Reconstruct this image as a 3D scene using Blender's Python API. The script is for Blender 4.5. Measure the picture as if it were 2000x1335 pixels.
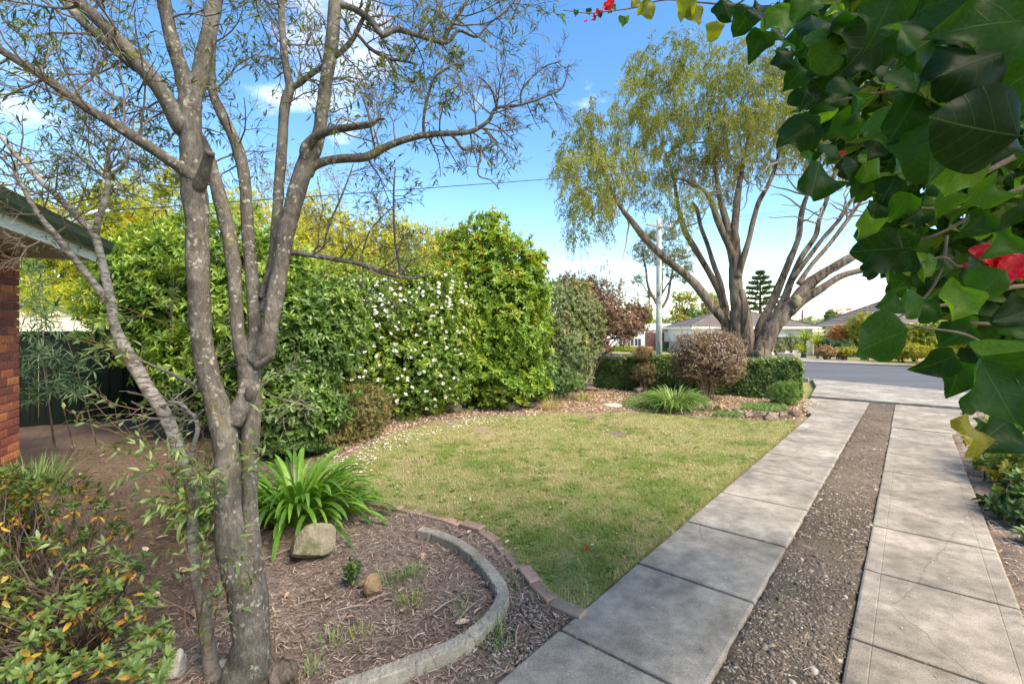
import bpy, math, random
import numpy as np
from mathutils import Vector, Matrix

for o in list(bpy.data.objects):
    bpy.data.objects.remove(o)
SC = bpy.context.scene
COL = SC.collection
R = math.radians
rng = np.random.default_rng(7)
random.seed(7)

# ------------------------------------------------------------------ camera
F = 917.0            # focal length in pixels of the 2000 px wide photograph
CAMH = 1.6           # eye height in metres
HZ = 645.0           # horizon row
cam_d = bpy.data.cameras.new('camera')
cam_d.sensor_width = 36.0
cam_d.lens = 36.0 * F / 2000.0
cam_d.shift_y = -(667.5 - HZ) / 2000.0
cam_d.clip_start = 0.05
cam_d.clip_end = 3000.0
cam = bpy.data.objects.new('camera', cam_d)
COL.objects.link(cam)
cam.location = (0, 0, CAMH)
cam.rotation_euler = (R(90), 0, 0)
SC.camera = cam

# ------------------------------------------------------------------ sky and sun
SUN_DIR = Vector((0.52, -0.42, 0.75)).normalized()      # towards the sun
sun_elev = math.asin(SUN_DIR.z)
sun_az = math.atan2(SUN_DIR.x, SUN_DIR.y)
world = bpy.data.worlds.new('World')
SC.world = world
world.use_nodes = True
wn = world.node_tree.nodes
wl = world.node_tree.links
wn.clear()
w_out = wn.new('ShaderNodeOutputWorld')
w_bg = wn.new('ShaderNodeBackground')
w_sky = wn.new('ShaderNodeTexSky')
w_sky.sky_type = 'NISHITA'
w_sky.sun_disc = False
w_sky.sun_elevation = sun_elev
w_sky.sun_rotation = sun_az
w_sky.air_density = 1.0
w_sky.dust_density = 0.3
w_sky.ozone_density = 2.0
w_bg.inputs['Strength'].default_value = 0.15
# thin clouds: noise over the sky directions, everywhere alike
w_tc = wn.new('ShaderNodeTexCoord')
w_sep = wn.new('ShaderNodeSeparateXYZ')
wl.new(w_tc.outputs['Generated'], w_sep.inputs[0])
w_den = wn.new('ShaderNodeMath'); w_den.operation = 'MAXIMUM'; w_den.inputs[1].default_value = 0.06
wl.new(w_sep.outputs['Z'], w_den.inputs[0])
w_add = wn.new('ShaderNodeMath'); w_add.operation = 'ADD'; w_add.inputs[1].default_value = 0.12
wl.new(w_den.outputs[0], w_add.inputs[0])
w_dx = wn.new('ShaderNodeMath'); w_dx.operation = 'DIVIDE'
w_dy = wn.new('ShaderNodeMath'); w_dy.operation = 'DIVIDE'
wl.new(w_sep.outputs['X'], w_dx.inputs[0]); wl.new(w_add.outputs[0], w_dx.inputs[1])
wl.new(w_sep.outputs['Y'], w_dy.inputs[0]); wl.new(w_add.outputs[0], w_dy.inputs[1])
w_cmb = wn.new('ShaderNodeCombineXYZ')
wl.new(w_dx.outputs[0], w_cmb.inputs[0]); wl.new(w_dy.outputs[0], w_cmb.inputs[1])
w_cmb.inputs[2].default_value = 3.7
w_no = wn.new('ShaderNodeTexNoise')
w_no.inputs['Scale'].default_value = 1.15
w_no.inputs['Detail'].default_value = 7.0
w_no.inputs['Roughness'].default_value = 0.55
wl.new(w_cmb.outputs[0], w_no.inputs['Vector'])
w_rp = wn.new('ShaderNodeValToRGB')
w_rp.color_ramp.elements[0].position = 0.62
w_rp.color_ramp.elements[0].color = (0, 0, 0, 1)
w_rp.color_ramp.elements[1].position = 0.82
w_rp.color_ramp.elements[1].color = (1, 1, 1, 1)
wl.new(w_no.outputs['Fac'], w_rp.inputs[0])
w_mul = wn.new('ShaderNodeMath'); w_mul.operation = 'MULTIPLY'; w_mul.inputs[1].default_value = 0.85
wl.new(w_rp.outputs[0], w_mul.inputs[0])
w_hsv = wn.new('ShaderNodeHueSaturation')
w_hsv.inputs['Saturation'].default_value = 1.3
w_hsv.inputs['Value'].default_value = .97
w_hsv.inputs['Hue'].default_value = 0.503
wl.new(w_sky.outputs[0], w_hsv.inputs['Color'])
w_mix = wn.new('ShaderNodeMixRGB')
w_mix.inputs['Color2'].default_value = (7.6, 7.8, 8.2, 1)
wl.new(w_mul.outputs[0], w_mix.inputs['Fac'])
wl.new(w_hsv.outputs[0], w_mix.inputs['Color1'])
wl.new(w_mix.outputs[0], w_bg.inputs['Color'])
wl.new(w_bg.outputs[0], w_out.inputs['Surface'])

sun_d = bpy.data.lights.new('sun', 'SUN')
sun_d.energy = 3.4
sun_d.angle = R(38.0)
sun_d.color = (1.0, 0.93, 0.82)
sun_o = bpy.data.objects.new('sun', sun_d)
COL.objects.link(sun_o)
sun_o.rotation_euler = (-SUN_DIR).to_track_quat('-Z', 'Y').to_euler()
sun_o.location = SUN_DIR * 40

SC.view_settings.view_transform = 'Standard'
SC.view_settings.look = 'None'
SC.view_settings.gamma = 1.0
SC.view_settings.exposure = 1.42
SC.view_settings.use_white_balance = True
SC.view_settings.white_balance_temperature = 7600
SC.view_settings.white_balance_tint = 10
SC.view_settings.use_curve_mapping = False
SC.render.engine = 'CYCLES'
cy = SC.cycles
cy.max_bounces = 7
cy.diffuse_bounces = 4
cy.glossy_bounces = 2
cy.transmission_bounces = 4
cy.transparent_max_bounces = 8
cy.use_adaptive_sampling = True
cy.adaptive_threshold = 0.02
cy.use_denoising = True
cy.sample_clamp_indirect = 6.0
SC.render.use_persistent_data = False


# ------------------------------------------------------------------ helpers
def P(u, v, Y):
    """world point seen in the photograph at column u, row v, at distance Y in front of the camera"""
    return np.array([(u - 1000.0) / F * Y, Y, CAMH + (HZ - v) / F * Y])


def G(u, v, z=0.0):
    """ground point seen at column u, row v"""
    Y = F * (CAMH - z) / (v - HZ)
    return np.array([(u - 1000.0) / F * Y, Y, z])


DD = np.array([0.647, 0.7625, 0.0])      # along the driveway, away from the house
DN = np.array([0.7625, -0.647, 0.0])     # across it, to the right


def ST(s, t, z=0.0):
    p = DN * s + DD * t
    return np.array([p[0], p[1], z])


def unit(a):
    a = np.asarray(a, float)
    n = np.linalg.norm(a, axis=-1, keepdims=True)
    return a / np.maximum(n, 1e-9)


class MB:
    """collects geometry of one mesh object"""
    def __init__(self):
        self.v = []; self.f = []; self.a = []; self.n = 0; self.mi = []

    def add(self, verts, faces, val=0.5, mi=0):
        verts = np.asarray(verts, float).reshape(-1, 3)
        self.v.append(verts)
        groups = faces if isinstance(faces, list) and faces and isinstance(faces[0], np.ndarray) else None
        if groups is None:
            by = {}
            for f in faces:
                by.setdefault(len(f), []).append(f)
            groups = [np.array(x, int) for x in by.values()]
        for g in groups:
            self.f.append(g + self.n)
            self.mi.append(np.full(len(g), mi, int))
        if np.isscalar(val):
            val = np.full(len(verts), float(val))
        self.a.append(np.asarray(val, float))
        self.n += len(verts)

    def mesh(self, name, mats, smooth=False):
        me = bpy.data.meshes.new(name)
        if not self.v:
            return me
        V = np.concatenate(self.v)
        tot = np.concatenate([np.full(len(g), g.shape[1], int) for g in self.f])
        idx = np.concatenate([g.ravel() for g in self.f])
        st = np.concatenate([[0], np.cumsum(tot)[:-1]])
        me.vertices.add(len(V)); me.vertices.foreach_set('co', V.ravel().astype(np.float32))
        me.loops.add(len(idx)); me.loops.foreach_set('vertex_index', idx.astype(np.int32))
        me.polygons.add(len(tot))
        me.polygons.foreach_set('loop_start', st.astype(np.int32))
        me.polygons.foreach_set('loop_total', tot.astype(np.int32))
        me.polygons.foreach_set('use_smooth', np.full(len(tot), smooth, bool))
        if not isinstance(mats, (list, tuple)):
            mats = [mats]
        for m in mats:
            me.materials.append(m)
        if len(mats) > 1:
            me.polygons.foreach_set('material_index', np.concatenate(self.mi).astype(np.int32))
        at = me.attributes.new('rnd', 'FLOAT', 'POINT')
        at.data.foreach_set('value', np.concatenate(self.a).astype(np.float32))
        me.update(calc_edges=True)
        me.validate()
        return me

    def build(self, name, mats, parent=None, smooth=False, kind=None, loc=None):
        o = bpy.data.objects.new(name, self.mesh(name, mats, smooth))
        COL.objects.link(o)
        if parent is not None:
            o.parent = parent
            if parent.type == 'EMPTY' and loc is None:
                o.matrix_parent_inverse = parent.matrix_basis.inverted()
        if loc is not None:
            o.location = loc
        if kind:
            o['kind'] = kind
        return o

    # ---- shapes
    def box(self, c, size, rz=0.0, val=0.5, mi=0, ax=None):
        """c centre, size full lengths; ax optional 3 axis vectors"""
        sx, sy, sz = [x / 2.0 for x in size]
        if ax is None:
            ca, sa = math.cos(rz), math.sin(rz)
            ax = (np.array([ca, sa, 0]), np.array([-sa, ca, 0]), np.array([0, 0, 1.0]))
        vs = []
        for dx, dy, dz in ((-1, -1, -1), (1, -1, -1), (1, 1, -1), (-1, 1, -1), (-1, -1, 1), (1, -1, 1), (1, 1, 1), (-1, 1, 1)):
            vs.append(np.asarray(c) + ax[0] * sx * dx + ax[1] * sy * dy + ax[2] * sz * dz)
        self.add(vs, [(0, 3, 2, 1), (4, 5, 6, 7), (0, 1, 5, 4), (1, 2, 6, 5), (2, 3, 7, 6), (3, 0, 4, 7)], val, mi)

    def prism(self, poly, z0, z1, val=0.5, mi=0):
        """vertical prism over an (x, y) polygon"""
        n = len(poly)
        p = [(q[0], q[1], z0) for q in poly] + [(q[0], q[1], z1) for q in poly]
        area = sum(poly[i][0] * poly[(i + 1) % n][1] - poly[(i + 1) % n][0] * poly[i][1] for i in range(n))
        fs = [tuple(range(n, 2 * n)), tuple(range(n - 1, -1, -1))]
        fs += [(i, (i + 1) % n, (i + 1) % n + n, i + n) for i in range(n)]
        if area < 0:
            fs = [f[::-1] for f in fs]
        self.add(p, fs, val, mi)

    def tube(self, pts, rad, sides=8, val=0.5, cap=True, wob=0.0, mi=0, seed=0):
        pts = np.asarray(pts, float); n = len(pts)
        rad = np.broadcast_to(np.asarray(rad, float), (n,)).copy()
        tg = np.gradient(pts, axis=0)
        tg = unit(tg)
        up = np.array([0.0, 0, 1.0]) if abs(tg[0][2]) < 0.9 else np.array([0.0, 1.0, 0])
        nrm = unit(np.cross(tg[0], up))
        vs = np.zeros((n, sides, 3))
        ang = np.arange(sides) * 2 * math.pi / sides
        r2 = np.random.default_rng(seed + 11) if wob else None
        ph = r2.uniform(0, 6.28, 6) if wob else None
        for i in range(n):
            nrm = nrm - tg[i] * np.dot(nrm, tg[i])
            nrm = nrm / max(np.linalg.norm(nrm), 1e-9)
            bi = np.cross(tg[i], nrm)
            rr = rad[i]
            if wob:
                w = 1 + wob * (np.sin(ang * 2 + ph[0] + i * .35) * .5 + np.sin(ang * 3 + ph[1] - i * .23) * .35 + math.sin(i * .9 + ph[2]) * .3 + np.sin(ang * 5 + ph[3] + i * .8) * .18)
                if sides >= 14:
                    w = w * (1 + r2.normal(0, .011, sides))
                rr = rr * w[:, None]
            vs[i] = pts[i] + rr * (np.cos(ang)[:, None] * nrm + np.sin(ang)[:, None] * bi)
        a = np.arange(n - 1)[:, None] * sides + np.arange(sides)[None, :]
        b = np.arange(n - 1)[:, None] * sides + (np.arange(sides)[None, :] + 1) % sides
        q = np.stack([a, b, b + sides, a + sides], -1).reshape(-1, 4)
        self.add(vs.reshape(-1, 3), [q], val, mi)
        if cap and sides > 2:
            for ring, fl in ((0, True), (n - 1, False)):
                f = list(range(ring * sides, ring * sides + sides))
                if fl:
                    f = f[::-1]
                self.f.append(np.array([f], int) + self.n - n * sides)
                self.mi.append(np.full(1, mi, int))

    def leaves(self, pos, d, nrm, L, W, tmpl='diamond', val=None, mi=0):
        pos = np.asarray(pos, float); N = len(pos)
        if N == 0:
            return
        d = unit(d); side = unit(np.cross(nrm, d)); nn = np.cross(d, side)
        T, fs = TMPL[tmpl]
        L = np.broadcast_to(np.asarray(L, float), (N,)); W = np.broadcast_to(np.asarray(W, float), (N,))
        vs = pos[:, None, :] + T[None, :, 0, None] * L[:, None, None] * d[:, None, :] \
            + T[None, :, 1, None] * W[:, None, None] * side[:, None, :] + T[None, :, 2, None] * L[:, None, None] * nn[:, None, :]
        k = len(T)
        if val is None:
            val = rng.random(N)
        off = (np.arange(N) * k)
        groups = [(f[None, :, :] + off[:, None, None]).reshape(-1, f.shape[1]) for f in fs]
        self.add(vs.reshape(-1, 3), groups, np.repeat(np.broadcast_to(val, (N,)), k), mi)


TMPL = {
    'diamond': (np.array([[0, 0, 0], [.42, .5, .07], [1, 0, -.06], [.42, -.5, .07]]), [np.array([[0, 2, 1], [0, 3, 2]])]),
    'oval4': (np.array([[0, 0, 0], [.22, .36, .05], [.66, .44, .0], [1, 0, -.12], [.66, -.44, .0], [.22, -.36, .05]]), [np.array([[0, 3, 2, 1], [0, 5, 4, 3]])]),
    'tri': (np.array([[0, .5, 0], [0, -.5, 0], [1, 0, 0]]), [np.array([[0, 1, 2]])]),
    'sliver': (np.array([[0, .5, 0], [0, -.5, 0], [1, -.4, .03], [1, .4, .03]]), [np.array([[0, 1, 2, 3]])]),
    'oval': (np.array([[0, 0, 0], [.3, 0, -.01], [.68, 0, -.05], [1, 0, -.14], [.28, .46, .06], [.66, .42, .0], [.28, -.46, .06], [.66, -.42, .0]]),
             [np.array([[0, 1, 4], [2, 3, 5], [0, 6, 1], [2, 7, 3]]), np.array([[1, 2, 5, 4], [1, 6, 7, 2]])]),
    'lance': (np.array([[0, 0, 0], [.35, 0, .03], [.72, 0, -.03], [1, 0, -.16], [.33, .5, .06], [.7, .34, -.01], [.33, -.5, .06], [.7, -.34, -.01]]),
              [np.array([[0, 1, 4], [2, 3, 5], [0, 6, 1], [2, 7, 3]]), np.array([[1, 2, 5, 4], [1, 6, 7, 2]])]),
    'petal': (np.array([[0, 0, 0], [.4, .45, .12], [.95, .3, .1], [1.0, -.1, .02], [.85, -.4, .1], [.4, -.45, .12]]), [np.array([[0, 5, 4, 3, 2, 1]])]),
}


def rdir(n, r=rng):
    return unit(r.normal(size=(n, 3)))


def empty(name, loc, label=None, cat=None, group=None, kind=None):
    o = bpy.data.objects.new(name, None)
    COL.objects.link(o)
    o.location = tuple(float(x) for x in loc)
    o.empty_display_size = 0.2
    tag(o, label, cat, group, kind)
    return o


def tag(o, label=None, cat=None, group=None, kind=None):
    if label: o['label'] = label
    if cat: o['category'] = cat
    if group: o['group'] = group
    if kind: o['kind'] = kind
    return o


def smoothpath(pts, n=4):
    """Catmull-Rom through rows of any width"""
    p = np.asarray(pts, float)
    if len(p) < 3:
        return np.array([p[0] + (p[-1] - p[0]) * t for t in np.linspace(0, 1, n + 1)])
    q = np.vstack([2 * p[0] - p[1], p, 2 * p[-1] - p[-2]])
    out = []
    for i in range(1, len(q) - 2):
        for t in np.arange(n) / n:
            a, b, c, d = q[i - 1], q[i], q[i + 1], q[i + 2]
            out.append(.5 * ((2 * b) + (-a + c) * t + (2 * a - 5 * b + 4 * c - d) * t * t + (-a + 3 * b - 3 * c + d) * t ** 3))
    out.append(p[-1])
    return np.array(out)


# ------------------------------------------------------------------ materials
def mat(name):
    m = bpy.data.materials.new(name)
    m.use_nodes = True
    nt = m.node_tree
    nt.nodes.clear()
    out = nt.nodes.new('ShaderNodeOutputMaterial')
    b = nt.nodes.new('ShaderNodeBsdfPrincipled')
    nt.links.new(b.outputs[0], out.inputs['Surface'])
    return m, nt, b, out


def nd(nt, kind, **kw):
    n = nt.nodes.new(kind)
    for k, v in kw.items():
        if hasattr(n, k) and k not in n.inputs:
            setattr(n, k, v)
        else:
            n.inputs[k].default_value = v
    return n


def ramp(nt, fac, stops, interp='LINEAR'):
    r = nt.nodes.new('ShaderNodeValToRGB')
    cr = r.color_ramp
    cr.interpolation = interp
    while len(cr.elements) < len(stops):
        cr.elements.new(0.5)
    for e, (p, c) in zip(cr.elements, stops):
        e.position = p
        e.color = (c[0], c[1], c[2], 1) if not np.isscalar(c) else (c, c, c, 1)
    if fac is not None:
        nt.links.new(fac, r.inputs[0])
    return r


def noise(nt, scale, detail=5, rough=.55, vec=None, dist=0.0):
    n = nt.nodes.new('ShaderNodeTexNoise')
    n.inputs['Scale'].default_value = scale
    n.inputs['Detail'].default_value = detail
    n.inputs['Roughness'].default_value = rough
    n.inputs['Distortion'].default_value = dist
    if vec is not None:
        nt.links.new(vec, n.inputs['Vector'])
    return n


def objco(nt, scale=(1, 1, 1), kind='Object'):
    tc = nt.nodes.new('ShaderNodeTexCoord')
    mp = nt.nodes.new('ShaderNodeMapping')
    mp.inputs['Scale'].default_value = scale
    nt.links.new(tc.outputs[kind], mp.inputs['Vector'])
    return mp.outputs[0]


def mixc(nt, fac, a, b, mode='MIX'):
    m = nt.nodes.new('ShaderNodeMixRGB')
    m.blend_type = mode
    for s, x in (('Fac', fac), ('Color1', a), ('Color2', b)):
        if hasattr(x, 'links') or hasattr(x, 'is_linked'):
            nt.links.new(x, m.inputs[s])
        elif np.isscalar(x):
            m.inputs[s].default_value = x if s == 'Fac' else (x, x, x, 1)
        else:
            m.inputs[s].default_value = (x[0], x[1], x[2], 1)
    return m.outputs[0]


def bump(nt, bsdf, height, strength=.5, dist=.02):
    b = nt.nodes.new('ShaderNodeBump')
    b.inputs['Strength'].default_value = strength
    b.inputs['Distance'].default_value = dist
    nt.links.new(height, b.inputs['Height'])
    nt.links.new(b.outputs[0], bsdf.inputs['Normal'])


def simple(name, c, rough=.6, var=.12, scale=6, bmp=.15, spec=.4, metallic=0.0, scl=(1, 1, 1)):
    m, nt, b, out = mat(name)
    co = objco(nt, scl)
    n = noise(nt, scale, 6, .6, co)
    c = np.array(c, float)
    r = ramp(nt, n.outputs['Fac'], [(.3, c * (1 - var)), (.7, np.minimum(c * (1 + var), 1))])
    nt.links.new(r.outputs[0], b.inputs['Base Color'])
    b.inputs['Roughness'].default_value = rough
    b.inputs['Specular IOR Level'].default_value = spec
    b.inputs['Metallic'].default_value = metallic
    if bmp:
        n2 = noise(nt, scale * 6, 4, .6, co)
        bump(nt, b, n2.outputs['Fac'], bmp, .01)
    return m


def leafmat(name, stops, trans=.35, rough=.45, spec=.35, tcol=None, gain=1.5):
    """stops: ramp over the per-leaf random value"""
    m, nt, b, out = mat(name)
    at = nt.nodes.new('ShaderNodeAttribute')
    at.attribute_name = 'rnd'
    r = ramp(nt, at.outputs['Fac'], stops)
    n = noise(nt, 30, 3, .5, objco(nt))
    k = ramp(nt, n.outputs['Fac'], [(.3, .78), (.7, 1.18)])
    col = mixc(nt, 1.0, r.outputs[0], k.outputs[0], 'MULTIPLY')
    nt.links.new(col, b.inputs['Base Color'])
    b.inputs['Roughness'].default_value = rough
    b.inputs['Specular IOR Level'].default_value = spec
    tr = nt.nodes.new('ShaderNodeBsdfTranslucent')
    tc = mixc(nt, 1.0, col, tcol or (gain * 1.05, gain, gain * .35), 'MULTIPLY')
    nt.links.new(tc, tr.inputs['Color'])
    mx = nt.nodes.new('ShaderNodeMixShader')
    mx.inputs[0].default_value = trans
    nt.links.new(b.outputs[0], mx.inputs[1]); nt.links.new(tr.outputs[0], mx.inputs[2])
    nt.links.new(mx.outputs[0], out.inputs['Surface'])
    return m


def vnoise(x, y, sc, seed):
    r = np.random.default_rng(seed)
    g = r.random((64, 64))
    xf = np.asarray(x) / sc + 1000.37; yf = np.asarray(y) / sc + 1000.71
    xi = np.floor(xf).astype(int); yi = np.floor(yf).astype(int)
    fx = xf - xi; fy = yf - yi
    fx = fx * fx * (3 - 2 * fx); fy = fy * fy * (3 - 2 * fy)
    a = g[xi % 64, yi % 64]; b = g[(xi + 1) % 64, yi % 64]; c = g[xi % 64, (yi + 1) % 64]; d = g[(xi + 1) % 64, (yi + 1) % 64]
    return (a * (1 - fx) + b * fx) * (1 - fy) + (c * (1 - fx) + d * fx) * fy


def fnoise(x, y, sc, seed):
    return (vnoise(x, y, sc, seed) * .55 + vnoise(x, y, sc * .45, seed + 1) * .3 + vnoise(x, y, sc * .2, seed + 2) * .15)


def inpoly(x, y, poly):
    x = np.asarray(x); y = np.asarray(y)
    c = np.zeros(x.shape, bool)
    n = len(poly)
    for i in range(n):
        x1, y1 = poly[i][0], poly[i][1]; x2, y2 = poly[(i + 1) % n][0], poly[(i + 1) % n][1]
        cond = ((y1 > y) != (y2 > y))
        xs = (x2 - x1) * (y - y1) / (y2 - y1 + 1e-12) + x1
        c ^= cond & (x < xs)
    return c


def scatter(poly, n, bias=0.0):
    """n random points in a polygon, denser towards the camera when bias > 0"""
    xs = [p[0] for p in poly]; ys = [p[1] for p in poly]
    ox, oy = [], []
    got = 0
    while got < n:
        x = rng.uniform(min(xs), max(xs), n * 2); y = rng.uniform(min(ys), max(ys), n * 2)
        k = inpoly(x, y, poly)
        if bias:
            d = np.hypot(x, y)
            k &= rng.random(len(x)) < np.minimum(1, (2.2 / np.maximum(d, .5)) ** bias)
        ox.append(x[k]); oy.append(y[k]); got += k.sum()
    return np.concatenate(ox)[:n], np.concatenate(oy)[:n]


def sheet(name, poly, z, m, kind='structure', cell=None, bumpf=None):
    """flat sheet; with cell given, a fine grid clipped to the polygon with small relief"""
    mb = MB()
    if cell is None:
        n = len(poly)
        area = sum(poly[i][0] * poly[(i + 1) % n][1] - poly[(i + 1) % n][0] * poly[i][1] for i in range(n))
        pts = [(p[0], p[1], z) for p in poly]
        if area < 0:
            pts = pts[::-1]
        mb.add(pts, [tuple(range(n))])
    else:
        xs = np.arange(min(p[0] for p in poly) - cell, max(p[0] for p in poly) + cell, cell)
        ys = np.arange(min(p[1] for p in poly) - cell, max(p[1] for p in poly) + cell, cell)
        X, Y = np.meshgrid(xs, ys, indexing='ij')
        ins = inpoly(X, Y, poly)
        Z = z + bumpf(X, Y)
        Z = np.where(ins, Z, -0.045)
        idx = np.arange(X.size).reshape(X.shape)
        keep = ins[:-1, :-1] | ins[1:, :-1] | ins[1:, 1:] | ins[:-1, 1:]
        q = np.stack([idx[:-1, :-1], idx[1:, :-1], idx[1:, 1:], idx[:-1, 1:]], -1)[keep]
        used = np.unique(q)
        remap = np.full(X.size, -1); remap[used] = np.arange(len(used))
        mb.add(np.stack([X.ravel(), Y.ravel(), Z.ravel()], -1)[used], [remap[q]])
    o = mb.build(name, m, smooth=cell is not None)
    if kind:
        o['kind'] = kind
    return o


# ------------------------------------------------------------------ ground materials
def mat_concrete(name, c=(.365, .328, .272), dark=.56):
    m, nt, b, out = mat(name)
    co = objco(nt)
    n1 = noise(nt, 1.6, 6, .62, co, .4)
    n2 = noise(nt, 9, 6, .65, co)
    n3 = noise(nt, 160, 3, .6, co)
    c = np.array(c)
    r1 = ramp(nt, n1.outputs['Fac'], [(.30, c * dark), (.48, c * .82), (.66, c * 1.15)])
    r2 = ramp(nt, n2.outputs['Fac'], [(.32, .62), (.62, 1.1)])
    r3 = ramp(nt, n3.outputs['Fac'], [(.32, .5), (.5, 1.0), (.72, 1.2)])
    x = mixc(nt, .85, r1.outputs[0], r2.outputs[0], 'MULTIPLY')
    x = mixc(nt, .8, x, r3.outputs[0], 'MULTIPLY')
    # small dark pits and lichen spots
    vo = nt.nodes.new('ShaderNodeTexVoronoi'); vo.inputs['Scale'].default_value = 38
    nt.links.new(co, vo.inputs['Vector'])
    sp = ramp(nt, vo.outputs['Distance'], [(.06, .35), (.13, 1.0)])
    gate = ramp(nt, n1.outputs['Fac'], [(.45, 0.0), (.6, .8)])
    x = mixc(nt, gate.outputs[0], x, mixc(nt, 1.0, x, sp.outputs[0], 'MULTIPLY'))
    # old stains with shapes of their own and hairline cracks
    n5 = noise(nt, .75, 5, .7, co, 1.2)
    st = ramp(nt, n5.outputs['Fac'], [(.42, .62), (.5, .9), (.6, 1.0)])
    x = mixc(nt, .5, x, st.outputs[0], 'MULTIPLY')
    vc_ = nt.nodes.new('ShaderNodeTexVoronoi'); vc_.feature = 'DISTANCE_TO_EDGE'; vc_.inputs['Scale'].default_value = .55
    wv = noise(nt, 3.0, 4, .6, co)
    nt.links.new(mixc(nt, .12, co, wv.outputs['Color']), vc_.inputs['Vector'])
    ck = ramp(nt, vc_.outputs['Distance'], [(.0008, .6), (.0025, 1.0)])
    x = mixc(nt, .75, x, ck.outputs[0], 'MULTIPLY')
    nt.links.new(x, b.inputs['Base Color'])
    b.inputs['Roughness'].default_value = .88
    b.inputs['Specular IOR Level'].default_value = .25
    h = mixc(nt, .5, n3.outputs['Fac'], n2.outputs['Fac'])
    bump(nt, b, h, .35, .006)
    return m


def mat_soil(name, cols, sc=1.0):
    m, nt, b, out = mat(name)
    co = objco(nt)
    n1 = noise(nt, .9 * sc, 5, .6, co, .3)
    n2 = noise(nt, 14 * sc, 6, .7, co)
    n3 = noise(nt, 70 * sc, 4, .7, co, .6)
    r1 = ramp(nt, n1.outputs['Fac'], [(.35, cols[0]), (.65, cols[1])])
    r2 = ramp(nt, n2.outputs['Fac'], [(.3, .55), (.7, 1.25)])
    r3 = ramp(nt, n3.outputs['Fac'], [(.3, .5), (.55, 1.0), (.75, 1.5)])
    x = mixc(nt, .9, r1.outputs[0], r2.outputs[0], 'MULTIPLY')
    x = mixc(nt, .9, x, r3.outputs[0], 'MULTIPLY')
    nt.links.new(x, b.inputs['Base Color'])
    b.inputs['Roughness'].default_value = .95
    b.inputs['Specular IOR Level'].default_value = .15
    bump(nt, b, n3.outputs['Fac'], .8, .02)
    return m


def mat_grassbase(name, g1, g2, tan, sc=1.0):
    m, nt, b, out = mat(name)
    co = objco(nt)
    n1 = noise(nt, .8 * sc, 5, .65, co, .3)
    n2 = noise(nt, 5 * sc, 6, .7, co)
    n3 = noise(nt, 55 * sc, 4, .75, co)
    r1 = ramp(nt, n1.outputs['Fac'], [(.32, tan), (.47, g2), (.66, g1)])
    r2 = ramp(nt, n2.outputs['Fac'], [(.32, tan), (.6, g1)])
    x = mixc(nt, .45, r1.outputs[0], r2.outputs[0])
    r3 = ramp(nt, n3.outputs['Fac'], [(.3, .5), (.55, 1.0), (.75, 1.4)])
    x = mixc(nt, .85, x, r3.outputs[0], 'MULTIPLY')
    nt.links.new(x, b.inputs['Base Color'])
    b.inputs['Roughness'].default_value = .95
    b.inputs['Specular IOR Level'].default_value = .1
    bump(nt, b, n3.outputs['Fac'], .8, .03)
    return m


M = {}
M['concrete'] = mat_concrete('concrete_grey')
M['concrete_warm'] = mat_concrete('concrete_warm', (.35, .306, .248), .58)
M['concrete_pale'] = mat_concrete('concrete_pale', (.37, .34, .295), .6)
M['concrete_old'] = mat_concrete('concrete_old', (.42, .375, .3), .5)
M['soil'] = mat_soil('mulched_soil', [(.22, .165, .13), (.33, .25, .2)])
M['soil_dark'] = mat_soil('bare_soil_shaded', [(.13, .09, .064), (.22, .155, .112)])
M['gravel_base'] = mat_soil('gravel_base', [(.115, .088, .064), (.215, .168, .125)])
M['lawn_base'] = mat_grassbase('lawn_base', (.16, .22, .05), (.25, .26, .09), (.38, .32, .18))
M['verge'] = mat_grassbase('verge_grass', (.19, .22, .06), (.28, .26, .1), (.42, .34, .18), .5)


def mat_asphalt():
    m, nt, b, out = mat('asphalt')
    co = objco(nt)
    tc = objco(nt, (.12, 1.6, 1))
    n1 = noise(nt, 1.0, 5, .6, tc, .2)
    n2 = noise(nt, 90, 3, .7, co)
    r1 = ramp(nt, n1.outputs['Fac'], [(.3, (.062, .063, .067)), (.7, (.115, .116, .12))])
    r2 = ramp(nt, n2.outputs['Fac'], [(.3, .6), (.6, 1.05), (.8, 1.6)])
    x = mixc(nt, .7, r1.outputs[0], r2.outputs[0], 'MULTIPLY')
    nt.links.new(x, b.inputs['Base Color'])
    b.inputs['Roughness'].default_value = .8
    bump(nt, b, n2.outputs['Fac'], .4, .01)
    return m


M['asphalt'] = mat_asphalt()


# ------------------------------------------------------------------ ground, road, verges
def zg(t):
    t = np.asarray(t, float)
    return -.06 - np.clip((t - 28.9) * .03, 0, .95)


def ground_at(x, y):
    return float(zg(x * DD[0] + y * DD[1]))


mb = MB()
ts = np.concatenate([np.linspace(-60, 28.9, 12), np.linspace(30, 61, 12), [80, 140, 300, 700, 1500]])
ss = np.concatenate([[-900, -400, -150], np.linspace(-60, 60, 13), [150, 400, 900]])
S_, T_ = np.meshgrid(ss, ts, indexing='ij')
pts = DN[None, None, :] * S_[..., None] + DD[None, None, :] * T_[..., None]
pts[..., 2] = zg(T_)
ii = np.arange(S_.size).reshape(S_.shape)
mb.add(pts.reshape(-1, 3), [np.stack([ii[:-1, :-1], ii[1:, :-1], ii[1:, 1:], ii[:-1, 1:]], -1).reshape(-1, 4)])
mb.build('ground', M['verge'], kind='structure')

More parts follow.
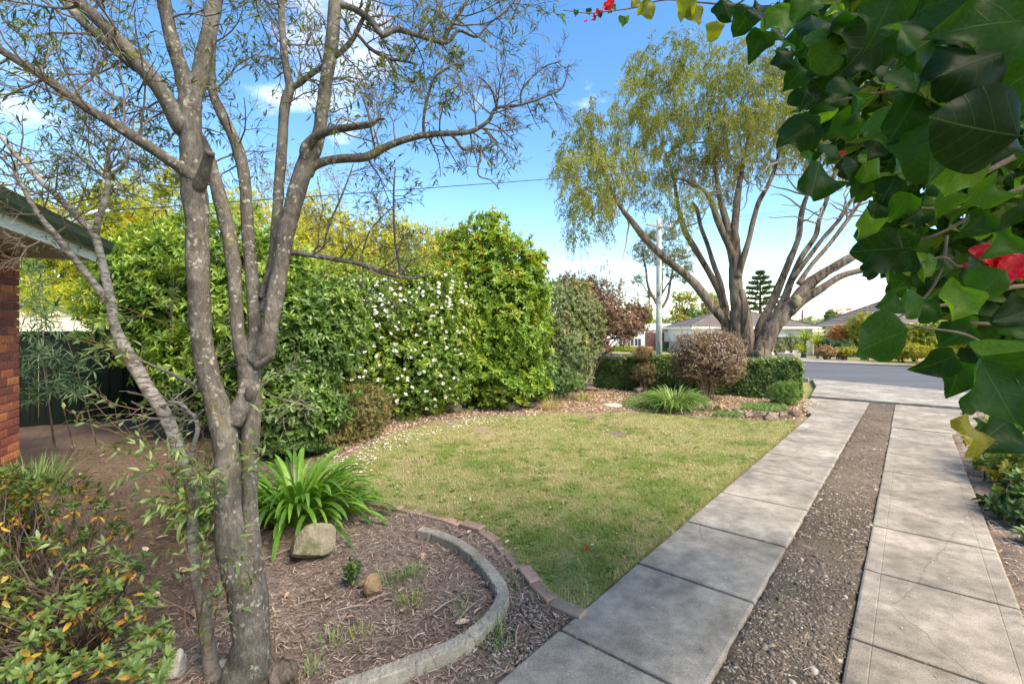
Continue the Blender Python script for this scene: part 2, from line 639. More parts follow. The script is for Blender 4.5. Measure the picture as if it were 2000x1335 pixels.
road_poly = [ST(-90, 20), ST(-30, 18.9), ST(-2.3, 17.75), ST(2.0, 16.05), ST(40, 16.0), ST(120, 18), ST(120, 28.3), ST(-90, 28.3)]
sheet('road', road_poly, -.05, M['asphalt'])
mb = MB()
mb.prism([ST(-90, 28.3), ST(-4.6, 28.3), ST(-4.6, 28.55), ST(-90, 28.55)], -.2, .07)
mb.prism([ST(.4, 28.3), ST(120, 28.3), ST(120, 28.55), ST(.4, 28.55)], -.2, .07)
mb.build('far_kerb', M['concrete_pale'], kind='structure')
mb = MB()
mb.prism([ST(-90, 19.78), ST(-30, 18.68), ST(-2.5, 17.6), ST(-2.5, 17.82), ST(-30, 18.92), ST(-90, 20.02)], -.2, .06)
mb.prism([ST(2.2, 15.85), ST(40, 15.8), ST(40, 16.05), ST(2.2, 16.1)], -.2, .06)
mb.build('near_kerb', M['concrete_pale'], kind='structure')

# driveway of the far house
far_drive = MB()
dq = [(-4.6, 28.3), (.4, 28.3), (-2.4, 33.5), (-4.2, 38), (-8.2, 38), (-7.2, 33.5)]
far_drive.add([ST(s, t, float(zg(t)) + .04) for s, t in dq], [(0, 1, 2, 3, 4, 5)][::-1])
far_drive.build('far_driveway', M['concrete_pale'], kind='structure')

# ------------------------------------------------------------------ beds and lawn
edge_px = [(712, 981), (760, 990), (800, 997), (838, 1005), (870, 1014), (905, 1025), (938, 1037), (966, 1056), (985, 1075), (1008, 1098), (1032, 1122), (1056, 1152), (1082, 1180), (1128, 1200)]
edge_pts = [G(u, v) for u, v in edge_px]
lawn_poly = edge_pts + [ST(-1.44, 2.86), ST(-1.43, 6), ST(-1.43, 9.0)] + [G(u, v) for u, v in
            [(1553, 822), (1470, 820), (1400, 814), (1330, 812), (1250, 806), (1180, 806), (1100, 806), (1010, 812), (930, 814), (850, 824), (770, 846), (700, 878), (655, 905), (632, 940), (668, 968)]]

bed_poly = [(-9.5, -1.0), (-1.2, -1.0)] + [ST(-1.45, -.2), ST(-1.45, 9.4), ST(-1.8, 11.6), ST(-1.85, 13.1), (6.4, 12.0), (4.6, 13.2), (2.2, 14.4), (0.4, 14.8), (-3.5, 11.5), (-9.5, 9.5)]
sheet('garden_bed', bed_poly, -.012, M['soil'], cell=.07,
      bumpf=lambda X, Y: (fnoise(X, Y, .5, 3) - .5) * .04 + (vnoise(X, Y, .1, 9) - .5) * .012)
sheet('lawn', lawn_poly, .004, M['lawn_base'], cell=.07,
      bumpf=lambda X, Y: (fnoise(X, Y, .9, 5) - .5) * .035 + (vnoise(X, Y, .12, 8) - .5) * .012)
right_poly = [ST(.485, -.5), ST(.485, 10.0), ST(.96, 11.6), ST(.96, 13.1), ST(3.5, 13.2), ST(4.5, 8), ST(3.6, -.5)]
sheet('garden_border', right_poly, -.012, M['soil'], cell=.07,
      bumpf=lambda X, Y: (fnoise(X, Y, .5, 13) - .5) * .05 + (vnoise(X, Y, .1, 9) - .5) * .015)
gravel_poly = [ST(-.70, -.5), ST(-.70, 13.05), ST(-.23, 13.05), ST(-.23, -.5)]
sheet('gravel_strip', gravel_poly, -.002, M['gravel_base'], cell=.05,
      bumpf=lambda X, Y: (fnoise(X, Y, .3, 23) - .5) * .022)


# ------------------------------------------------------------------ driveway slabs
def slab(parent, s0, s1, t0, t1, m, z=.03, grooves=(), skew=0.0, tilt=0.0):
    pr = [(s0, -.09), (s0, z - .012), (s0 + .004, z - .004), (s0 + .014, z)]
    for g in grooves:
        pr += [(g - .004, z), (g - .001, z - .002), (g + .001, z - .002), (g + .004, z)]
    pr += [(s1 - .014, z), (s1 - .004, z - .004), (s1, z - .012), (s1, -.09)]
    k = len(pr)
    rows = [(t0 + .008, -.02), (t0 + .011, -.005), (t0 + .02, 0)]
    nn = max(2, int((t1 - t0) / .25))
    rows += [(t0 + .018 + (t1 - t0 - .036) * i / nn, 0) for i in range(1, nn)]
    rows += [(t1 - .02, 0), (t1 - .011, -.005), (t1 - .008, -.02)]
    vs = []
    for t, dz in rows:
        for (s, zz) in pr:
            jit = (vnoise(s * 3, t * 3, .3, 41) - .5) * .006
            vs.append(ST(s + (float(vnoise(t, 0, .12, 77)) - .5) * .006 * (abs(s - s0) < .001 or abs(s - s1) < .001), t + skew * (s - s0), zz + (dz if zz > -.05 else 0) + tilt * (t - t0) + (jit if zz > -.05 else 0)))
    fs = []
    for i in range(len(rows) - 1):
        for j in range(k - 1):
            a = i * k + j
            fs.append((a, a + k, a + k + 1, a + 1))
    fs.append(tuple(range(k)))
    fs.append(tuple(range((len(rows) - 1) * k, len(rows) * k))[::-1])
    b = MB()
    b.add(vs, fs)
    return b.build('slab', m, parent)


soil_poly = [(-9.5, 9.3), (-3.4, 11.2), (-2.2, 7.6), (-2.35, 6.4), (-2.5, 5.2), (-2.3, 4.3), (-2.0, 3.4), (-1.75, 2.6), (-1.7, 1.2), (-5, 1.0), (-9.5, 3.4)]  # brown bare soil, its colour darkened to stand in for shade
sheet('bare_soil_shaded', soil_poly, -.004, M['soil_dark'], cell=.07,
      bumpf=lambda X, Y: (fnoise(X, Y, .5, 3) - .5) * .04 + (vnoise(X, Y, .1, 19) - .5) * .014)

drive = empty('driveway', ST(-.45, 2, 0), kind='structure')
joints = [-.6, .2, 1.12, 2.07, 3.01, 3.93, 4.86, 5.84, 6.81, 7.77, 8.75, 9.92]
for i in range(len(joints) - 1):
    a, b_ = joints[i], joints[i + 1]
    slab(drive, -1.423, -.695, a, b_, M['concrete'], .014, (), 0.0, random.uniform(-.003, .004))
    slab(drive, -.238, .48, a - .02, b_ - .02, M['concrete_warm'], .014, (-.148, .385), 0.0, random.uniform(-.003, .004))
for poly, m in (([(-1.42, 9.93), (-.69, 9.93), (-.69, 12.98), (-1.78, 12.98), (-1.78, 11.7), (-1.42, 10.4)], M['concrete']),
                ([(-.24, 9.91), (.48, 9.91), (.95, 11.5), (.95, 12.98), (-.24, 12.98)], M['concrete_warm'])):
    b = MB()
    b.prism([ST(s, t) for s, t in poly], -.09, .014)
    b.build('slab', m, drive)
b = MB()
b.prism([ST(s, t) for s, t in [(-1.8, 13.09), (1.5, 13.09), (1.75, 14.6), (2.15, 16.0), (-2.4, 17.72), (-2.0, 15.5)]], -.12, .05)
b.build('slab', M['concrete_pale'], drive)
b = MB()
b.prism([ST(s, t) for s, t in [(-2.42, 17.73), (2.15, 16.02), (2.16, 16.2), (-2.44, 17.95)]], -.12, -.0)
b.build('gutter_lip', M['concrete_pale'], drive)

# ------------------------------------------------------------------ brick house
WDIR = unit(np.array([0.44, -0.898, 0]))       # along the wall, towards the camera
WN = np.array([0.898, 0.44, 0])                # out of the wall
WC = np.array([-5.25, 5.0, 0])                 # wall corner


def mat_brick():
    m, nt, b, out = mat('textured_brick')
    oi = nt.nodes.new('ShaderNodeObjectInfo')
    r = ramp(nt, oi.outputs['Random'], [(0, (.18, .055, .043)), (.35, (.25, .07, .048)), (.6, (.34, .095, .05)), (.85, (.46, .15, .065)), (1, (.52, .185, .075))])
    co = objco(nt, (1, 1, 1))
    n = noise(nt, 22, 5, .65, co, .5)
    k = ramp(nt, n.outputs['Fac'], [(.3, .62), (.7, 1.25)])
    nt.links.new(mixc(nt, .9, r.outputs[0], k.outputs[0], 'MULTIPLY'), b.inputs['Base Color'])
    b.inputs['Roughness'].default_value = .8
    bump(nt, b, n.outputs['Fac'], .9, .012)
    return m


M['brick'] = mat_brick()
M['mortar'] = simple('mortar', (.34, .28, .25), .95, .15, 20)
M['fascia'] = simple('cream_fascia_paint', (.68, .69, .60), .5, .05, 3, .05)
M['gutter'] = simple('dark_gutter_steel', (.035, .045, .05), .3, .15, 4, .03, .6)
M['soffit'] = simple('soffit_board', (.30, .27, .22), .8, .1, 3, .05)
M['roof_tile'] = simple('roof_tiles_brown', (.17, .13, .115), .85, .2, 3, .3)
M['grey_metal'] = simple('galvanised_metal', (.42, .43, .44), .45, .1, 8, .05, .5, .5)

house = empty('brick_house', WC, 'red textured brick house corner with cream fascia and dark gutter beyond the slim tree', 'house')
WT = 2.42
mb = MB()
wl_ = 6.5
c = WC + WDIR * (wl_ / 2 + .01) - WN * (.06 + .01)
mb.box(c + np.array([0, 0, WT / 2 - .05]), (wl_, .11, WT + .1), ax=(WDIR, WN, np.array([0, 0, 1.])))
c2 = WC - WN * 2.0 + WDIR * .07
mb.box(c2 + np.array([0, 0, WT / 2 - .05]), (3.8, .11, WT + .1), ax=(-WN, WDIR, np.array([0, 0, 1.])))
mb.build('wall', M['mortar'], house)
bm = MB()
bl, bh, bd = .23, .076, .11
jit = []
for ix in range(5):
    for iz in range(3):
        pass
# a rock-faced brick: gridded front face with relief
nx, nz = 7, 4
gv = []
for i in range(nx):
    for j in range(nz):
        e = (i in (0, nx - 1)) or (j in (0, nz - 1))
        gv.append((bl * (i / (nx - 1) - .5), 0 if e else -(random.random() * .007 + .001), bh * (j / (nz - 1) - .5)))
gf = [(i * nz + j, (i + 1) * nz + j, (i + 1) * nz + j + 1, i * nz + j + 1) for i in range(nx - 1) for j in range(nz - 1)]
bm.add(gv, gf)
bm.add([(-bl / 2, 0, -bh / 2), (bl / 2, 0, -bh / 2), (bl / 2, bd, -bh / 2), (-bl / 2, bd, -bh / 2), (-bl / 2, 0, bh / 2), (bl / 2, 0, bh / 2), (bl / 2, bd, bh / 2), (-bl / 2, bd, bh / 2)],
       [(0, 3, 2, 1), (4, 5, 6, 7), (1, 2, 6, 5), (3, 0, 4, 7), (2, 3, 7, 6)])
brick_me = bm.mesh('brick', M['brick'])
wall_rot = math.atan2(-WDIR[1], -WDIR[0])
nrow = int(WT / .086)
for r_ in range(nrow):
    for k in range(9):
        s = .12 + k * .24 - (.12 if r_ % 2 else 0)
        o = bpy.data.objects.new('brick', brick_me)
        COL.objects.link(o)
        half = (r_ % 2 and k == 0)
        p = WC + WDIR * (s if not half else .056) + WN * .004 + np.array([0, 0, .045 + r_ * .086])
        o.parent = house
        o.matrix_parent_inverse = house.matrix_basis.inverted()
        o.location = p + WN * random.uniform(-.002, .002)
        # local -Y must look along WN
        ang = math.atan2(WN[1], WN[0]) + math.pi / 2
        o.rotation_euler = (0, 0, ang)
        o.scale = (.47 if half else 1, 1, 1)
SO = .60                                         # overhang
zs = 2.39
e0 = WC - WDIR * .04
def along(o, s, n, z):
    return o + WDIR * s + WN * n + np.array([0, 0, z])
mb = MB()
L_ = 9.0
mb.add([along(e0, 0, -.2, zs), along(e0, L_, -.2, zs), along(e0, L_, SO, zs), along(e0, 0, SO, zs),
        along(e0, 0, -.2, zs + .012), along(e0, L_, -.2, zs + .012), along(e0, L_, SO, zs + .012), along(e0, 0, SO, zs + .012)],
       [(0, 1, 2, 3), (4, 7, 6, 5), (0, 3, 7, 4), (3, 2, 6, 7), (1, 0, 4, 5), (2, 1, 5, 6)])
mb.build('soffit', M['soffit'], house)
mb = MB()
mb.box(along(e0, L_ / 2, SO + .012, zs + .085), (L_, .022, .19), ax=(WDIR, WN, np.array([0, 0, 1.])))
mb.box(along(e0, -.012, (SO - 3.0) / 2 + .02, zs + .085), (.022, SO + 3.0, .19), ax=(WDIR, WN, np.array([0, 0, 1.])))
mb.build('fascia', M['fascia'], house)
# quad-profile gutter
prof = [(0, .12), (0, 0), (.05, -.012), (.085, .01), (.105, .05), (.115, .1), (.125, .128), (.108, .13), (.1, .1), (.085, .05), (.06, .012), (.015, .01), (.015, .12)]
gs0, gs1 = -.16, L_
mb = MB()
k = len(prof)
vs = [along(e0, gs0, SO + .024 + a, zs + .10 + b) for a, b in prof] + [along(e0, gs1, SO + .024 + a, zs + .10 + b) for a, b in prof]
mb.add(vs, [(i, (i + 1) % k, (i + 1) % k + k, i + k) for i in range(k)])
mb.add([along(e0, gs0 - .002, SO + .024 + a, zs + .10 + b) for a, b in prof[:7]], [tuple(range(7))])
mb.build('gutter', M['gutter'], house)
mb = MB()
zr = zs + .22
up = 3.2
mb.add([along(e0, -.1, SO + .06, zr), along(e0, L_, SO + .06, zr), along(e0, L_, -up, zr + (up + SO) * .36), along(e0, 2.2, -up, zr + (up + SO) * .36), along(e0, -.1, -up, zr)],
       [(0, 1, 2, 3), (0, 3, 4)])
mb.build('roof', M['roof_tile'], house)
# service bracket for the overhead cable
mb = MB()
bp = P(140, 455, 5.15)
mb.box(bp + np.array([0, 0, -.02]), (.055, .03, .36), rz=.4)
mb.box(bp + np.array([.0, .0, -.17]), (.16, .03, .05), rz=.4)
mb.tube([bp + np.array([0, 0, .12]), bp + np.array([.2, .05, .14])], .012, 6)
mb.build('cable_bracket', M['grey_metal'], house)
mb = MB()
p0 = P(166, 417, 5.2); p1 = P(215, 411, 5.35)
mb.tube(np.array([p0, p0 * .5 + p1 * .5, p1]), [.022, .026, .014], 8)
mb.build('cable_clamp', simple('pale_grey_plastic', (.5, .52, .53), .5), house)

# overhead cables
M['cable'] = simple('black_cable', (.03, .03, .032), .6, .1)
def cable(pa, pb, r, sag, label, name='overhead_cable'):
    t = np.linspace(0, 1, 40)[:, None]
    p = pa * (1 - t) + pb * t
    p[:, 2] -= (sag * 4 * t * (1 - t))[:, 0]
    b = MB(); b.tube(p, r, 5)
    o = b.build(name, M['cable'])
    tag(o, label, 'cable', 'overhead cables')
    return o
cable(p1, P(2150, 240, 24), .0065, .25, 'thick black service cable running from the brick house eave across the sky')


def instmesh(mb, T, faces, pos, scl, axes, val):
    """copies of a small template with per-copy axes (N,3,3) and scale (N,3) joined into one mesh"""
    N = len(pos); k = len(T)
    v = (T[None] * scl[:, None, :])
    v = np.einsum('nki,nij->nkj', v, axes) + pos[:, None, :]
    groups = [(f[None] + (np.arange(N) * k)[:, None, None]).reshape(-1, f.shape[1]) for f in faces]
    mb.add(v.reshape(-1, 3), groups, np.repeat(val, k))


def rand_axes(n, tilt=.3):
    """random frames whose third axis stays near vertical"""
    up = unit(np.stack([rng.normal(0, tilt, n), rng.normal(0, tilt, n), np.ones(n)], -1))
    a = rng.uniform(0, 2 * math.pi, n)
    x = np.stack([np.cos(a), np.sin(a), np.zeros(n)], -1)
    x = unit(x - up * np.sum(x * up, -1, keepdims=True))
    return np.stack([x, np.cross(up, x), up], 1)


def strap(mb, base, az, L, W, a0, a1, segs=6, val=.5, twist=0.0, fold=.25, power=1.4):
    """one arching strap leaf: lean a0 from vertical at the foot to a1 at the tip"""
    t = np.linspace(0, 1, segs + 1)
    lean = a0 + (a1 - a0) * t ** power
    h = np.array([math.cos(az), math.sin(az), 0])
    p = np.array(base, float); pts = [p]
    for i in range(segs):
        l = (lean[i] + lean[i + 1]) / 2
        p = p + (h * math.sin(l) + np.array([0, 0, math.cos(l)])) * L / segs
        pts.append(p)
    pts = np.array(pts)
    side0 = np.array([-h[1], h[0], 0])
    w = W * np.clip(np.minimum(.62 + t * 1.0, 1.0), 0, 1) * np.sqrt(np.clip(1 - t ** 5, 0.02, 1))
    vs = []
    for i in range(segs + 1):
        tw = twist * t[i]
        nn = h * math.cos(lean[i]) - np.array([0, 0, math.sin(lean[i])])
        s = side0 * math.cos(tw) + nn * math.sin(tw)
        vs += [pts[i] + s * w[i] / 2 - nn * w[i] * fold * .5, pts[i], pts[i] - s * w[i] / 2 - nn * w[i] * fold * .5]
    fs = []
    for i in range(segs):
        a = i * 3
        fs += [(a, a + 1, a + 4, a + 3), (a + 1, a + 2, a + 5, a + 4)]
    mb.add(vs, fs, val)


import bmesh
def ico(sub):
    bm_ = bmesh.new()
    bmesh.ops.create_icosphere(bm_, subdivisions=sub, radius=1.0)
    v = np.array([x.co[:] for x in bm_.verts]); f = np.array([[q.index for q in x.verts] for x in bm_.faces])
    bm_.free()
    return v, f


ICO1 = ico(1); ICO3 = ico(3); ICO4 = ico(4)


def mat_stone(name, c1, c2, c3=None, moss=0.0):
    m, nt, b, out = mat(name)
    co = objco(nt)
    n1 = noise(nt, 7, 6, .65, co, .6)
    n2 = noise(nt, 45, 5, .7, co)
    st = [(.32, c1), (.62, c2)] + ([(.75, c3)] if c3 else [])
    r1 = ramp(nt, n1.outputs['Fac'], st)
    r2 = ramp(nt, n2.outputs['Fac'], [(.3, .6), (.7, 1.2)])
    x = mixc(nt, .8, r1.outputs[0], r2.outputs[0], 'MULTIPLY')
    if moss:
        n3 = noise(nt, 4, 5, .7, co)
        g = ramp(nt, n3.outputs['Fac'], [(.5, 0), (.62, moss)])
        x = mixc(nt, g.outputs[0], x, (.10, .115, .05))
    nt.links.new(x, b.inputs['Base Color'])
    b.inputs['Roughness'].default_value = .92
    b.inputs['Specular IOR Level'].default_value = .2
    bump(nt, b, mixc(nt, .5, n1.outputs['Fac'], n2.outputs['Fac']), 1.0, .03)
    return m


M['sandstone'] = mat_stone('sandstone', (.2, .17, .105), (.37, .32, .22), (.44, .4, .3), .8)
M['brownstone'] = mat_stone('brown_stone', (.2, .13, .075), (.42, .28, .16), (.5, .38, .24))
M['greystone'] = mat_stone('grey_stone', (.16, .12, .09), (.29, .23, .18), (.38, .32, .26))
M['palestone'] = mat_stone('pale_stone', (.38, .34, .27), (.58, .54, .46), (.66, .62, .55))
M['redstone'] = mat_stone('red_stone', (.2, .1, .08), (.34, .2, .17))


def rock(c, size, m, label, seed, rz=0.0, cuts=11, name='rock', group=None, sub=ICO3):
    r = np.random.default_rng(seed)
    v = sub[0].copy()
    for i in range(cuts):
        n = unit(r.normal(size=3)); d = r.uniform(.46, .74)
        k = v @ n - d
        v = v - np.clip(k, 0, None)[:, None] * n * .93
    ph = r.uniform(0, 6, (6, 3))
    w = sum(np.sin(v @ (r.normal(size=3) * (2 + i * 2)) + ph[i, 0]) / (2.2 + i * 1.6) for i in range(6))
    w2 = sum(np.sin(v @ (r.normal(size=3) * (9 + i * 5)) + i) / (3 + i) for i in range(5))
    v = v * (1 + w[:, None] * .06 + w2[:, None] * .022)
    v = v / np.abs(v).max(0)
    v = v * np.array(size) / 2
    ca, sa = math.cos(rz), math.sin(rz)
    v = v @ np.array([[ca, sa, 0], [-sa, ca, 0], [0, 0, 1]])
    b = MB()
    b.add(v, [sub[1]])
    o = b.build(name, m, smooth=False, loc=(c[0], c[1], c[2] + size[2] / 2 - size[2] * .22))
    tag(o, label, 'rock', group)
    return o


# ------------------------------------------------------------------ fence
M['fence_green'] = simple('dark_green_fence_steel', (.009, .014, .0105), .8, .25, 3, .05, .1)
FN0 = np.array([-9.4, 7.25, 0]); FD = unit(np.array([.9, .44, 0])); FNn = np.array([.44, -.9, 0])
fence = empty('metal_fence', FN0, 'dark green ribbed steel fence panel run behind the shrubs beside the brick house', 'fence')
FH = 1.58
sheet_w = .78
for i in range(13):
    mb = MB()
    a = FN0 + FD * (i * sheet_w)
    pr = []
    for k in range(4):
        x0 = k * sheet_w / 4
        pr += [(x0, 0), (x0 + .085, 0), (x0 + .105, .032), (x0 + .15, .032), (x0 + .17, 0)]
    pr.append((sheet_w - .004, 0))
    vs = [a + FD * s + FNn * d + np.array([0, 0, .03]) for s, d in pr] + [a + FD * s + FNn * d + np.array([0, 0, FH - .04]) for s, d in pr]
    k = len(pr)
    mb.add(vs, [(j, j + 1, j + 1 + k, j + k) for j in range(k - 1)])
    mb.build('panel', M['fence_green'], fence)
    if i % 3 == 0:
        mb = MB()
        mb.box(a - FNn * .02 + np.array([0, 0, FH / 2]), (.06, .05, FH + .02), ax=(FD, FNn, np.array([0, 0, 1.])))
        mb.build('post', M['fence_green'], fence)
for z, nm in ((FH - .02, 'top_rail'), (.03, 'bottom_rail')):
    mb = MB()
    mb.box(FN0 + FD * (13 * sheet_w / 2) + FNn * .012 + np.array([0, 0, z]), (13 * sheet_w, .075, .055), ax=(FD, FNn, np.array([0, 0, 1.])))
    mb.build(nm, M['fence_green'], fence)

# neighbour's shed roof over the fence
M['cream_steel'] = simple('cream_roof_steel', (.72, .66, .5), .55, .06, 4, .05)
nb = empty('garden_shed', FN0 - FNn * 2.0, 'low cream metal shed roof showing above the dark fence', 'shed')
mb = MB()
q0 = FN0 - FNn * .7 - FD * 1.5; LL = 6.2
mb.add([q0 + np.array([0, 0, 1.55]), q0 + FD * LL + np.array([0, 0, 1.55]), q0 + FD * LL - FNn * 2.6 + np.array([0, 0, 2.25]), q0 - FNn * 2.6 + np.array([0, 0, 2.25])], [(0, 1, 2, 3)])
mb.build('roof', M['cream_steel'], nb)
mb = MB()
mb.box(q0 + FD * LL / 2 - FNn * 1.4 + np.array([0, 0, .75]), (LL - .3, 2.2, 1.5), ax=(FD, FNn, np.array([0, 0, 1.])))
mb.build('wall', M['cream_steel'], nb)

# ------------------------------------------------------------------ curved concrete kerb in the bed
cpx = [(822, 1030), (853, 1038), (892, 1055), (927, 1080), (956, 1108), (976, 1136), (980, 1164), (963, 1192), (931, 1224), (882, 1256), (811, 1284), (741, 1309), (677, 1333), (600, 1358), (520, 1378)]
cp = smoothpath([G(u, v, .058) for u, v in cpx], 14)
mb = MB()
n = len(cp)
tg = unit(np.gradient(cp, axis=0)); sd = np.stack([-tg[:, 1], tg[:, 0], np.zeros(n)], -1)
r_ = np.random.default_rng(5)
vs = []
prf = [(-.042, -.12), (-.041, -.05), (-.040, -.008), (-.033, -.001), (-.012, .001), (.012, .0), (.033, -.001), (.040, -.008), (.041, -.05), (.042, -.12)]
for i in range(n):
    for a, z in prf:
        chip = max(0, float(vnoise(cp[i][0], cp[i][1] + a * 3, .035, 191)) - .72) * .05 * (abs(a) > .03)
        p = cp[i] + sd[i] * (a * (1 + r_.normal(0, .02)) - math.copysign(chip, a))
        p[2] += z - chip * .8 + r_.normal(0, .0014) * (z > -.1) + (float(vnoise(cp[i][0], cp[i][1], .25, 193)) - .5) * .018
        vs.append(p)
k = len(prf)
fs = [(i * k + j, i * k + j + 1, (i + 1) * k + j + 1, (i + 1) * k + j) for i in range(n - 1) for j in range(k - 1)]
fs += [tuple(range(k)), tuple(range((n - 1) * k, n * k))[::-1]]
mb.add(vs, fs)
o = mb.build('garden_kerb', M['concrete_old'])
tag(o, 'curved weathered concrete garden kerb around the mulched bed', 'kerb')

# ------------------------------------------------------------------ brick edging between bed and lawn
def mat_paver():
    m, nt, b, out = mat('clay_paver')
    oi = nt.nodes.new('ShaderNodeObjectInfo')
    r = ramp(nt, oi.outputs['Random'], [(0, (.24, .17, .13)), (.4, (.34, .22, .165)), (.7, (.29, .215, .165)), (.9, (.44, .27, .2)), (1, (.52, .32, .24))])
    co = objco(nt)
    n1 = noise(nt, 12, 6, .7, co); n2 = noise(nt, 90, 4, .6, co)
    k = ramp(nt, n1.outputs['Fac'], [(.3, .55), (.7, 1.15)])
    x = mixc(nt, .9, r.outputs[0], k.outputs[0], 'MULTIPLY')
    nt.links.new(x, b.inputs['Base Color'])
    b.inputs['Roughness'].default_value = .92
    bump(nt, b, n2.outputs['Fac'], .4, .006)
    return m


M['paver'] = mat_paver()
edging = empty('brick_edging', edge_pts[0], 'curved row of worn clay bricks edging the lawn', 'edging')
bm = MB()
x, y, z = .105, .045, .03
bm.add([(-x, -y, -.06), (x, -y, -.06), (x, y, -.06), (-x, y, -.06), (-x, -y, z - .006), (x, -y, z - .006), (x, y, z - .006), (-x, y, z - .006),
        (-x + .007, -y + .007, z), (x - .007, -y + .007, z), (x - .007, y - .007, z), (-x + .007, y - .007, z)],
       [(0, 1, 5, 4), (1, 2, 6, 5), (2, 3, 7, 6), (3, 0, 4, 7), (4, 5, 9, 8), (5, 6, 10, 9), (6, 7, 11, 10), (7, 4, 8, 11), (8, 9, 10, 11)])
pave_me = bm.mesh('brick', M['paver'])
ep = smoothpath(edge_pts, 8)
dl = np.concatenate([[0], np.cumsum(np.linalg.norm(np.diff(ep, axis=0), axis=1))])
s = .1
while s < dl[-1] - .05:
    p = np.array([np.interp(s, dl, ep[:, k]) for k in range(3)])
    q = np.array([np.interp(min(s + .08, dl[-1]), dl, ep[:, k]) for k in range(3)]) - np.array([np.interp(s - .08, dl, ep[:, k]) for k in range(3)])
    o = bpy.data.objects.new('brick', pave_me)
    COL.objects.link(o)
    o.parent = edging
    o.matrix_parent_inverse = edging.matrix_basis.inverted()
    o.location = p + np.array([0, 0, random.uniform(-.022, .006)])
    o.rotation_euler = (random.uniform(-.05, .05), random.uniform(-.03, .03), math.atan2(q[1], q[0]) + random.uniform(-.1, .1))
    s += .219

# ------------------------------------------------------------------ rocks
rock(G(604, 1086), (.36, .30, .29), M['sandstone'], 'large pale sandstone rock in front of the strap-leaf clump', 21, .2, 15, sub=ICO4)
rock(G(730, 1156), (.13, .10, .15), M['brownstone'], 'upright brown stone standing alone in the mulch inside the curved kerb', 34, .7, 9)
rock(G(703, 1142), (.06, .05, .05), M['brownstone'], 'small reddish stone beside the upright brown stone', 35, .1, 9)
rock(G(188, 1296), (.26, .16, .13), M['palestone'], 'flat pale rock beneath the yellowing azalea', 37, .3, 12)
rock(G(342, 1308), (.13, .12, .13), M['palestone'], 'round whitish rock at the foot of the slim tree', 38, .9, 10)
rock(G(888, 804), (.46, .3, .22), M['greystone'], 'long grey rock left in the leaf litter below the white-flowered shrub', 41, .4, 10)
rock(G(1000, 798), (.38, .3, .2), M['greystone'], 'grey rock in the leaf litter below the broadleaf tree', 42, 1.4, 10)
rock(G(1036, 796), (.36, .26, .14), M['greystone'], 'low tan grey rock next to a dry grass tuft', 43, 2.4, 10)
rock(G(1152, 762), (.5, .4, .2), M['greystone'], 'grey rock under the bare stem of the brown-leaved tree', 44, 2.0, 10)
rock(G(1246, 766), (.32, .25, .18), M['greystone'], 'dark grey rock at the foot of the small nandina', 45, 1.0, 10)
rock(G(1205, 779), (.34, .22, .05), M['greystone'], 'small flat stone behind the round stepping stone', 53, 1.0, 10)
rock(G(1380, 800), (.23, .2, .22), M['sandstone'], 'rounded tan rock between the mondo clump and the lawn', 46, .2, 9)
rock(G(1403, 802), (.26, .2, .18), M['brownstone'], 'brown rock second in the border row past the mondo clump', 47, 1.1, 10)
rock(G(1421, 806), (.17, .16, .13), M['redstone'], 'small dull red rock in the lawn border row', 48, .5, 10)
rock(G(1437, 806), (.15, .15, .15), M['greystone'], 'small blue grey rock in the lawn border row', 49, .5, 10)
rock(G(1462, 812), (.22, .17, .10), M['greystone'], 'flat grey rock leading the dark border stones', 50, .8, 10)
for i, (u, v, sx, rz, lab) in enumerate([(1483, 814, .26, .4, 'dark rough border rock nearest the flat grey rock'), (1507, 818, .30, .2, 'largest dark rough border rock beside the lawn'),
                                         (1530, 816, .26, .9, 'dark rough border rock second from the driveway'), (1551, 812, .2, .3, 'dark rough border rock nearest the driveway')]):
    rock(G(u, v), (sx, .2, .17), M['redstone' if i == 9 else 'greystone'], lab, 60 + i, rz, 12)
mb = MB()
cs = G(1196, 793)
v_, f_ = ICO3
vv = v_ * np.array([.2, .2, .05]); vv[:, 2] = np.clip(vv[:, 2], -.04, .03)
mb.add(vv, [f_])
o = mb.build('stepping_stone', M['palestone'], loc=(cs[0], cs[1], .015))
tag(o, 'flat round concrete stepping stone at the edge of the lawn', 'paver')

# ------------------------------------------------------------------ grass blades of the lawn
M['blade'] = leafmat('grass_blades', [(0, (.5, .4, .25)), (.25, (.42, .36, .2)), (.45, (.34, .33, .15)), (.75, (.26, .3, .1)), (1, (.18, .255, .06))], .3, .6, .2)
x, y = scatter(lawn_poly, 225000, .75)
g = fnoise(x, y, .8, 31) * .5 + fnoise(x, y, .16, 37) * .5
t_ = x * DD[0] + y * DD[1]; s_ = x * DN[0] + y * DN[1]
edge = np.clip((-s_ - 1.5) / 1.2, 0, 1)
green = (g - .42) * 4.4 + .07 - .42 * np.clip((y - 5.5) / 3.2, 0, 1) - .45 * np.clip((-x - .2) / 1.6, 0, 1) + .2 * np.exp(-((s_ + 2.3) / .8) ** 2) * (y > 3.2)
N = len(x)
val = np.clip(green + rng.normal(0, .2, N), 0, 1)
keep = rng.random(N) < .32 + .68 * np.clip(green * 2.2 + .1, 0, 1)
x, y, val = x[keep], y[keep], val[keep]; N = len(x)
h = fnoise(x, y, .9, 5)
az = rng.uniform(0, 6.283, N); lean = np.abs(rng.normal(.95, .33, N))
d = np.stack([np.cos(az) * np.sin(lean), np.sin(az) * np.sin(lean), np.cos(lean)], -1)
nr = np.stack([-np.cos(az) * np.cos(lean), -np.sin(az) * np.cos(lean), np.sin(lean)], -1)
z = .002 + (h - .5) * .035
mb = MB()
dist = np.hypot(x, y)
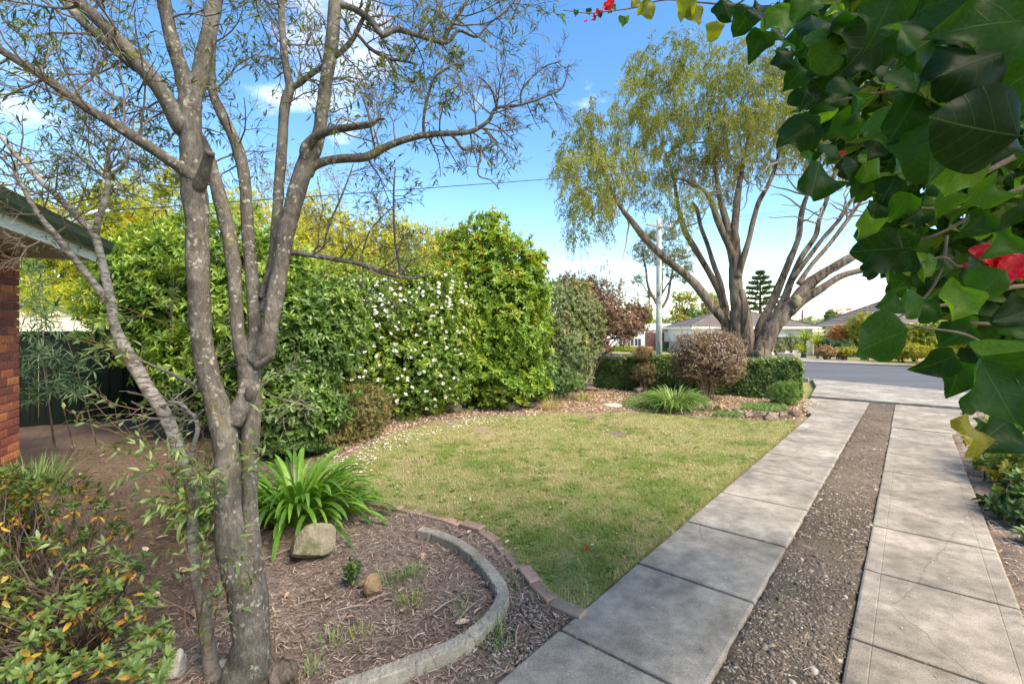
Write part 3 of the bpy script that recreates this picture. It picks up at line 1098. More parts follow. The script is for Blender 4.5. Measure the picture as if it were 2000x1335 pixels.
mb.leaves(np.stack([x, y, z], -1), d, nr, rng.uniform(.014, .042, N) * (.55 + fnoise(x, y, .25, 61) * .95), rng.uniform(.003, .0055, N) * (1 + dist * .09), 'tri', val)
mb.build('lawn_grass', M['blade'], kind='stuff')

# ragged blades leaning over the concrete and the bricks
ne = 5200
te = rng.uniform(2.7, 9.0, ne); se = -1.432 - np.abs(rng.normal(0, .025, ne))
ex_, ey_ = DN[0] * se + DD[0] * te, DN[1] * se + DD[1] * te
ke = rng.integers(0, len(edge_pts) - 1, 2600); fe = rng.random(2600)
E0 = np.array(edge_pts)
pe = E0[ke] * (1 - fe[:, None]) + E0[ke + 1] * fe[:, None] + rng.normal(0, .035, (2600, 3)) + np.array([.03, .05, 0])
ex_ = np.concatenate([ex_, pe[:, 0]]); ey_ = np.concatenate([ey_, pe[:, 1]])
kk = fnoise(ex_, ey_, .3, 67) > .38
ex_, ey_ = ex_[kk], ey_[kk]; ne = len(ex_)
az = rng.uniform(0, 6.283, ne); lean = np.abs(rng.normal(.8, .35, ne))
d = np.stack([np.cos(az) * np.sin(lean), np.sin(az) * np.sin(lean), np.cos(lean)], -1)
nr = np.stack([-np.cos(az) * np.cos(lean), -np.sin(az) * np.cos(lean), np.sin(lean)], -1)
mb = MB()
mb.leaves(np.stack([ex_, ey_, np.full(ne, .0)], -1), d, nr, rng.uniform(.02, .065, ne), rng.uniform(.003, .006, ne), 'tri', np.clip(rng.normal(.4, .3, ne), 0, 1))
mb.build('edge_grass', M['blade'], kind='stuff')

# broad weeds and clover in the lawn
M['weed'] = leafmat('weed_leaves', [(0, (.12, .2, .04)), (1, (.2, .3, .08))], .3, .5)
wx, wy = scatter(lawn_poly, 380, .6)
extra = [(1010, 1030), (1035, 1045), (960, 1035), (990, 1045), (1325, 1075), (1400, 985), (1420, 960), (1390, 1010), (1440, 940), (1030, 1062)]
for u, v in extra:
    q = G(u, v); wx = np.append(wx, q[0] + rng.normal(0, .04, 4)); wy = np.append(wy, q[1] + rng.normal(0, .06, 4))
kk = inpoly(wx, wy, lawn_poly); wx, wy = wx[kk], wy[kk]
N = len(wx) * 9
px = np.repeat(wx, 9) + rng.normal(0, .016, N); py = np.repeat(wy, 9) + rng.normal(0, .016, N)
az = rng.uniform(0, 6.283, N)
d = np.stack([np.cos(az), np.sin(az), rng.uniform(.1, .7, N)], -1)
mb = MB()
mb.leaves(np.stack([px, py, rng.uniform(.006, .025, N)], -1), d, np.stack([np.zeros(N), np.zeros(N), np.ones(N)], -1) + rng.normal(0, .2, (N, 3)), rng.uniform(.018, .035, N), rng.uniform(.012, .02, N), 'oval')
mb.build('lawn_weeds', M['weed'], kind='stuff')

# ------------------------------------------------------------------ mulch, leaf litter, pebbles, petals
M['mulch'] = leafmat('bark_mulch', [(0, (.10, .07, .055)), (.3, (.22, .155, .12)), (.65, (.36, .27, .215)), (.88, (.5, .39, .31)), (1, (.64, .53, .42))], .05, .9, .15)
def chips(poly, n, bias, Lr, Wr, name, m, zoff=0.0, valf=None, tilt=.25, tmpl='sliver', zb=True):
    x, y = scatter(poly, n, bias)
    k = ~inpoly(x, y, lawn_poly)
    x, y = x[k], y[k]; N = len(x)
    z = -.012 + (fnoise(x, y, .5, 3) - .5) * .04 + .006 + rng.uniform(0, .012, N) + zoff
    az = rng.uniform(0, 6.283, N)
    d = np.stack([np.cos(az), np.sin(az), rng.normal(0, tilt, N)], -1)
    nr = np.stack([rng.normal(0, tilt, N), rng.normal(0, tilt, N), np.ones(N)], -1)
    L = rng.uniform(Lr[0], Lr[1], N) * (1 + np.hypot(x, y) * .03); W = rng.uniform(Wr[0], Wr[1], N) * (1 + np.hypot(x, y) * .06)
    mb = MB()
    mb.leaves(np.stack([x, y, z], -1), d, nr, L, W, tmpl, (valf(x, y, N) if valf else rng.random(N)))
    return mb.build(name, m, kind='stuff')


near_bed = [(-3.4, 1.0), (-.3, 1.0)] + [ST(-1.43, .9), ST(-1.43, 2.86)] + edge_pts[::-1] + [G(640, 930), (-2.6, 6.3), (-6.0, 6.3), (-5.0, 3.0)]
chips(near_bed, 50000, 1.5, (.012, .05), (.0018, .0055), 'bark_mulch', M['mulch'], 0, lambda x, y, N: np.clip(rng.random(N) ** 1.1 * .95 - .5 * np.clip((-x - 1.6) / 1.0, 0, 1), 0, 1))  # chips darken to the left, shade put into their colour
chips([ST(.49, .5), ST(.49, 10.0), ST(2.6, 10), ST(2.6, .5)], 14000, 1.0, (.015, .055), (.003, .007), 'border_mulch', M['mulch'])
M['litter'] = leafmat('dry_leaf_litter', [(0, (.24, .155, .1)), (.35, (.4, .27, .18)), (.7, (.56, .41, .29)), (1, (.68, .55, .43))], .15, .8, .2)
litter_poly = [G(u, v) for u, v in [(640, 905), (700, 872), (770, 842), (850, 822), (930, 813), (1010, 810), (1100, 805), (1180, 804), (1250, 803), (1330, 808), (1400, 812), (1470, 820), (1553, 825), (1600, 790), (1560, 772), (1400, 770), (1300, 765), (1150, 745), (1080, 752), (950, 775), (850, 792), (760, 815), (680, 850), (630, 880)]]
chips(litter_poly, 21000, 0, (.025, .065), (.01, .024), 'leaf_litter', M['litter'], .004, None, .4, 'diamond')
chips(near_bed, 170, .6, (.05, .09), (.018, .035), 'fallen_leaves', M['litter'], .012, None, .35, 'oval')
chips([ST(-.68, 1.2), ST(-.68, 12), ST(-.25, 12), ST(-.25, 1.2)], 600, .9, (.012, .05), (.002, .004), 'dry_straw', leafmat('dry_straw', [(0, (.36, .25, .17)), (1, (.66, .5, .36))], .1, .8), .014)
M['petal_white'] = leafmat('white_petals', [(0, (.68, .56, .5)), (.4, (.78, .72, .68)), (1, (.86, .84, .82))], .3, .6, .2, (1, 1, 1))
pet = [G(u, v) for u, v in [(640, 930), (660, 890), (720, 858), (790, 835), (870, 812), (960, 800), (1060, 800), (1050, 815), (950, 830), (850, 850), (760, 880), (700, 930)]]
x, y = scatter(pet, 1700)
k = rng.random(len(x)) < np.clip(fnoise(x, y, .6, 71) * 2.4 - .75, .04, 1)
x, y = x[k], y[k]; N = len(x)
az = rng.uniform(0, 6.28, N)
mb = MB()
mb.leaves(np.stack([x, y, rng.uniform(.012, .03, N)], -1), np.stack([np.cos(az), np.sin(az), rng.normal(0, .3, N)], -1), np.stack([rng.normal(0, .4, N), rng.normal(0, .4, N), np.ones(N)], -1), rng.uniform(.016, .034, N), rng.uniform(.014, .024, N), 'petal')
mb.build('fallen_petals', M['petal_white'], kind='stuff')

M['pebble'] = leafmat('pebbles', [(0, (.07, .055, .043)), (.35, (.13, .103, .078)), (.65, (.19, .152, .115)), (.9, (.26, .21, .155)), (1, (.4, .36, .3))], .0, .7, .35)
x, y = scatter([ST(-.685, 1.0), ST(-.685, 13), ST(-.245, 13), ST(-.245, 1.0)], 9500, 1.0)
k = rng.random(len(x)) < np.clip(fnoise(x, y, .35, 83) * 2.8 - .6, .1, 1)
x, y = x[k], y[k]; N = len(x)
sz = rng.uniform(.004, .0105, N) * (1 + (rng.random(N) < .04) * 1.2)
z = -.002 + (fnoise(x, y, .3, 23) - .5) * .022
mb = MB()
sc = np.stack([sz * rng.uniform(1, 1.6, N), sz, sz * rng.uniform(.45, .75, N)], -1)
instmesh(mb, ICO1[0], [ICO1[1]], np.stack([x, y, z - sz * .1], -1), sc, rand_axes(N, .2), rng.random(N))
mb.build('pebbles', M['pebble'], smooth=True, kind='stuff')
# a few pebbles outside the curved kerb
pp = [G(u, v) for u, v in [(985, 1175), (1060, 1165), (1110, 1210), (1020, 1300), (950, 1280), (930, 1245)]]
x, y = scatter(pp, 700)
N = len(x); sz = rng.uniform(.005, .011, N)
mb = MB()
instmesh(mb, ICO1[0], [ICO1[1]], np.stack([x, y, np.full(N, .0)], -1), np.stack([sz * 1.3, sz, sz * .6], -1), rand_axes(N, .2), rng.random(N))
mb.build('kerb_pebbles', M['pebble'], smooth=True, kind='stuff')

# twigs lying on the mulch
M['twig'] = simple('dead_twig', (.30, .24, .19), .9, .3, 12, .3)
for i, (u, v, L, a) in enumerate([(555, 1080, .3, .9), (600, 1180, .14, .5), (870, 1185, .2, .9), (915, 1195, .22, 1.1), (690, 1190, .18, .3), (740, 1170, .16, .7), (1010, 1245, .16, 1.5)]):
    c = G(u, v)
    d = np.array([math.cos(a), math.sin(a), 0])
    sdv = np.array([-d[1], d[0], 0])
    mb = MB()
    mb.tube([c - d * L / 2 + np.array([0, 0, .012]), c + sdv * .008 + np.array([0, 0, .018]), c + d * L / 2 + np.array([0, 0, .014])], [.0045, .005, .003], 6)
    mb.tube([c + d * L * .1 + np.array([0, 0, .018]), c + d * L * .3 + sdv * L * .2 + np.array([0, 0, .016])], [.003, .0015], 5)
    o = mb.build('twig', M['twig'])
    tag(o, ['long bare twig lying below the sandstone rock', 'short thick pale stick in the mulch between trunk and brown stone', 'dry twig in the mulch near the inner side of the kerb', 'longest dry twig touching the inner side of the curved kerb',
            'dry twig between the trunk and the brown stone', 'short twig just right of the upright brown stone', 'dry twig in the gravelly corner between kerb and driveway'][i], 'twig', 'twigs on the mulch')

# bits blown over the slabs
x, y = scatter([ST(-1.4, 1.0), ST(-1.4, 12.5), ST(.46, 12.5), ST(.46, 1.0)], 420, .8)
s_ = x * DN[0] + y * DN[1]
k = (s_ < -.7) | (s_ > -.23)
x, y = x[k], y[k]; N = len(x); az = rng.uniform(0, 6.28, N)
mb = MB()
mb.leaves(np.stack([x, y, rng.uniform(.017, .02, N)], -1), np.stack([np.cos(az), np.sin(az), rng.normal(0, .1, N)], -1), np.stack([rng.normal(0, .2, N), rng.normal(0, .2, N), np.ones(N)], -1), rng.uniform(.008, .035, N), rng.uniform(.003, .01, N), 'diamond')
mb.build('slab_litter', M['litter'], kind='stuff')

# fallen leaves on the grass, weeds and dirt in the joints
x, y = scatter(lawn_poly, 260, .2)
N = len(x); az = rng.uniform(0, 6.28, N)
mb = MB()
mb.leaves(np.stack([x, y, rng.uniform(.02, .035, N)], -1), np.stack([np.cos(az), np.sin(az), rng.normal(0, .25, N)], -1), np.stack([rng.normal(0, .35, N), rng.normal(0, .35, N), np.ones(N)], -1), rng.uniform(.02, .055, N), rng.uniform(.01, .022, N), 'oval4')
mb.build('lawn_leaves', M['litter'], kind='stuff')
jx, jy = [], []
for j_ in joints[3:]:
    for k_ in range(5):
        s0_ = rng.choice([rng.uniform(-1.42, -.7), rng.uniform(-.23, .48)])
        nn_ = rng.integers(3, 14)
        q_ = [ST(s0_ + rng.normal(0, .03), j_ + rng.normal(0, .004) - (.02 if s0_ > -.3 else 0)) for _ in range(nn_)]
        jx += [a_[0] for a_ in q_]; jy += [a_[1] for a_ in q_]
jx = np.array(jx); jy = np.array(jy); N = len(jx)
az = rng.uniform(0, 6.283, N); lean = np.abs(rng.normal(.7, .35, N))
d = np.stack([np.cos(az) * np.sin(lean), np.sin(az) * np.sin(lean), np.cos(lean)], -1)
mb = MB()
mb.leaves(np.stack([jx, jy, np.full(N, -.005)], -1), d, np.stack([-np.cos(az) * np.cos(lean), -np.sin(az) * np.cos(lean), np.sin(lean)], -1), rng.uniform(.015, .04, N), rng.uniform(.003, .006, N), 'tri', rng.random(N))
mb.build('joint_weeds', M['blade'], kind='stuff')


# ------------------------------------------------------------------ bark
def mat_bark_lichen():
    m, nt, b, out = mat('lichen_bark')
    co = objco(nt)
    n1 = noise(nt, 5, 6, .65, co, .5)
    n2 = noise(nt, 60, 5, .7, objco(nt, (1, 1, .35)), .4)
    r1 = ramp(nt, n1.outputs['Fac'], [(.3, (.075, .066, .056)), (.55, (.13, .118, .103)), (.75, (.2, .185, .165))])
    r2 = ramp(nt, n2.outputs['Fac'], [(.3, .4), (.7, 1.35)])
    x = mixc(nt, .9, r1.outputs[0], r2.outputs[0], 'MULTIPLY')
    n9 = noise(nt, 170, 3, .7, co)
    r9 = ramp(nt, n9.outputs['Fac'], [(.35, .6), (.65, 1.3)])
    x = mixc(nt, .8, x, r9.outputs[0], 'MULTIPLY')
    vo = nt.nodes.new('ShaderNodeTexVoronoi'); vo.inputs['Scale'].default_value = 34
    wob = noise(nt, 30, 3, .6, co)
    mv = mixc(nt, .06, co, wob.outputs['Color'])
    nt.links.new(mv, vo.inputs['Vector'])
    n3 = noise(nt, 8, 5, .7, co)
    sp = ramp(nt, vo.outputs['Distance'], [(.2, .8), (.36, 0.0)])
    gate = ramp(nt, n3.outputs['Fac'], [(.44, 0.0), (.54, .9)])
    f = mixc(nt, 1.0, sp.outputs[0], gate.outputs[0], 'MULTIPLY')
    x = mixc(nt, f, x, (.38, .385, .31))
    n4 = noise(nt, 3.2, 6, .75, objco(nt, (1, 1, .7)))
    g4 = ramp(nt, n4.outputs['Fac'], [(.56, 0.0), (.66, .65)])
    x = mixc(nt, g4.outputs[0], x, (.2, .19, .17))
    n8 = noise(nt, 4.5, 5, .7, objco(nt, (1.2, 1.2, .8)))
    g8 = ramp(nt, n8.outputs['Fac'], [(.58, 0.0), (.68, .55)])
    x = mixc(nt, g8.outputs[0], x, (.16, .145, .045))
    nt.links.new(x, b.inputs['Base Color'])
    b.inputs['Roughness'].default_value = .9
    b.inputs['Specular IOR Level'].default_value = .2
    bump(nt, b, mixc(nt, .5, n2.outputs['Fac'], n1.outputs['Fac']), .9, .015)
    return m


def mat_bark_banded():
    m, nt, b, out = mat('banded_pale_bark')
    n1 = noise(nt, 15, 6, .75, objco(nt, (.8, .8, 2.3)), 1.2)
    n2 = noise(nt, 60, 4, .7, objco(nt))
    n3 = noise(nt, 2.5, 4, .6, objco(nt))
    r1 = ramp(nt, n1.outputs['Fac'], [(.42, (.10, .082, .064)), (.48, (.2, .18, .155)), (.53, (.31, .285, .255)), (.8, (.39, .365, .335))])
    r2 = ramp(nt, n2.outputs['Fac'], [(.3, .7), (.7, 1.1)])
    x = mixc(nt, .8, r1.outputs[0], r2.outputs[0], 'MULTIPLY')
    sp = nt.nodes.new('ShaderNodeSeparateXYZ')
    nt.links.new(objco(nt), sp.inputs[0])
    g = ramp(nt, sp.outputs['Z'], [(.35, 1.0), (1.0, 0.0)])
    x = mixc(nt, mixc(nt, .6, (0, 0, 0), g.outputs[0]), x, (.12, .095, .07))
    nt.links.new(x, b.inputs['Base Color'])
    b.inputs['Roughness'].default_value = .85
    bump(nt, b, mixc(nt, .5, n2.outputs['Fac'], n1.outputs['Fac']), .5, .01)
    return m


def mat_bark_rough(name, c1, c2, sc=1.0):
    m, nt, b, out = mat(name)
    n1 = noise(nt, 6.5 * sc, 7, .72, objco(nt, (1, 1, .2)), .8)
    n2 = noise(nt, 2 * sc, 5, .6, objco(nt))
    r1 = ramp(nt, n1.outputs['Fac'], [(.38, np.array(c1) * .28), (.47, c1), (.66, c2)])
    r2 = ramp(nt, n2.outputs['Fac'], [(.3, .7), (.7, 1.25)])
    nt.links.new(mixc(nt, .9, r1.outputs[0], r2.outputs[0], 'MULTIPLY'), b.inputs['Base Color'])
    b.inputs['Roughness'].default_value = .92
    b.inputs['Specular IOR Level'].default_value = .15
    bump(nt, b, n1.outputs['Fac'], 1.0, .06)
    return m


M['bark'] = mat_bark_lichen()
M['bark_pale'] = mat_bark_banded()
M['bark_rough'] = mat_bark_rough('fissured_bark', (.15, .115, .085), (.28, .23, .185))
M['bark_dark'] = mat_bark_rough('dark_bark', (.12, .09, .07), (.24, .19, .16), 2)
M['twig_brown'] = simple('twig_bark', (.14, .105, .085), .85, .25, 30, .2)
M['twig_grey'] = simple('grey_twig_bark', (.27, .235, .205), .85, .3, 25, .2)
M['leaf_near'] = leafmat('slender_leaves', [(0, (.05, .09, .028)), (.5, (.10, .15, .04)), (.85, (.16, .20, .05)), (1, (.26, .24, .07))], .4, .4)


def limb(mb, pts, sides=14, wob=.10, seed=0, sub=5, cap=True):
    sub = 9 if sides >= 16 else sub
    """pts: (u, v, width px, distance)"""
    p = smoothpath(np.array(pts, float), sub)
    w = np.array([P(u, v, Y) for u, v, _, Y in p])
    r = p[:, 2] / 2 / F * p[:, 3] * np.cos(np.arctan(np.abs(p[:, 0] - 1000) / F))
    mb.tube(w, np.maximum(r, .0012), sides, wob=wob, seed=seed, cap=cap)
    return w, r


class Growth:
    """recursive twigs with leaf spots"""
    def __init__(self, seed):
        self.r = np.random.default_rng(seed)
        self.tw = MB(); self.lp = []; self.ld = []

    def grow(self, p, d, L, r, lev, leafy=.6, wig=.3, up=.04, kids=(3, 5), seg=.055, stop=None):
        R_ = self.r
        n = max(3, int(L / seg)); st = L / n
        pts = [np.array(p, float)]; d = unit(np.array(d, float)); ds = [d]
        for i in range(n):
            d = unit(d + R_.normal(0, wig, 3) * .55 + np.array([0, 0, up]))
            q = pts[-1] + d * st
            if q[2] < .2:
                d[2] = abs(d[2]); q = pts[-1] + d * st
            pts.append(q); ds.append(d)
        rad = np.linspace(r, max(r * .35, .0008), n + 1)
        self.tw.tube(pts, rad, 5 if r > .004 else 3, cap=False)
        if lev > 0:
            k = R_.integers(kids[0], kids[1] + 1)
            for j in range(k):
                i = int(R_.uniform(.25, 1.0) * n)
                i = min(max(i, 1), n)
                pd = unit(np.cross(ds[i], R_.normal(size=3)))
                cd = unit(ds[i] * R_.uniform(.5, 1.0) + pd * R_.uniform(.5, 1.0))
                self.grow(pts[i], cd, L * R_.uniform(.4, .75), max(rad[i] * .62, .0009), lev - 1, leafy, wig, up, kids, seg)
        if lev <= 1:
            for i in range(1, n + 1):
                if R_.random() < leafy * (.5 if lev else 1):
                    for s in range(R_.integers(1, 4)):
                        pd = unit(np.cross(ds[i], R_.normal(size=3)))
                        self.lp.append(pts[i]); self.ld.append(unit(ds[i] * .8 + pd * .8 + np.array([0, 0, -.1])))
        return pts, ds

    def along(self, path, rad, n, L, lev, leafy, side=None, t0=.2, t1=1.0, **kw):
        R_ = self.r
        tg = unit(np.gradient(path, axis=0))
        for k in range(n):
            i = int(R_.uniform(t0, t1) * (len(path) - 1))
            pd = unit(np.cross(tg[i], R_.normal(size=3)))
            d = unit(tg[i] * R_.uniform(.1, .7) + pd + (np.array(side) * .6 if side is not None else 0))
            self.grow(path[i], d, L * R_.uniform(.6, 1.25), min(rad[i] * .4, .0042) + .0009, lev, leafy, **kw)

    def finish(self, parent, twmat, lfmat, L=(.026, .052), W=(.0055, .0095), tmpl='lance', name='leaves'):
        if self.tw.n:
            self.tw.build('twigs', twmat, parent, kind='stuff')
        N = len(self.lp)
        if N:
            lp = np.array(self.lp); ld = np.array(self.ld)
            nr = np.array([0, 0, 1.0]) + self.r.normal(0, .55, (N, 3))
            b = MB()
            b.leaves(lp, ld, nr, self.r.uniform(L[0], L[1], N), self.r.uniform(W[0], W[1], N), tmpl)
            b.build(name, lfmat, parent, kind='stuff')
        return N


# ------------------------------------------------------------------ the lichen-covered multi-stem tree in front
root = empty('multi_stem_tree', G(478, 1335), 'grey lichen-spotted tree with several upright stems rising from the mulch bed', 'tree')
tree_limbs = {}
def L1(name, pts, seed, sides=16, wob=.06):
    mb = MB()
    w, r = limb(mb, pts, sides, wob, seed)
    mb.build(name, M['bark'], root, smooth=True)
    tree_limbs.setdefault(name, []).append((w, r))
    return w, r

A = L1('trunk', [(474, 1350, 128, 2.12), (477, 1325, 106, 2.12), (486, 1285, 84, 2.12), (488, 1230, 70, 2.12), (480, 1165, 72, 2.13), (463, 1110, 68, 2.13), (450, 1040, 60, 2.14), (445, 970, 54, 2.14), (443, 900, 52, 2.15), (438, 840, 55, 2.15), (424, 790, 50, 2.15), (410, 747, 47, 2.15), (399, 690, 45, 2.15), (392, 641, 45, 2.15), (389, 590, 47, 2.15), (388, 536, 48, 2.15), (385, 480, 48, 2.15), (384, 422, 49, 2.15), (380, 375, 54, 2.15), (377, 340, 54, 2.15), (374, 300, 48, 2.14), (372, 246, 47, 2.14), (371, 197, 48, 2.13), (373, 168, 44, 2.13), (376, 146, 22, 2.13)], 1, 22, .07)
B = L1('trunk', [(512, 1340, 84, 2.2), (502, 1290, 62, 2.18), (503, 1217, 50, 2.18), (498, 1150, 52, 2.19), (492, 1080, 40, 2.2), (488, 1010, 36, 2.22), (487, 930, 36, 2.24), (488, 860, 40, 2.25), (490, 800, 44, 2.26), (487, 750, 46, 2.26), (488, 715, 52, 2.27), (492, 690, 50, 2.27)], 2, 18, .07)
# bridge between the two stems
L1('stem', [(455, 830, 34, 2.16), (468, 800, 40, 2.18), (482, 772, 42, 2.22), (489, 745, 40, 2.25)], 33, 14, .12)
C1 = L1('stem', [(482, 705, 44, 2.27), (470, 672, 32, 2.27), (464, 641, 28, 2.28), (460, 590, 28, 2.29), (458, 536, 30, 2.3), (455, 515, 33, 2.3), (449, 465, 31, 2.31), (441, 430, 32, 2.32), (430, 390, 30, 2.33), (420, 350, 27, 2.35), (410, 312, 24, 2.38), (398, 280, 20, 2.41), (384, 250, 14, 2.43), (374, 225, 8, 2.44)], 3)
C2 = L1('stem', [(495, 700, 42, 2.28), (498, 660, 30, 2.3), (497, 610, 28, 2.32), (493, 553, 27, 2.34), (486, 483, 26, 2.36), (483, 430, 25, 2.38), (478, 352, 25, 2.4), (466, 296, 25, 2.42), (451, 257, 23, 2.44), (428, 213, 21, 2.46), (415, 178, 20, 2.47), (413, 140, 17, 2.48), (416, 90, 14, 2.5), (420, 20, 12, 2.5), (424, -60, 9, 2.5)], 4)
C3 = L1('stem', [(500, 705, 44, 2.26), (517, 680, 44, 2.25), (525, 655, 37, 2.25), (529, 627, 34, 2.25), (539, 571, 34, 2.26), (551, 500, 34, 2.27), (560, 448, 35, 2.27), (567, 422, 35, 2.28), (581, 370, 36, 2.29), (600, 315, 38, 2.3), (613, 287, 34, 2.3), (623, 262, 27, 2.3), (630, 211, 25, 2.3), (638, 148, 26, 2.31), (648, 88, 26, 2.31), (655, 0, 27, 2.32), (660, -70, 24, 2.33)], 5)
C4 = L1('stem', [(515, 610, 22, 2.34), (527, 545, 21, 2.36), (537, 480, 22, 2.37), (542, 420, 22, 2.38), (546, 352, 22, 2.4), (551, 282, 21, 2.41), (556, 211, 21, 2.42), (566, 172, 19, 2.43), (560, 140, 15, 2.43), (555, 100, 14, 2.44), (551, 53, 14, 2.45), (549, 0, 13, 2.46), (547, -50, 11, 2.47)], 6)
AL = L1('stem', [(368, 205, 36, 2.13), (364, 172, 38, 2.13), (356, 141, 35, 2.12), (342, 100, 31, 2.1), (333, 68, 31, 2.09), (326, 30, 30, 2.08), (320, 0, 30, 2.07), (308, -70, 27, 2.05)], 7)
AR = L1('stem', [(374, 205, 36, 2.14), (381, 174, 39, 2.14), (391, 141, 35, 2.15), (399, 105, 33, 2.16), (407, 70, 33, 2.17), (414, 30, 33, 2.18), (420, 0, 33, 2.19), (434, -70, 30, 2.2)], 8)
br = {}
def LB(key, pts, seed, sides=10, wob=.08):
    mb = MB()
    w, r = limb(mb, pts, sides, wob, seed)
    mb.build('branch', M['bark'], root, smooth=True)
    br[key] = (w, r)
LB('ll', [(388, 360, 18, 2.13), (374, 342, 32, 2.12), (350, 325, 30, 2.1), (334, 315, 27, 2.08), (290, 285, 27, 2.05), (246, 257, 26, 2.0), (210, 235, 25, 1.97), (176, 215, 25, 1.95), (140, 190, 24, 1.92), (106, 165, 24, 1.9), (53, 130, 22, 1.88), (0, 97, 22, 1.85), (-70, 45, 18, 1.82)], 11, 12)
LB('ld', [(370, 290, 22, 2.15), (362, 262, 34, 2.14), (347, 240, 37, 2.1), (331, 204, 38, 2.08), (299, 155, 38, 2.04), (268, 120, 36, 2.02), (229, 77, 34, 1.98), (187, 35, 32, 1.95), (151, 0, 30, 1.93), (90, -60, 26, 1.9)], 12, 12)
LB('lp', [(268, 135, 20, 2.06), (246, 116, 22, 2.07), (197, 74, 23, 2.1), (158, 39, 24, 2.12), (127, 0, 24, 2.14), (100, -50, 22, 2.15)], 13)
LB('stub', [(380, 385, 14, 2.14), (388, 366, 28, 2.125), (398, 340, 27, 2.1), (404, 318, 23, 2.08), (409, 300, 22, 2.06)], 14, 12, .05)
LB('dark', [(596, 330, 16, 2.3), (598, 308, 27, 2.28), (598, 288, 24, 2.26), (616, 268, 18, 2.24), (651, 254, 16, 2.2), (690, 248, 15, 2.16), (723, 242, 13, 2.13), (738, 233, 6, 2.12), (752, 231, 4, 2.1)], 15)
LB('right', [(600, 340, 24, 2.3), (612, 325, 20, 2.3), (640, 314, 18, 2.3), (670, 310, 17, 2.3), (716, 306, 17, 2.31), (758, 285, 15, 2.32), (797, 271, 13, 2.33), (846, 262, 11, 2.35), (910, 259, 9.5, 2.37), (940, 247, 8, 2.39), (957, 232, 7, 2.4), (970, 211, 6, 2.4), (1019, 204, 5, 2.42), (1068, 187, 4, 2.44), (1100, 169, 3, 2.45), (1112, 120, 2, 2.45)], 16)
LB('upr', [(655, 10, 18, 2.32), (667, 10, 14, 2.32), (695, 19, 13, 2.33), (723, 39, 13, 2.35), (740, 62, 12, 2.36), (750, 68, 12, 2.36), (776, 58, 11, 2.38), (818, 70, 10, 2.4), (871, 83, 9, 2.42), (896, 60, 6, 2.44), (931, 72, 5, 2.46), (952, 49, 4, 2.47), (984, 25, 4, 2.48), (1010, -5, 3, 2.5)], 17)
LB('upr2', [(868, 84, 8, 2.42), (875, 62, 8, 2.4), (889, 35, 8, 2.38), (913, 0, 7, 2.36), (935, -40, 5, 2.34)], 18, 8)
LB('r2', [(568, 172, 14, 2.43), (585, 163, 12, 2.43), (599, 151, 12, 2.42), (630, 130, 11, 2.4), (669, 99, 11, 2.38), (690, 75, 10, 2.37), (705, 45, 9, 2.36), (718, 15, 8, 2.35), (728, -30, 6, 2.33)], 19, 8)
LB('m1', [(692, 62, 6, 2.36), (705, 75, 7, 2.37), (723, 95, 7, 2.4), (755, 113, 6.5, 2.43), (785, 118, 6, 2.45), (811, 125, 4, 2.46)], 20, 7)
LB('m2', [(753, 112, 4, 2.43), (768, 135, 4, 2.44), (772, 165, 4, 2.45), (788, 185, 3, 2.46)], 21, 6)
LB('m3', [(829, 263, 7, 2.35), (827, 240, 6, 2.33), (831, 210, 6, 2.31), (837, 185, 5.5, 2.3), (848, 153, 5, 2.28), (870, 135, 4, 2.26), (892, 123, 3, 2.25)], 22, 6)
LB('m4', [(880, 262, 6, 2.36), (893, 275, 6, 2.36), (906, 292, 6, 2.37), (925, 288, 4.5, 2.38), (938, 300, 4, 2.39), (934, 341, 3.2, 2.4), (959, 352, 2.5, 2.42), (975, 370, 2, 2.43)], 23, 6)
LB('m5', [(970, 211, 5, 2.4), (962, 180, 4, 2.38), (948, 160, 3.5, 2.37), (935, 150, 3, 2.36)], 24, 6)
LB('m6', [(1018, 204, 4, 2.42), (1018, 180, 3.5, 2.41), (1035, 155, 3.2, 2.4), (1065, 130, 2.6, 2.4), (1095, 120, 2, 2.4)], 25, 6)
LB('low', [(552, 497, 18, 2.28), (570, 492, 14, 2.32), (600, 497, 12, 2.38), (650, 505, 11, 2.45), (699, 514, 10, 2.52), (748, 532, 9, 2.58), (801, 543, 6, 2.65), (846, 535, 4, 2.72)], 26, 8)
LB('low2', [(608, 498, 5, 2.4), (622, 480, 5, 2.4), (632, 482, 5, 2.4), (642, 440, 4.5, 2.4), (660, 400, 4, 2.42), (680, 350, 3, 2.45), (690, 320, 2, 2.46)], 27, 6)
LB('sap', [(783, 537, 5, 2.62), (777, 500, 5, 2.62), (772, 476, 5, 2.62), (769, 420, 4.5, 2.62), (769, 373, 4, 2.62), (772, 327, 2.5, 2.62)], 28, 6)
LB('low3', [(700, 514, 4, 2.52), (712, 480, 3.5, 2.52), (722, 452, 3.5, 2.52), (745, 425, 3, 2.53), (770, 400, 2, 2.55)], 29, 6)
LB('dead', [(398, 765, 10, 2.15), (380, 752, 9, 2.16), (350, 737, 8, 2.18), (318, 722, 7.5, 2.2), (295, 712, 6, 2.22), (270, 700, 3, 2.25)], 30, 8)
LB('knot', [(502, 712, 22, 2.24), (516, 706, 21, 2.23), (530, 694, 13, 2.22), (537, 684, 6, 2.22)], 31, 12)
LB('c3b', [(510, 580, 14, 2.32), (515, 560, 12, 2.31), (524, 535, 12, 2.3), (535, 515, 11, 2.29)], 34, 8)
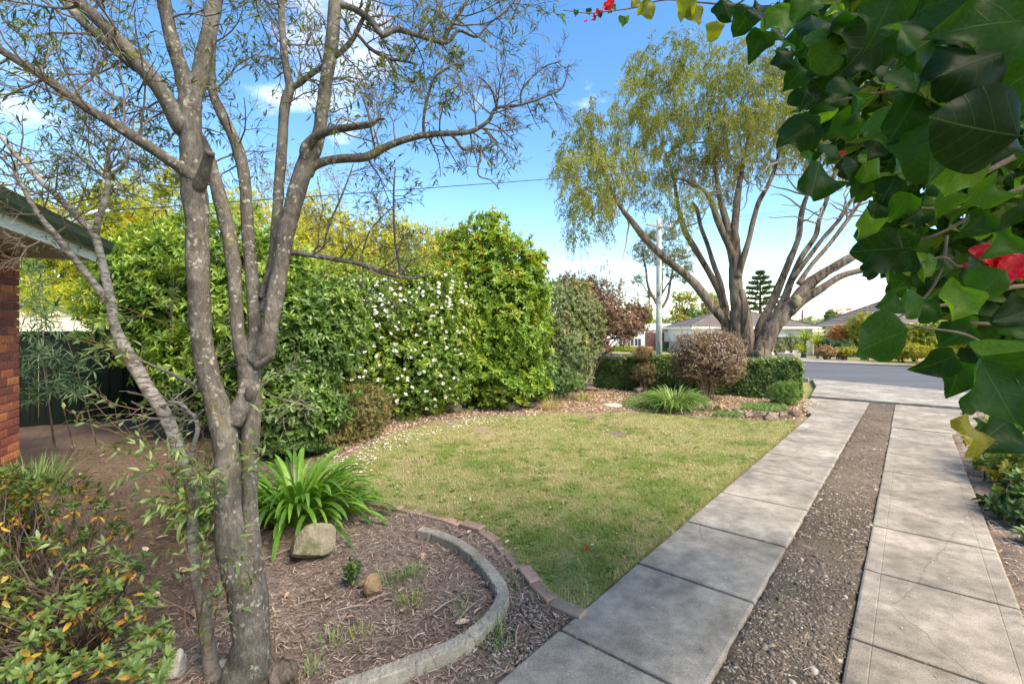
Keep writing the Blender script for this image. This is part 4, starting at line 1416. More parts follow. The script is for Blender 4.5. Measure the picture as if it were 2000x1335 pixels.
# moss-dark saw cut on the stub and on the trunk
M['cutwood'] = simple('old_saw_cut', (.07, .06, .055), .9, .3, 30, .3)
mb = MB()
mb.tube([P(409, 300, 2.058), P(410, 296, 2.055)], [.022, .020], 12)
mb.build('saw_cut', M['cutwood'], root)
mb = MB()
v_, f_ = ICO3
mb.add(v_ * np.array([.022, .012, .036]) + P(487, 768, 2.172), [f_])
mb.build('saw_cut', M['cutwood'], root)
# burr at the foot
mb = MB()
v_, f_ = ICO4
vv = v_ * np.array([.075, .07, .07])
vv *= (1 + .16 * np.sin(v_[:, 0] * 9 + v_[:, 2] * 7)[:, None] * np.cos(v_[:, 1] * 8)[:, None])
mb.add(vv + P(548, 1322, 2.16), [f_])
mb.build('burr', M['bark_dark'], root, smooth=True)
for (u, v, h, w) in [(530, 1240, .16, .004), (536, 1225, .2, .004), (556, 1265, .12, .006)]:
    mb = MB()
    a = P(u, v, 2.2); c0 = a.copy(); c0[2] -= h
    mb.tube([c0, (a + c0) / 2 + np.array([.004, 0, 0]), a], w, 6)
    mb.build('sucker', M['twig_brown'], root)

gr = Growth(101)
def tw(key, n, L, lev, leafy, t0=.15, t1=1.0, **kw):
    w, r = br[key]
    gr.along(w, r, n, L, lev, leafy, t0=t0, t1=t1, **kw)
tw('ll', 14, .42, 2, .5, .2, 1, wig=.3)
tw('ld', 9, .45, 2, .6, .25, 1)
tw('lp', 6, .42, 2, .6, .2, 1)
tw('right', 20, .26, 2, .22, .2, .75, up=.05)
tw('right', 14, .16, 2, .04, .7, 1, up=.03, wig=.4)
tw('upr', 14, .26, 2, .3, .15, 1, up=-.02)
tw('upr2', 6, .24, 2, .4, .2, 1)
tw('r2', 9, .28, 2, .48, .1, 1)
tw('m1', 7, .22, 2, .42); tw('m2', 4, .16, 2, .4); tw('m3', 8, .18, 2, .42); tw('m4', 6, .12, 2, .08, .3)
tw('m5', 6, .18, 2, .06); tw('m6', 9, .14, 2, .02, wig=.4); tw('dark', 4, .24, 2, .35, .4, 1)
tw('low', 9, .2, 2, .05, .3, 1, up=.06); tw('low2', 10, .22, 2, .08); tw('sap', 12, .18, 2, .18, .25, 1, up=.06); tw('low3', 6, .16, 2, .06)
for nm, lst in tree_limbs.items():
    for k, (w, r) in enumerate(lst):
        if nm == 'stem' and k > 0:
            gr.along(w, r, 5, .34, 2, .55, t0=.62, t1=1.0)
gr.along(C4[0], C4[1], 6, .3, 2, .6, t0=.45, t1=1)
gr.along(C2[0], C2[1], 5, .3, 2, .6, t0=.5, t1=.95)
# branches just above the frame whose sprays hang into view
for (u, v, Y, dx) in [(40, -60, 2.1, 1), (130, -70, 2.3, -1), (230, -60, 2.5, 1), (300, -70, 2.6, -1), (480, -60, 2.4, 1), (560, -50, 2.5, 1), (620, -70, 2.6, -1), (720, -60, 2.5, 1), (800, -50, 2.6, 1), (880, -60, 2.5, -1), (980, -70, 2.6, 1), (1030, -60, 2.6, 1)]:
    p = P(u, v, Y)
    for q in range(2):
        gr.grow(p, (dx * .4 + gr.r.normal(0, .3), gr.r.normal(0, .3), -.55), .42 if u < 900 else .26, .005, 2, .55 if u < 900 else .15, up=-.03)
n_l = gr.finish(root, M['twig_brown'], M['leaf_near'])
print('near tree leaves', n_l)

# epicormic sprays on the trunk
gr = Growth(103)
for (u, v, Y) in [(452, 1090, 2.02), (505, 1150, 2.05), (448, 1180, 2.0)]:
    gr.grow(P(u, v, Y), (gr.r.normal(0, .5), -.6, .5), .1, .0018, 1, .9)
gr.finish(root, M['twig_brown'], M['leaf_near'])

# ------------------------------------------------------------------ the slim pale tree on the left
root = empty('slim_tree', G(414, 1310), 'slim pale-barked leaning tree with dark bands left of the lichen tree', 'tree')
def L2(name, pts, seed, sides=12, m='bark_pale', wob=.07):
    mb = MB()
    w, r = limb(mb, pts, sides, wob, seed)
    mb.build(name, M[m], root, smooth=True)
    return w, r
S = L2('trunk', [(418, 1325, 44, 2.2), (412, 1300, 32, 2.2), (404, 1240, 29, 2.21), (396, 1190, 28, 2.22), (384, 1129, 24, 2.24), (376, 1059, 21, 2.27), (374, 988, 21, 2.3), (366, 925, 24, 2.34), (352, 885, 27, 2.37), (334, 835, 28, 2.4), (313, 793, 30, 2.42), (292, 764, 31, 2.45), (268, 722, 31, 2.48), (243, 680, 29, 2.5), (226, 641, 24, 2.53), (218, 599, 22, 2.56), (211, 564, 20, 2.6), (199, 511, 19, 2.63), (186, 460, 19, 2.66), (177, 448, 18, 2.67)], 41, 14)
S1 = L2('stem', [(183, 460, 19, 2.66), (172, 443, 18, 2.67), (151, 422, 17, 2.68), (116, 387, 16, 2.7), (81, 355, 15, 2.72), (53, 324, 14, 2.74), (28, 299, 13, 2.76), (0, 264, 12, 2.8), (-50, 215, 9, 2.84)], 42)
S2 = L2('stem', [(186, 458, 18, 2.66), (191, 433, 16, 2.66), (204, 394, 14, 2.66), (211, 359, 13, 2.67), (208, 334, 11, 2.68), (212, 300, 9, 2.7), (214, 278, 7, 2.7), (212, 240, 5, 2.72), (222, 190, 4, 2.75), (215, 140, 3, 2.8)], 43)
S3 = L2('stem', [(208, 590, 20, 2.58), (200, 574, 18, 2.58), (183, 553, 17, 2.57), (155, 518, 16, 2.55), (127, 483, 16, 2.52), (102, 451, 15, 2.5), (80, 425, 13, 2.48), (60, 395, 12, 2.46), (45, 365, 11, 2.44), (33, 345, 11, 2.43), (28, 317, 11, 2.42)], 44)
S4 = L2('branch', [(211, 350, 9, 2.67), (222, 338, 8, 2.66), (236, 326, 7, 2.65), (243, 315, 6, 2.64), (250, 290, 4, 2.64), (240, 240, 3, 2.64)], 45, 8)
S5 = L2('branch', [(316, 795, 9, 2.4), (335, 785, 8, 2.36), (355, 790, 8, 2.33), (372, 806, 8, 2.3), (381, 815, 9, 2.28), (386, 840, 10, 2.27), (378, 870, 11, 2.28), (374, 905, 12, 2.3)], 46, 8)
S6 = L2('branch', [(381, 816, 8, 2.28), (392, 806, 6, 2.26), (397, 800, 5, 2.25)], 47, 6)
gr = Growth(111)
gr.along(S1[0], S1[1], 16, .34, 2, .42, t0=.25)
gr.along(S2[0], S2[1], 20, .36, 2, .38, t0=.3)
gr.along(S3[0], S3[1], 8, .26, 2, .22, t0=.45)
gr.along(S4[0], S4[1], 9, .3, 2, .35)
gr.along(S[0], S[1], 5, .24, 1, .6, t0=.45, t1=.62)
gr.finish(root, M['twig_brown'], M['leaf_near'], (.03, .055))
# dead grey twig tangle by the eave and by the fork
gr = Growth(112)
for (u, v, Y, dx, dz) in [(60, 455, 2.5, -.8, -.4), (80, 470, 2.5, -.5, -.6), (50, 480, 2.48, -.4, -.8), (95, 470, 2.5, .6, -.5), (40, 440, 2.45, -.8, .2)]:
    gr.grow(P(u, v, Y), (dx, -.2, dz), .2, .0035, 2, 0.0, wig=.5, up=0)
for (u, v, Y, dx, dz) in [(330, 788, 2.36, .3, .6), (350, 789, 2.33, .5, .3), (372, 806, 2.3, -.6, .1), (378, 820, 2.28, -.8, -.1), (440, 800, 2.5, .6, .2), (520, 800, 2.6, .7, -.1), (520, 770, 2.6, .8, .1), (500, 760, 2.55, .6, .3), (420, 700, 2.5, .4, .4), (370, 840, 2.3, -.9, -.1)]:
    gr.grow(P(u, v, Y), (dx, .3, dz), .3, .0035, 2, 0.02, wig=.45, up=0)
gr.finish(root, M['twig_grey'], M['leaf_near'])

# leafy suckers at the foot of the slim tree
M['leaf_sucker'] = leafmat('fresh_leaves', [(0, (.09, .16, .06)), (.6, (.17, .25, .1)), (1, (.3, .37, .17))], .4, .4)
root = empty('sucker_shrub', G(395, 1290), 'spindly leafy suckers with reddish stems around the slim tree', 'shrub')
gr = Growth(113)
for (u, v, Y, dx, dz, L) in [(392, 1260, 2.12, -.15, 1, .85), (400, 1280, 2.1, -.22, 1, .75), (385, 1250, 2.15, -.5, .9, .7), (380, 1200, 2.1, -.7, .55, .45), (372, 1000, 2.15, -.3, 1, .3), (400, 1000, 2.12, .25, 1, .35), (410, 1260, 2.05, .15, .9, .35), (350, 960, 2.2, -.5, .8, .3), (385, 900, 2.2, .2, 1, .22), (330, 900, 2.3, -.8, .25, .3), (300, 850, 2.3, -.9, -.15, .35), (270, 800, 2.35, -.9, .3, .3), (262, 690, 2.4, -1, .15, .28), (290, 720, 2.4, -1, .5, .25), (340, 640, 2.6, -.6, .3, .35), (330, 680, 2.6, .4, .5, .35)]:
    gr.grow(P(u, v, Y), (dx, -.1, dz), L, .0035, 1, .75, wig=.18, up=.06, kids=(4, 6), seg=.045)
for k in range(20):
    u_ = gr.r.uniform(315, 395); v_ = gr.r.uniform(880, 1080)
    gr.grow(P(u_, v_, gr.r.uniform(2.0, 2.3)), (gr.r.normal(0, .7), -.3, gr.r.uniform(.1, .8)), gr.r.uniform(.1, .2), .002, 1, .95, wig=.2, up=.05, kids=(2, 4), seg=.04)
gr.finish(root, simple('reddish_twig', (.16, .09, .06), .8, .2, 20), M['leaf_sucker'], (.035, .06), (.011, .017))


# ------------------------------------------------------------------ generic leafy masses
def E(u, v, ru, rv, Y, ry=None):
    """ellipsoid seen at (u, v) with half sizes in pixels, at distance Y, half depth ry metres"""
    a = ru / F * Y
    return (P(u, v, Y), np.array([a, ry if ry else a * .9, rv / F * Y]))


def rosette_points(ells, n, lo=.62, hi=1.05, front=.35, lump=.16, seed=0, floor=.04):
    """points near the surface of a union of ellipsoids, with outward directions"""
    r = np.random.default_rng(seed)
    w = np.array([(e[1][0] * e[1][2] + e[1][0] * e[1][1] + e[1][1] * e[1][2]) for e in ells]); w = w / w.sum()
    out_p, out_d, out_f = [], [], []
    tot = 0
    it = 0
    while tot < n and it < 60:
        it += 1
        m = n
        k = r.choice(len(ells), m, p=w)
        d = unit(r.normal(size=(m, 3)))
        flip = (d[:, 1] > 0) & (r.random(m) < front)
        d[flip, 1] *= -1
        C = np.array([ells[i][0] for i in k]); Rr = np.array([ells[i][1] for i in k])
        ph = k * 1.7 + seed
        lm = np.sin(d[:, 0] * 5.1 + ph) * np.sin(d[:, 2] * 5.7 + ph * 1.3) + .7 * np.sin(d[:, 0] * 11 + d[:, 1] * 9 + ph * 2) * np.sin(d[:, 2] * 12.3 + ph)
        fr = r.uniform(0, 1, m) ** .6 * (hi - lo) + lo
        f2 = fr * (1 + lump * lm)
        p = C + d * Rr * f2[:, None]
        ok = p[:, 2] > floor
        for (c, rr) in ells:
            q = (p - c) / rr
            inside = (np.sum(q * q, -1) < (lo * .8) ** 2)
            ok &= ~inside
        nrm = unit(d / Rr)
        out_p.append(p[ok]); out_d.append(nrm[ok]); out_f.append(fr[ok]); tot += ok.sum()
    return np.concatenate(out_p)[:n], np.concatenate(out_d)[:n], np.concatenate(out_f)[:n]


def rosettes(mb, c, d, per, L, W, tmpl, spread=(35, 95), up=.35, jit=.35, val=None, seed=0, mi=0, stem=.02, nup=.6):
    r = np.random.default_rng(seed + 5)
    n = len(c)
    d = unit(d + np.array([0, 0, up]) + r.normal(0, jit, (n, 3)))
    a = unit(np.cross(d, r.normal(size=(n, 3)))); b = np.cross(d, a)
    N = n * per
    phi = (np.arange(per)[None, :] * 2.39996 + r.uniform(0, 6.28, n)[:, None]).ravel()
    th = np.radians(r.uniform(spread[0], spread[1], N))
    D = np.repeat(d, per, 0); A = np.repeat(a, per, 0); B = np.repeat(b, per, 0)
    rad = np.cos(phi)[:, None] * A + np.sin(phi)[:, None] * B
    ld = D * np.cos(th)[:, None] + rad * np.sin(th)[:, None]
    nr = D * np.sin(th)[:, None] - rad * np.cos(th)[:, None]
    nr = nr + np.array([0, 0, nup]) + r.normal(0, .25, (N, 3))
    pos = np.repeat(c, per, 0) + D * r.uniform(-stem, stem, N)[:, None]
    Ls = r.uniform(L[0], L[1], N); Ws = Ls * r.uniform(W[0], W[1], N)
    if val is None:
        v = r.random(N)
    else:
        v = np.clip(np.repeat(val, per) + r.normal(0, .16, N), 0, 1)
    mb.leaves(pos, ld, nr, Ls, Ws, tmpl, v, mi)


def stems(mb, base, targets, r0, seed=0, sides=5, bend=.25):
    r = np.random.default_rng(seed)
    for t in targets:
        b = base + np.array([r.normal(0, .08), r.normal(0, .08), 0])
        mid = b * .5 + t * .5 + r.normal(0, bend * .3, 3) + np.array([0, 0, .12 * np.linalg.norm(t - b)])
        p = smoothpath([b, mid, t], 5)
        mb.tube(p, np.linspace(r0, r0 * .25, len(p)), sides, cap=False)


def shrub(name, label, ells, n, per, L, W, lm, base, tmpl='oval', cat='shrub', seed=0, spread=(35, 95), up=.35, nst=14, r0=.02, bark='bark_dark',
          lo=.6, hi=1.05, lump=.16, front=.4, group=None, inner=.25, valf=None, jit=.35, crown='foliage', shoots=None, sl=(.12, .32)):
    root = empty(name, base, label, cat, group)
    mb = MB()
    fl_ = float(base[2]) + .03
    c, d, fr = rosette_points(ells, n, lo, hi, front, lump, seed, fl_)
    v = np.random.default_rng(seed).random(len(c)) if valf is None else valf(c, d, fr)
    rosettes(mb, c, d, per, L, W, tmpl, spread, up, jit, v, seed)
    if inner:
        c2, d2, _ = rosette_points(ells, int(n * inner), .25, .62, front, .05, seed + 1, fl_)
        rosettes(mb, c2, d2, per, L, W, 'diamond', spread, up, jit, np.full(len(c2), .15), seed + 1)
    tb_ = MB()
    ns_ = int(n * .02) if shoots is None else shoots
    if ns_:
        rs = np.random.default_rng(seed + 9)
        c4, d4, _ = rosette_points(ells, ns_, .92, 1.1, front, lump, seed + 3, fl_)
        scl = np.clip(np.mean([e[1].mean() for e in ells]) / .8, .15, 1.6)
        cc, dc = [], []
        for p_, q_ in zip(c4, d4):
            dv = unit(q_ * .7 + np.array([0, 0, .75]) + rs.normal(0, .25, 3))
            LL_ = rs.uniform(sl[0], sl[1]) * scl
            for t_ in np.linspace(.15, 1, 5):
                cc.append(p_ + dv * LL_ * t_); dc.append(dv)
            tb_.tube([p_ - dv * .05, p_ + dv * LL_ * .5, p_ + dv * LL_], [.005 * scl, .004 * scl, .002 * scl], 3, cap=False)
        vv_ = v.mean() + .12 + rs.normal(0, .08, len(cc))
        rosettes(mb, np.array(cc), np.array(dc), max(4, per - 2), (L[0] * .8, L[1] * .95), W, tmpl, spread, 0.1, .12, np.clip(vv_, 0, .92), seed + 4)
    mb.build(crown, lm, root, kind='stuff')
    if nst:
        sb = MB()
        c3, _, _ = rosette_points(ells, nst, .3, .85, 0, 0, seed + 2, fl_)
        stems(sb, np.asarray(base, float), c3, r0, seed)
        sb.build('stems', M[bark], root, smooth=True)
    return root


def gbase(x, y):
    return np.array([x, y, 0.0])


LM = {}
LM['golden'] = leafmat('golden_leaves', [(0, (.13, .19, .02)), (.4, (.26, .32, .03)), (.75, (.40, .41, .04)), (.92, (.46, .38, .05)), (1, (.5, .3, .06))], .45, .5)
LM['citrus'] = leafmat('glossy_citrus_leaves', [(0, (.04, .095, .022)), (.35, (.10, .2, .03)), (.7, (.22, .33, .05)), (1, (.42, .5, .1))], .35, .38, .42)
LM['darkgloss'] = leafmat('dark_glossy_leaves', [(0, (.04, .09, .024)), (.5, (.09, .175, .036)), (.85, (.17, .28, .05)), (1, (.36, .44, .1))], .3, .36, .45)
LM['camellia'] = leafmat('camellia_leaves', [(0, (.05, .11, .02)), (.4, (.12, .22, .03)), (.75, (.24, .34, .045)), (.95, (.38, .42, .06)), (1, (.5, .3, .1))], .3, .38, .45)
LM['broadleaf'] = leafmat('broad_leaves', [(0, (.06, .125, .02)), (.35, (.14, .25, .03)), (.7, (.25, .37, .05)), (.985, (.36, .43, .07)), (1, (.55, .2, .06))], .35, .4, .4)
LM['yellowtree'] = leafmat('yellowing_leaves', [(0, (.22, .27, .04)), (.5, (.42, .42, .06)), (1, (.56, .5, .11))], .4, .5)
LM['olive'] = leafmat('grey_green_leaves', [(0, (.09, .13, .06)), (.5, (.18, .235, .10)), (.95, (.29, .33, .17)), (1, (.46, .24, .12))], .3, .45)
LM['brown'] = leafmat('russet_leaves', [(0, (0.125, 0.062, 0.050)), (.5, (0.237, 0.131, 0.100)), (.85, (0.338, 0.213, 0.156)), (1, (0.275, 0.250, 0.112))], .25, .6)
LM['bronze'] = leafmat('bronze_leaves', [(0, (.07, .08, .028)), (.5, (.15, .155, .05)), (.85, (.24, .2, .075)), (1, (.36, .2, .08))], .3, .5)
LM['nandina'] = leafmat('nandina_leaves', [(0, (.13, .12, .05)), (.5, (.22, .18, .09)), (1, (.34, .25, .16))], .3, .5)
LM['hedge'] = leafmat('hedge_leaves', [(0, (.05, .095, .03)), (.4, (.12, .2, .055)), (.75, (.22, .31, .085)), (.95, (.33, .4, .13)), (1, (.48, .32, .17))], .25, .36, .45)
LM['abelia'] = leafmat('abelia_leaves', [(0, (.10, .065, .04)), (.35, (.2, .125, .085)), (.6, (.28, .17, .13)), (.8, (.2, .2, .085)), (1, (.42, .3, .25))], .3, .55)
LM['pinkflower'] = leafmat('pale_pink_flowers', [(0, (0.620, 0.420, 0.380)), (1, (0.850, 0.750, 0.720))], .3, .6, .2, (1, 1, 1))
LM['strap'] = leafmat('strap_leaves', [(0, (0.065, 0.169, 0.023)), (.5, (0.130, 0.286, 0.036)), (.9, (0.221, 0.389, 0.059)), (.955, (0.311, 0.440, 0.078)), (1, (0.804, 0.518, 0.040))], .35, .38, .45)
LM['mondo'] = leafmat('mondo_leaves', [(0, (0.078, 0.169, 0.039)), (.6, (0.169, 0.286, 0.078)), (1, (0.312, 0.416, 0.143))], .3, .45)
LM['lime'] = leafmat('lime_leaves', [(0, (0.160, 0.240, 0.030)), (.6, (0.280, 0.360, 0.050)), (1, (0.420, 0.420, 0.060))], .4, .5)
LM['azalea'] = leafmat('azalea_leaves', [(0, (0.032, 0.065, 0.022)), (.4, (0.071, 0.131, 0.036)), (.8, (0.141, 0.216, 0.059)), (1, (0.216, 0.292, 0.098))], .3, .42)
LM['azalea_old'] = leafmat('yellowed_azalea_leaves', [(0, (0.282, 0.122, 0.028)), (.4, (0.469, 0.254, 0.037)), (.8, (0.582, 0.376, 0.056)), (1, (0.328, 0.310, 0.075))], .4, .5)
LM['oleander'] = leafmat('oleander_leaves', [(0, (0.046, 0.098, 0.052)), (.6, (0.091, 0.169, 0.085)), (1, (0.195, 0.286, 0.156))], .3, .4)
LM['dry'] = leafmat('dry_grass', [(0, (0.320, 0.240, 0.120)), (.6, (0.500, 0.400, 0.220)), (1, (0.340, 0.360, 0.120))], .3, .7)
LM['fresh'] = leafmat('feathery_leaves', [(0, (0.090, 0.180, 0.060)), (.6, (0.160, 0.280, 0.100)), (1, (0.260, 0.380, 0.160))], .4, .5)
LM['eucalypt'] = leafmat('olive_drooping_leaves', [(0, (.11, .14, .025)), (.35, (.2, .23, .036)), (.7, (.3, .325, .058)), (.9, (.41, .4, .11)), (1, (.38, .29, .13))], .4, .5)
LM['gum'] = leafmat('gum_leaves', [(0, (0.100, 0.125, 0.075)), (.6, (0.170, 0.195, 0.120)), (1, (0.260, 0.280, 0.180))], .35, .5)
LM['white'] = leafmat('white_camellia_petals', [(0, (0.780, 0.740, 0.680)), (1, (0.850, 0.850, 0.850))], .3, .5, .3, (1, 1, 1))
LM['pine'] = leafmat('pine_needles', [(0, (0.060, 0.090, 0.030)), (.6, (0.120, 0.150, 0.050)), (1, (0.200, 0.220, 0.080))], .2, .6)


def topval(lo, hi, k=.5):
    """lighter outer and top leaves: young growth, with light put into the colour"""
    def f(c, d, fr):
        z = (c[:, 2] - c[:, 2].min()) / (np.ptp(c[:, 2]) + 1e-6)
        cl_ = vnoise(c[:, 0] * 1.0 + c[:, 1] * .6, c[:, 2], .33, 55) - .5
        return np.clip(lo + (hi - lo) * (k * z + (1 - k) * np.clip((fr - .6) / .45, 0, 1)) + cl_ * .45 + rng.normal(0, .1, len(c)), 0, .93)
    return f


# ---- the row of tall shrubs on the left side of the lawn, far ones first
shrub('golden_tree', 'golden yellow-green feathery tree beyond the dark fence', [E(60, 545, 130, 90, 11.5), E(150, 480, 110, 80, 11.5), E(260, 430, 90, 70, 12), E(300, 500, 110, 90, 11.8), E(170, 600, 150, 55, 10.6), E(30, 430, 60, 50, 12), E(330, 360, 30, 35, 12)],
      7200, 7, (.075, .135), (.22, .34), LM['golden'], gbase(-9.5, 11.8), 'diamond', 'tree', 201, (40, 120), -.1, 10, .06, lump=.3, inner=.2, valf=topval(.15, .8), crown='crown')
gr = Growth(210)
rt = empty('wispy_tree', gbase(-10.2, 14.5), 'thin golden leafed tree top wisps against the sky behind the eave', 'tree')
tb = MB()
for (u, v, Y) in [(60, 350, 14), (130, 340, 14), (200, 330, 14), (270, 330, 14), (310, 345, 14), (150, 370, 14), (320, 400, 14), (240, 360, 14), (90, 385, 14)]:
    t = P(u, v, Y)
    pth = smoothpath([gbase(-10.2, 14.5) + np.array([0, 0, .0]), gbase(-10.2, 14.5) * .4 + t * .6 + np.array([0, 0, -.4]), t], 5)
    tb.tube(pth, np.linspace(.09, .012, len(pth)), 6, cap=False)
    for k in range(7):
        gr.grow(t + gr.r.normal(0, .3, 3), gr.r.normal(0, .6, 3) + np.array([0, 0, .3]), .8, .008, 1, .8, kids=(4, 6), seg=.14)
tb.build('trunk', M['bark_dark'], rt, smooth=True)
gr.finish(rt, M['twig_brown'], LM['golden'], (.08, .14), (.025, .04), 'diamond', 'crown')

shrub('yellowing_tree', 'yellowing small-leaved tree rising behind the white-flowered shrub', [E(480, 420, 60, 50, 13), E(600, 440, 70, 60, 12.5), E(680, 470, 70, 60, 12), E(760, 500, 70, 55, 11.8), E(650, 520, 120, 60, 11.6), E(840, 500, 55, 55, 11.5), E(870, 470, 35, 35, 11.6), E(560, 500, 80, 60, 12), E(780, 460, 50, 40, 12)],
      6400, 6, (.06, .10), (.35, .5), LM['yellowtree'], gbase(-4.2, 12.6), 'diamond', 'tree', 202, (40, 120), .1, 18, .05, lump=.35, lo=.3, inner=.1, crown='crown')

gr = Growth(211)
rt = empty('distant_gum', gbase(-9.5, 25), 'hazy olive gum tree far behind the shrubs left of the sky gap', 'tree')
tb = MB()
for (u, v) in [(500, 360), (560, 330), (620, 345), (660, 370), (600, 400), (540, 390), (680, 410), (470, 390)]:
    t = P(u, v, 25)
    b0 = np.array([-9.5, 25, -.06])
    pth = smoothpath([b0, b0 * .45 + t * .55 + np.array([.4, 0, -.5]), t], 5)
    tb.tube(pth, np.linspace(.16, .03, len(pth)), 6, cap=False)
    for k in range(10):
        gr.grow(t + gr.r.normal(0, .7, 3), gr.r.normal(0, .6, 3), 1.2, .012, 1, .75, kids=(4, 6), seg=.2)
tb.build('trunk', M['bark_rough'], rt, smooth=True)
gr.finish(rt, M['twig_brown'], leafmat('far_gum_leaves', [(0, (.16, .17, .06)), (.6, (.27, .26, .1)), (1, (.38, .3, .12))], .4, .5), (.12, .2), (.03, .05), 'diamond', 'crown')

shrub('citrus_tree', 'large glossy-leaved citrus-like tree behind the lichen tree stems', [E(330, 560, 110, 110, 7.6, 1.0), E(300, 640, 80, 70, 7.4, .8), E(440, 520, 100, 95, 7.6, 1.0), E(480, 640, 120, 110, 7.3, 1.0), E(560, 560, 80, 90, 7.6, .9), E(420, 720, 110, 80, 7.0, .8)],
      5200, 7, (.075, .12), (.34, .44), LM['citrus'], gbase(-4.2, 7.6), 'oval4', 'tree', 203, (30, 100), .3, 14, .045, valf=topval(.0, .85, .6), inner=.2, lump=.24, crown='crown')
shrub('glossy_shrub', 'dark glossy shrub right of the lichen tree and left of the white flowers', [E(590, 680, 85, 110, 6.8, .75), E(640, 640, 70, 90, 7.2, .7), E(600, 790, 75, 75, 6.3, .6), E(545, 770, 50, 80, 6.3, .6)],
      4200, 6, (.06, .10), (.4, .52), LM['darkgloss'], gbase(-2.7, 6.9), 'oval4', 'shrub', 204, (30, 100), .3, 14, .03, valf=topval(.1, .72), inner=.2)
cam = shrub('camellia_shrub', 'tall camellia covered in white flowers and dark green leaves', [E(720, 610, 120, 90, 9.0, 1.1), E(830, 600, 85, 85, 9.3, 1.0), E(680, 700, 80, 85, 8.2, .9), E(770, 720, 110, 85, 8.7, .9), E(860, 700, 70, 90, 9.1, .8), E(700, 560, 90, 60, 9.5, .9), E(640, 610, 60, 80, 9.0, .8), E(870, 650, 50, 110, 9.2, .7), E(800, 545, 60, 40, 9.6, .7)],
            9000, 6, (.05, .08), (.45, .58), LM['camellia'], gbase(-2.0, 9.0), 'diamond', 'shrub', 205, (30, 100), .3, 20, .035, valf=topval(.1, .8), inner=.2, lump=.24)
# its flowers: clusters of petals
fl = [(675, 625), (600, 543), (640, 540), (735, 555), (760, 548), (765, 560), (770, 572), (805, 575), (812, 573), (790, 585), (835, 608), (845, 600), (842, 625), (850, 618), (862, 618), (870, 600), (880, 590), (900, 585), (912, 590), (720, 570), (730, 580), (745, 590),
      (700, 560), (690, 552), (800, 690), (803, 697), (803, 682), (843, 704), (792, 724), (785, 733), (797, 743), (900, 680), (897, 668), (905, 640), (918, 645), (755, 780), (765, 785), (700, 690), (683, 640), (745, 660), (860, 640), (872, 650), (665, 560), (650, 545), (770, 600), (820, 560), (850, 560), (885, 560), (860, 580), (790, 770), (830, 790), (885, 560), (740, 700), (715, 730), (780, 640), (868, 680), (890, 740), (655, 600), (815, 650), (830, 670)]
r_ = np.random.default_rng(77)
ff = [(u + r_.normal(0, 3), v + r_.normal(0, 3)) for u, v in fl]
for u, v in fl:
    for k in range(1):
        ff.append((u + r_.normal(0, 14), v + r_.normal(0, 12)))
for k in range(75):
    ff.append((r_.uniform(640, 910), 545 + r_.random() ** 1.4 * 250))
ells_c = [E(720, 610, 120, 90, 9.0, 1.1), E(830, 600, 85, 85, 9.3, 1.0), E(680, 700, 80, 85, 8.2, .9), E(770, 720, 110, 85, 8.7, .9), E(860, 700, 70, 90, 9.1, .8), E(700, 560, 90, 60, 9.5, .9), E(640, 610, 60, 80, 9.0, .8), E(870, 650, 50, 110, 9.2, .7), E(800, 545, 60, 40, 9.6, .7)]
def surface_hit(u, v, ells, grow=1.03):
    """nearest point of an ellipsoid union along the sight line of (u, v)"""
    dirv = P(u, v, 1.0) - np.array([0, 0, CAMH]); o = np.array([0, 0, CAMH]); best = None
    for c, rr in ells:
        q = (o - c) / (rr * grow); dd = dirv / (rr * grow)
        a = dd @ dd; b2 = q @ dd; cc = q @ q - 1
        disc = b2 * b2 - a * cc
        if disc > 0:
            t = (-b2 - math.sqrt(disc)) / a
            if best is None or t < best:
                best = t
    return None if best is None else o + dirv * best
fm = MB()
T_, fs_ = TMPL['petal']
n_fl = 0
pk, dk = [], []
for (u, v) in ff:
    p = surface_hit(u, v, ells_c, 1.13)
    if p is None:
        continue
    d = unit(np.array([r_.normal(0, .4), -1.0 + r_.normal(0, .3), .35 + r_.normal(0, .3)]))
    pk.append(p); dk.append(d)
# each flower is a part of the camellia
one = []
for kv in range(4):
    b = MB()
    d0 = np.array([[0, -1.0, 0]])
    rosettes(b, np.zeros((1, 3)), d0, 9, (.027, .040), (.75, .95), 'petal', (25, 80), 0, .05, None, 900 + kv, 0, .004, 0)
    one.append(b.mesh('flower', LM['white']))
for i, (p, d) in enumerate(zip(pk, dk)):
    o = bpy.data.objects.new('flower', one[i % 4])
    COL.objects.link(o)
    o.parent = cam; o.matrix_parent_inverse = cam.matrix_basis.inverted()
    o.location = p
    o.rotation_euler = Vector(d).to_track_quat('-Y', 'Z').to_euler()
    s = random.uniform(.75, 1.25)
    o.scale = (s, s, s)

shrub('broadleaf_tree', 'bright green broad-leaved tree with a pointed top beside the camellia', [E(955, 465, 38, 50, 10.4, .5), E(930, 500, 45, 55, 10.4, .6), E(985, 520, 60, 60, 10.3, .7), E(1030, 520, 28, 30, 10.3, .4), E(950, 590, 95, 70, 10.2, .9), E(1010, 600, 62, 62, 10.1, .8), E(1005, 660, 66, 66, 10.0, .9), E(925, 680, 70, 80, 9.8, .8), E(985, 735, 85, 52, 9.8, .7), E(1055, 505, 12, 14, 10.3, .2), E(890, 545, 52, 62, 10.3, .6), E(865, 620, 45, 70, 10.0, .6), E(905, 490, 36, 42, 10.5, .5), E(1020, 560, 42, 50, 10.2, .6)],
      4900, 8, (.088, .135), (.34, .44), LM['broadleaf'], gbase(-.4, 10.3), 'oval4', 'tree', 206, (35, 90), .35, 14, .05, valf=topval(.2, .75, .6), inner=.2, lump=.22, crown='crown')
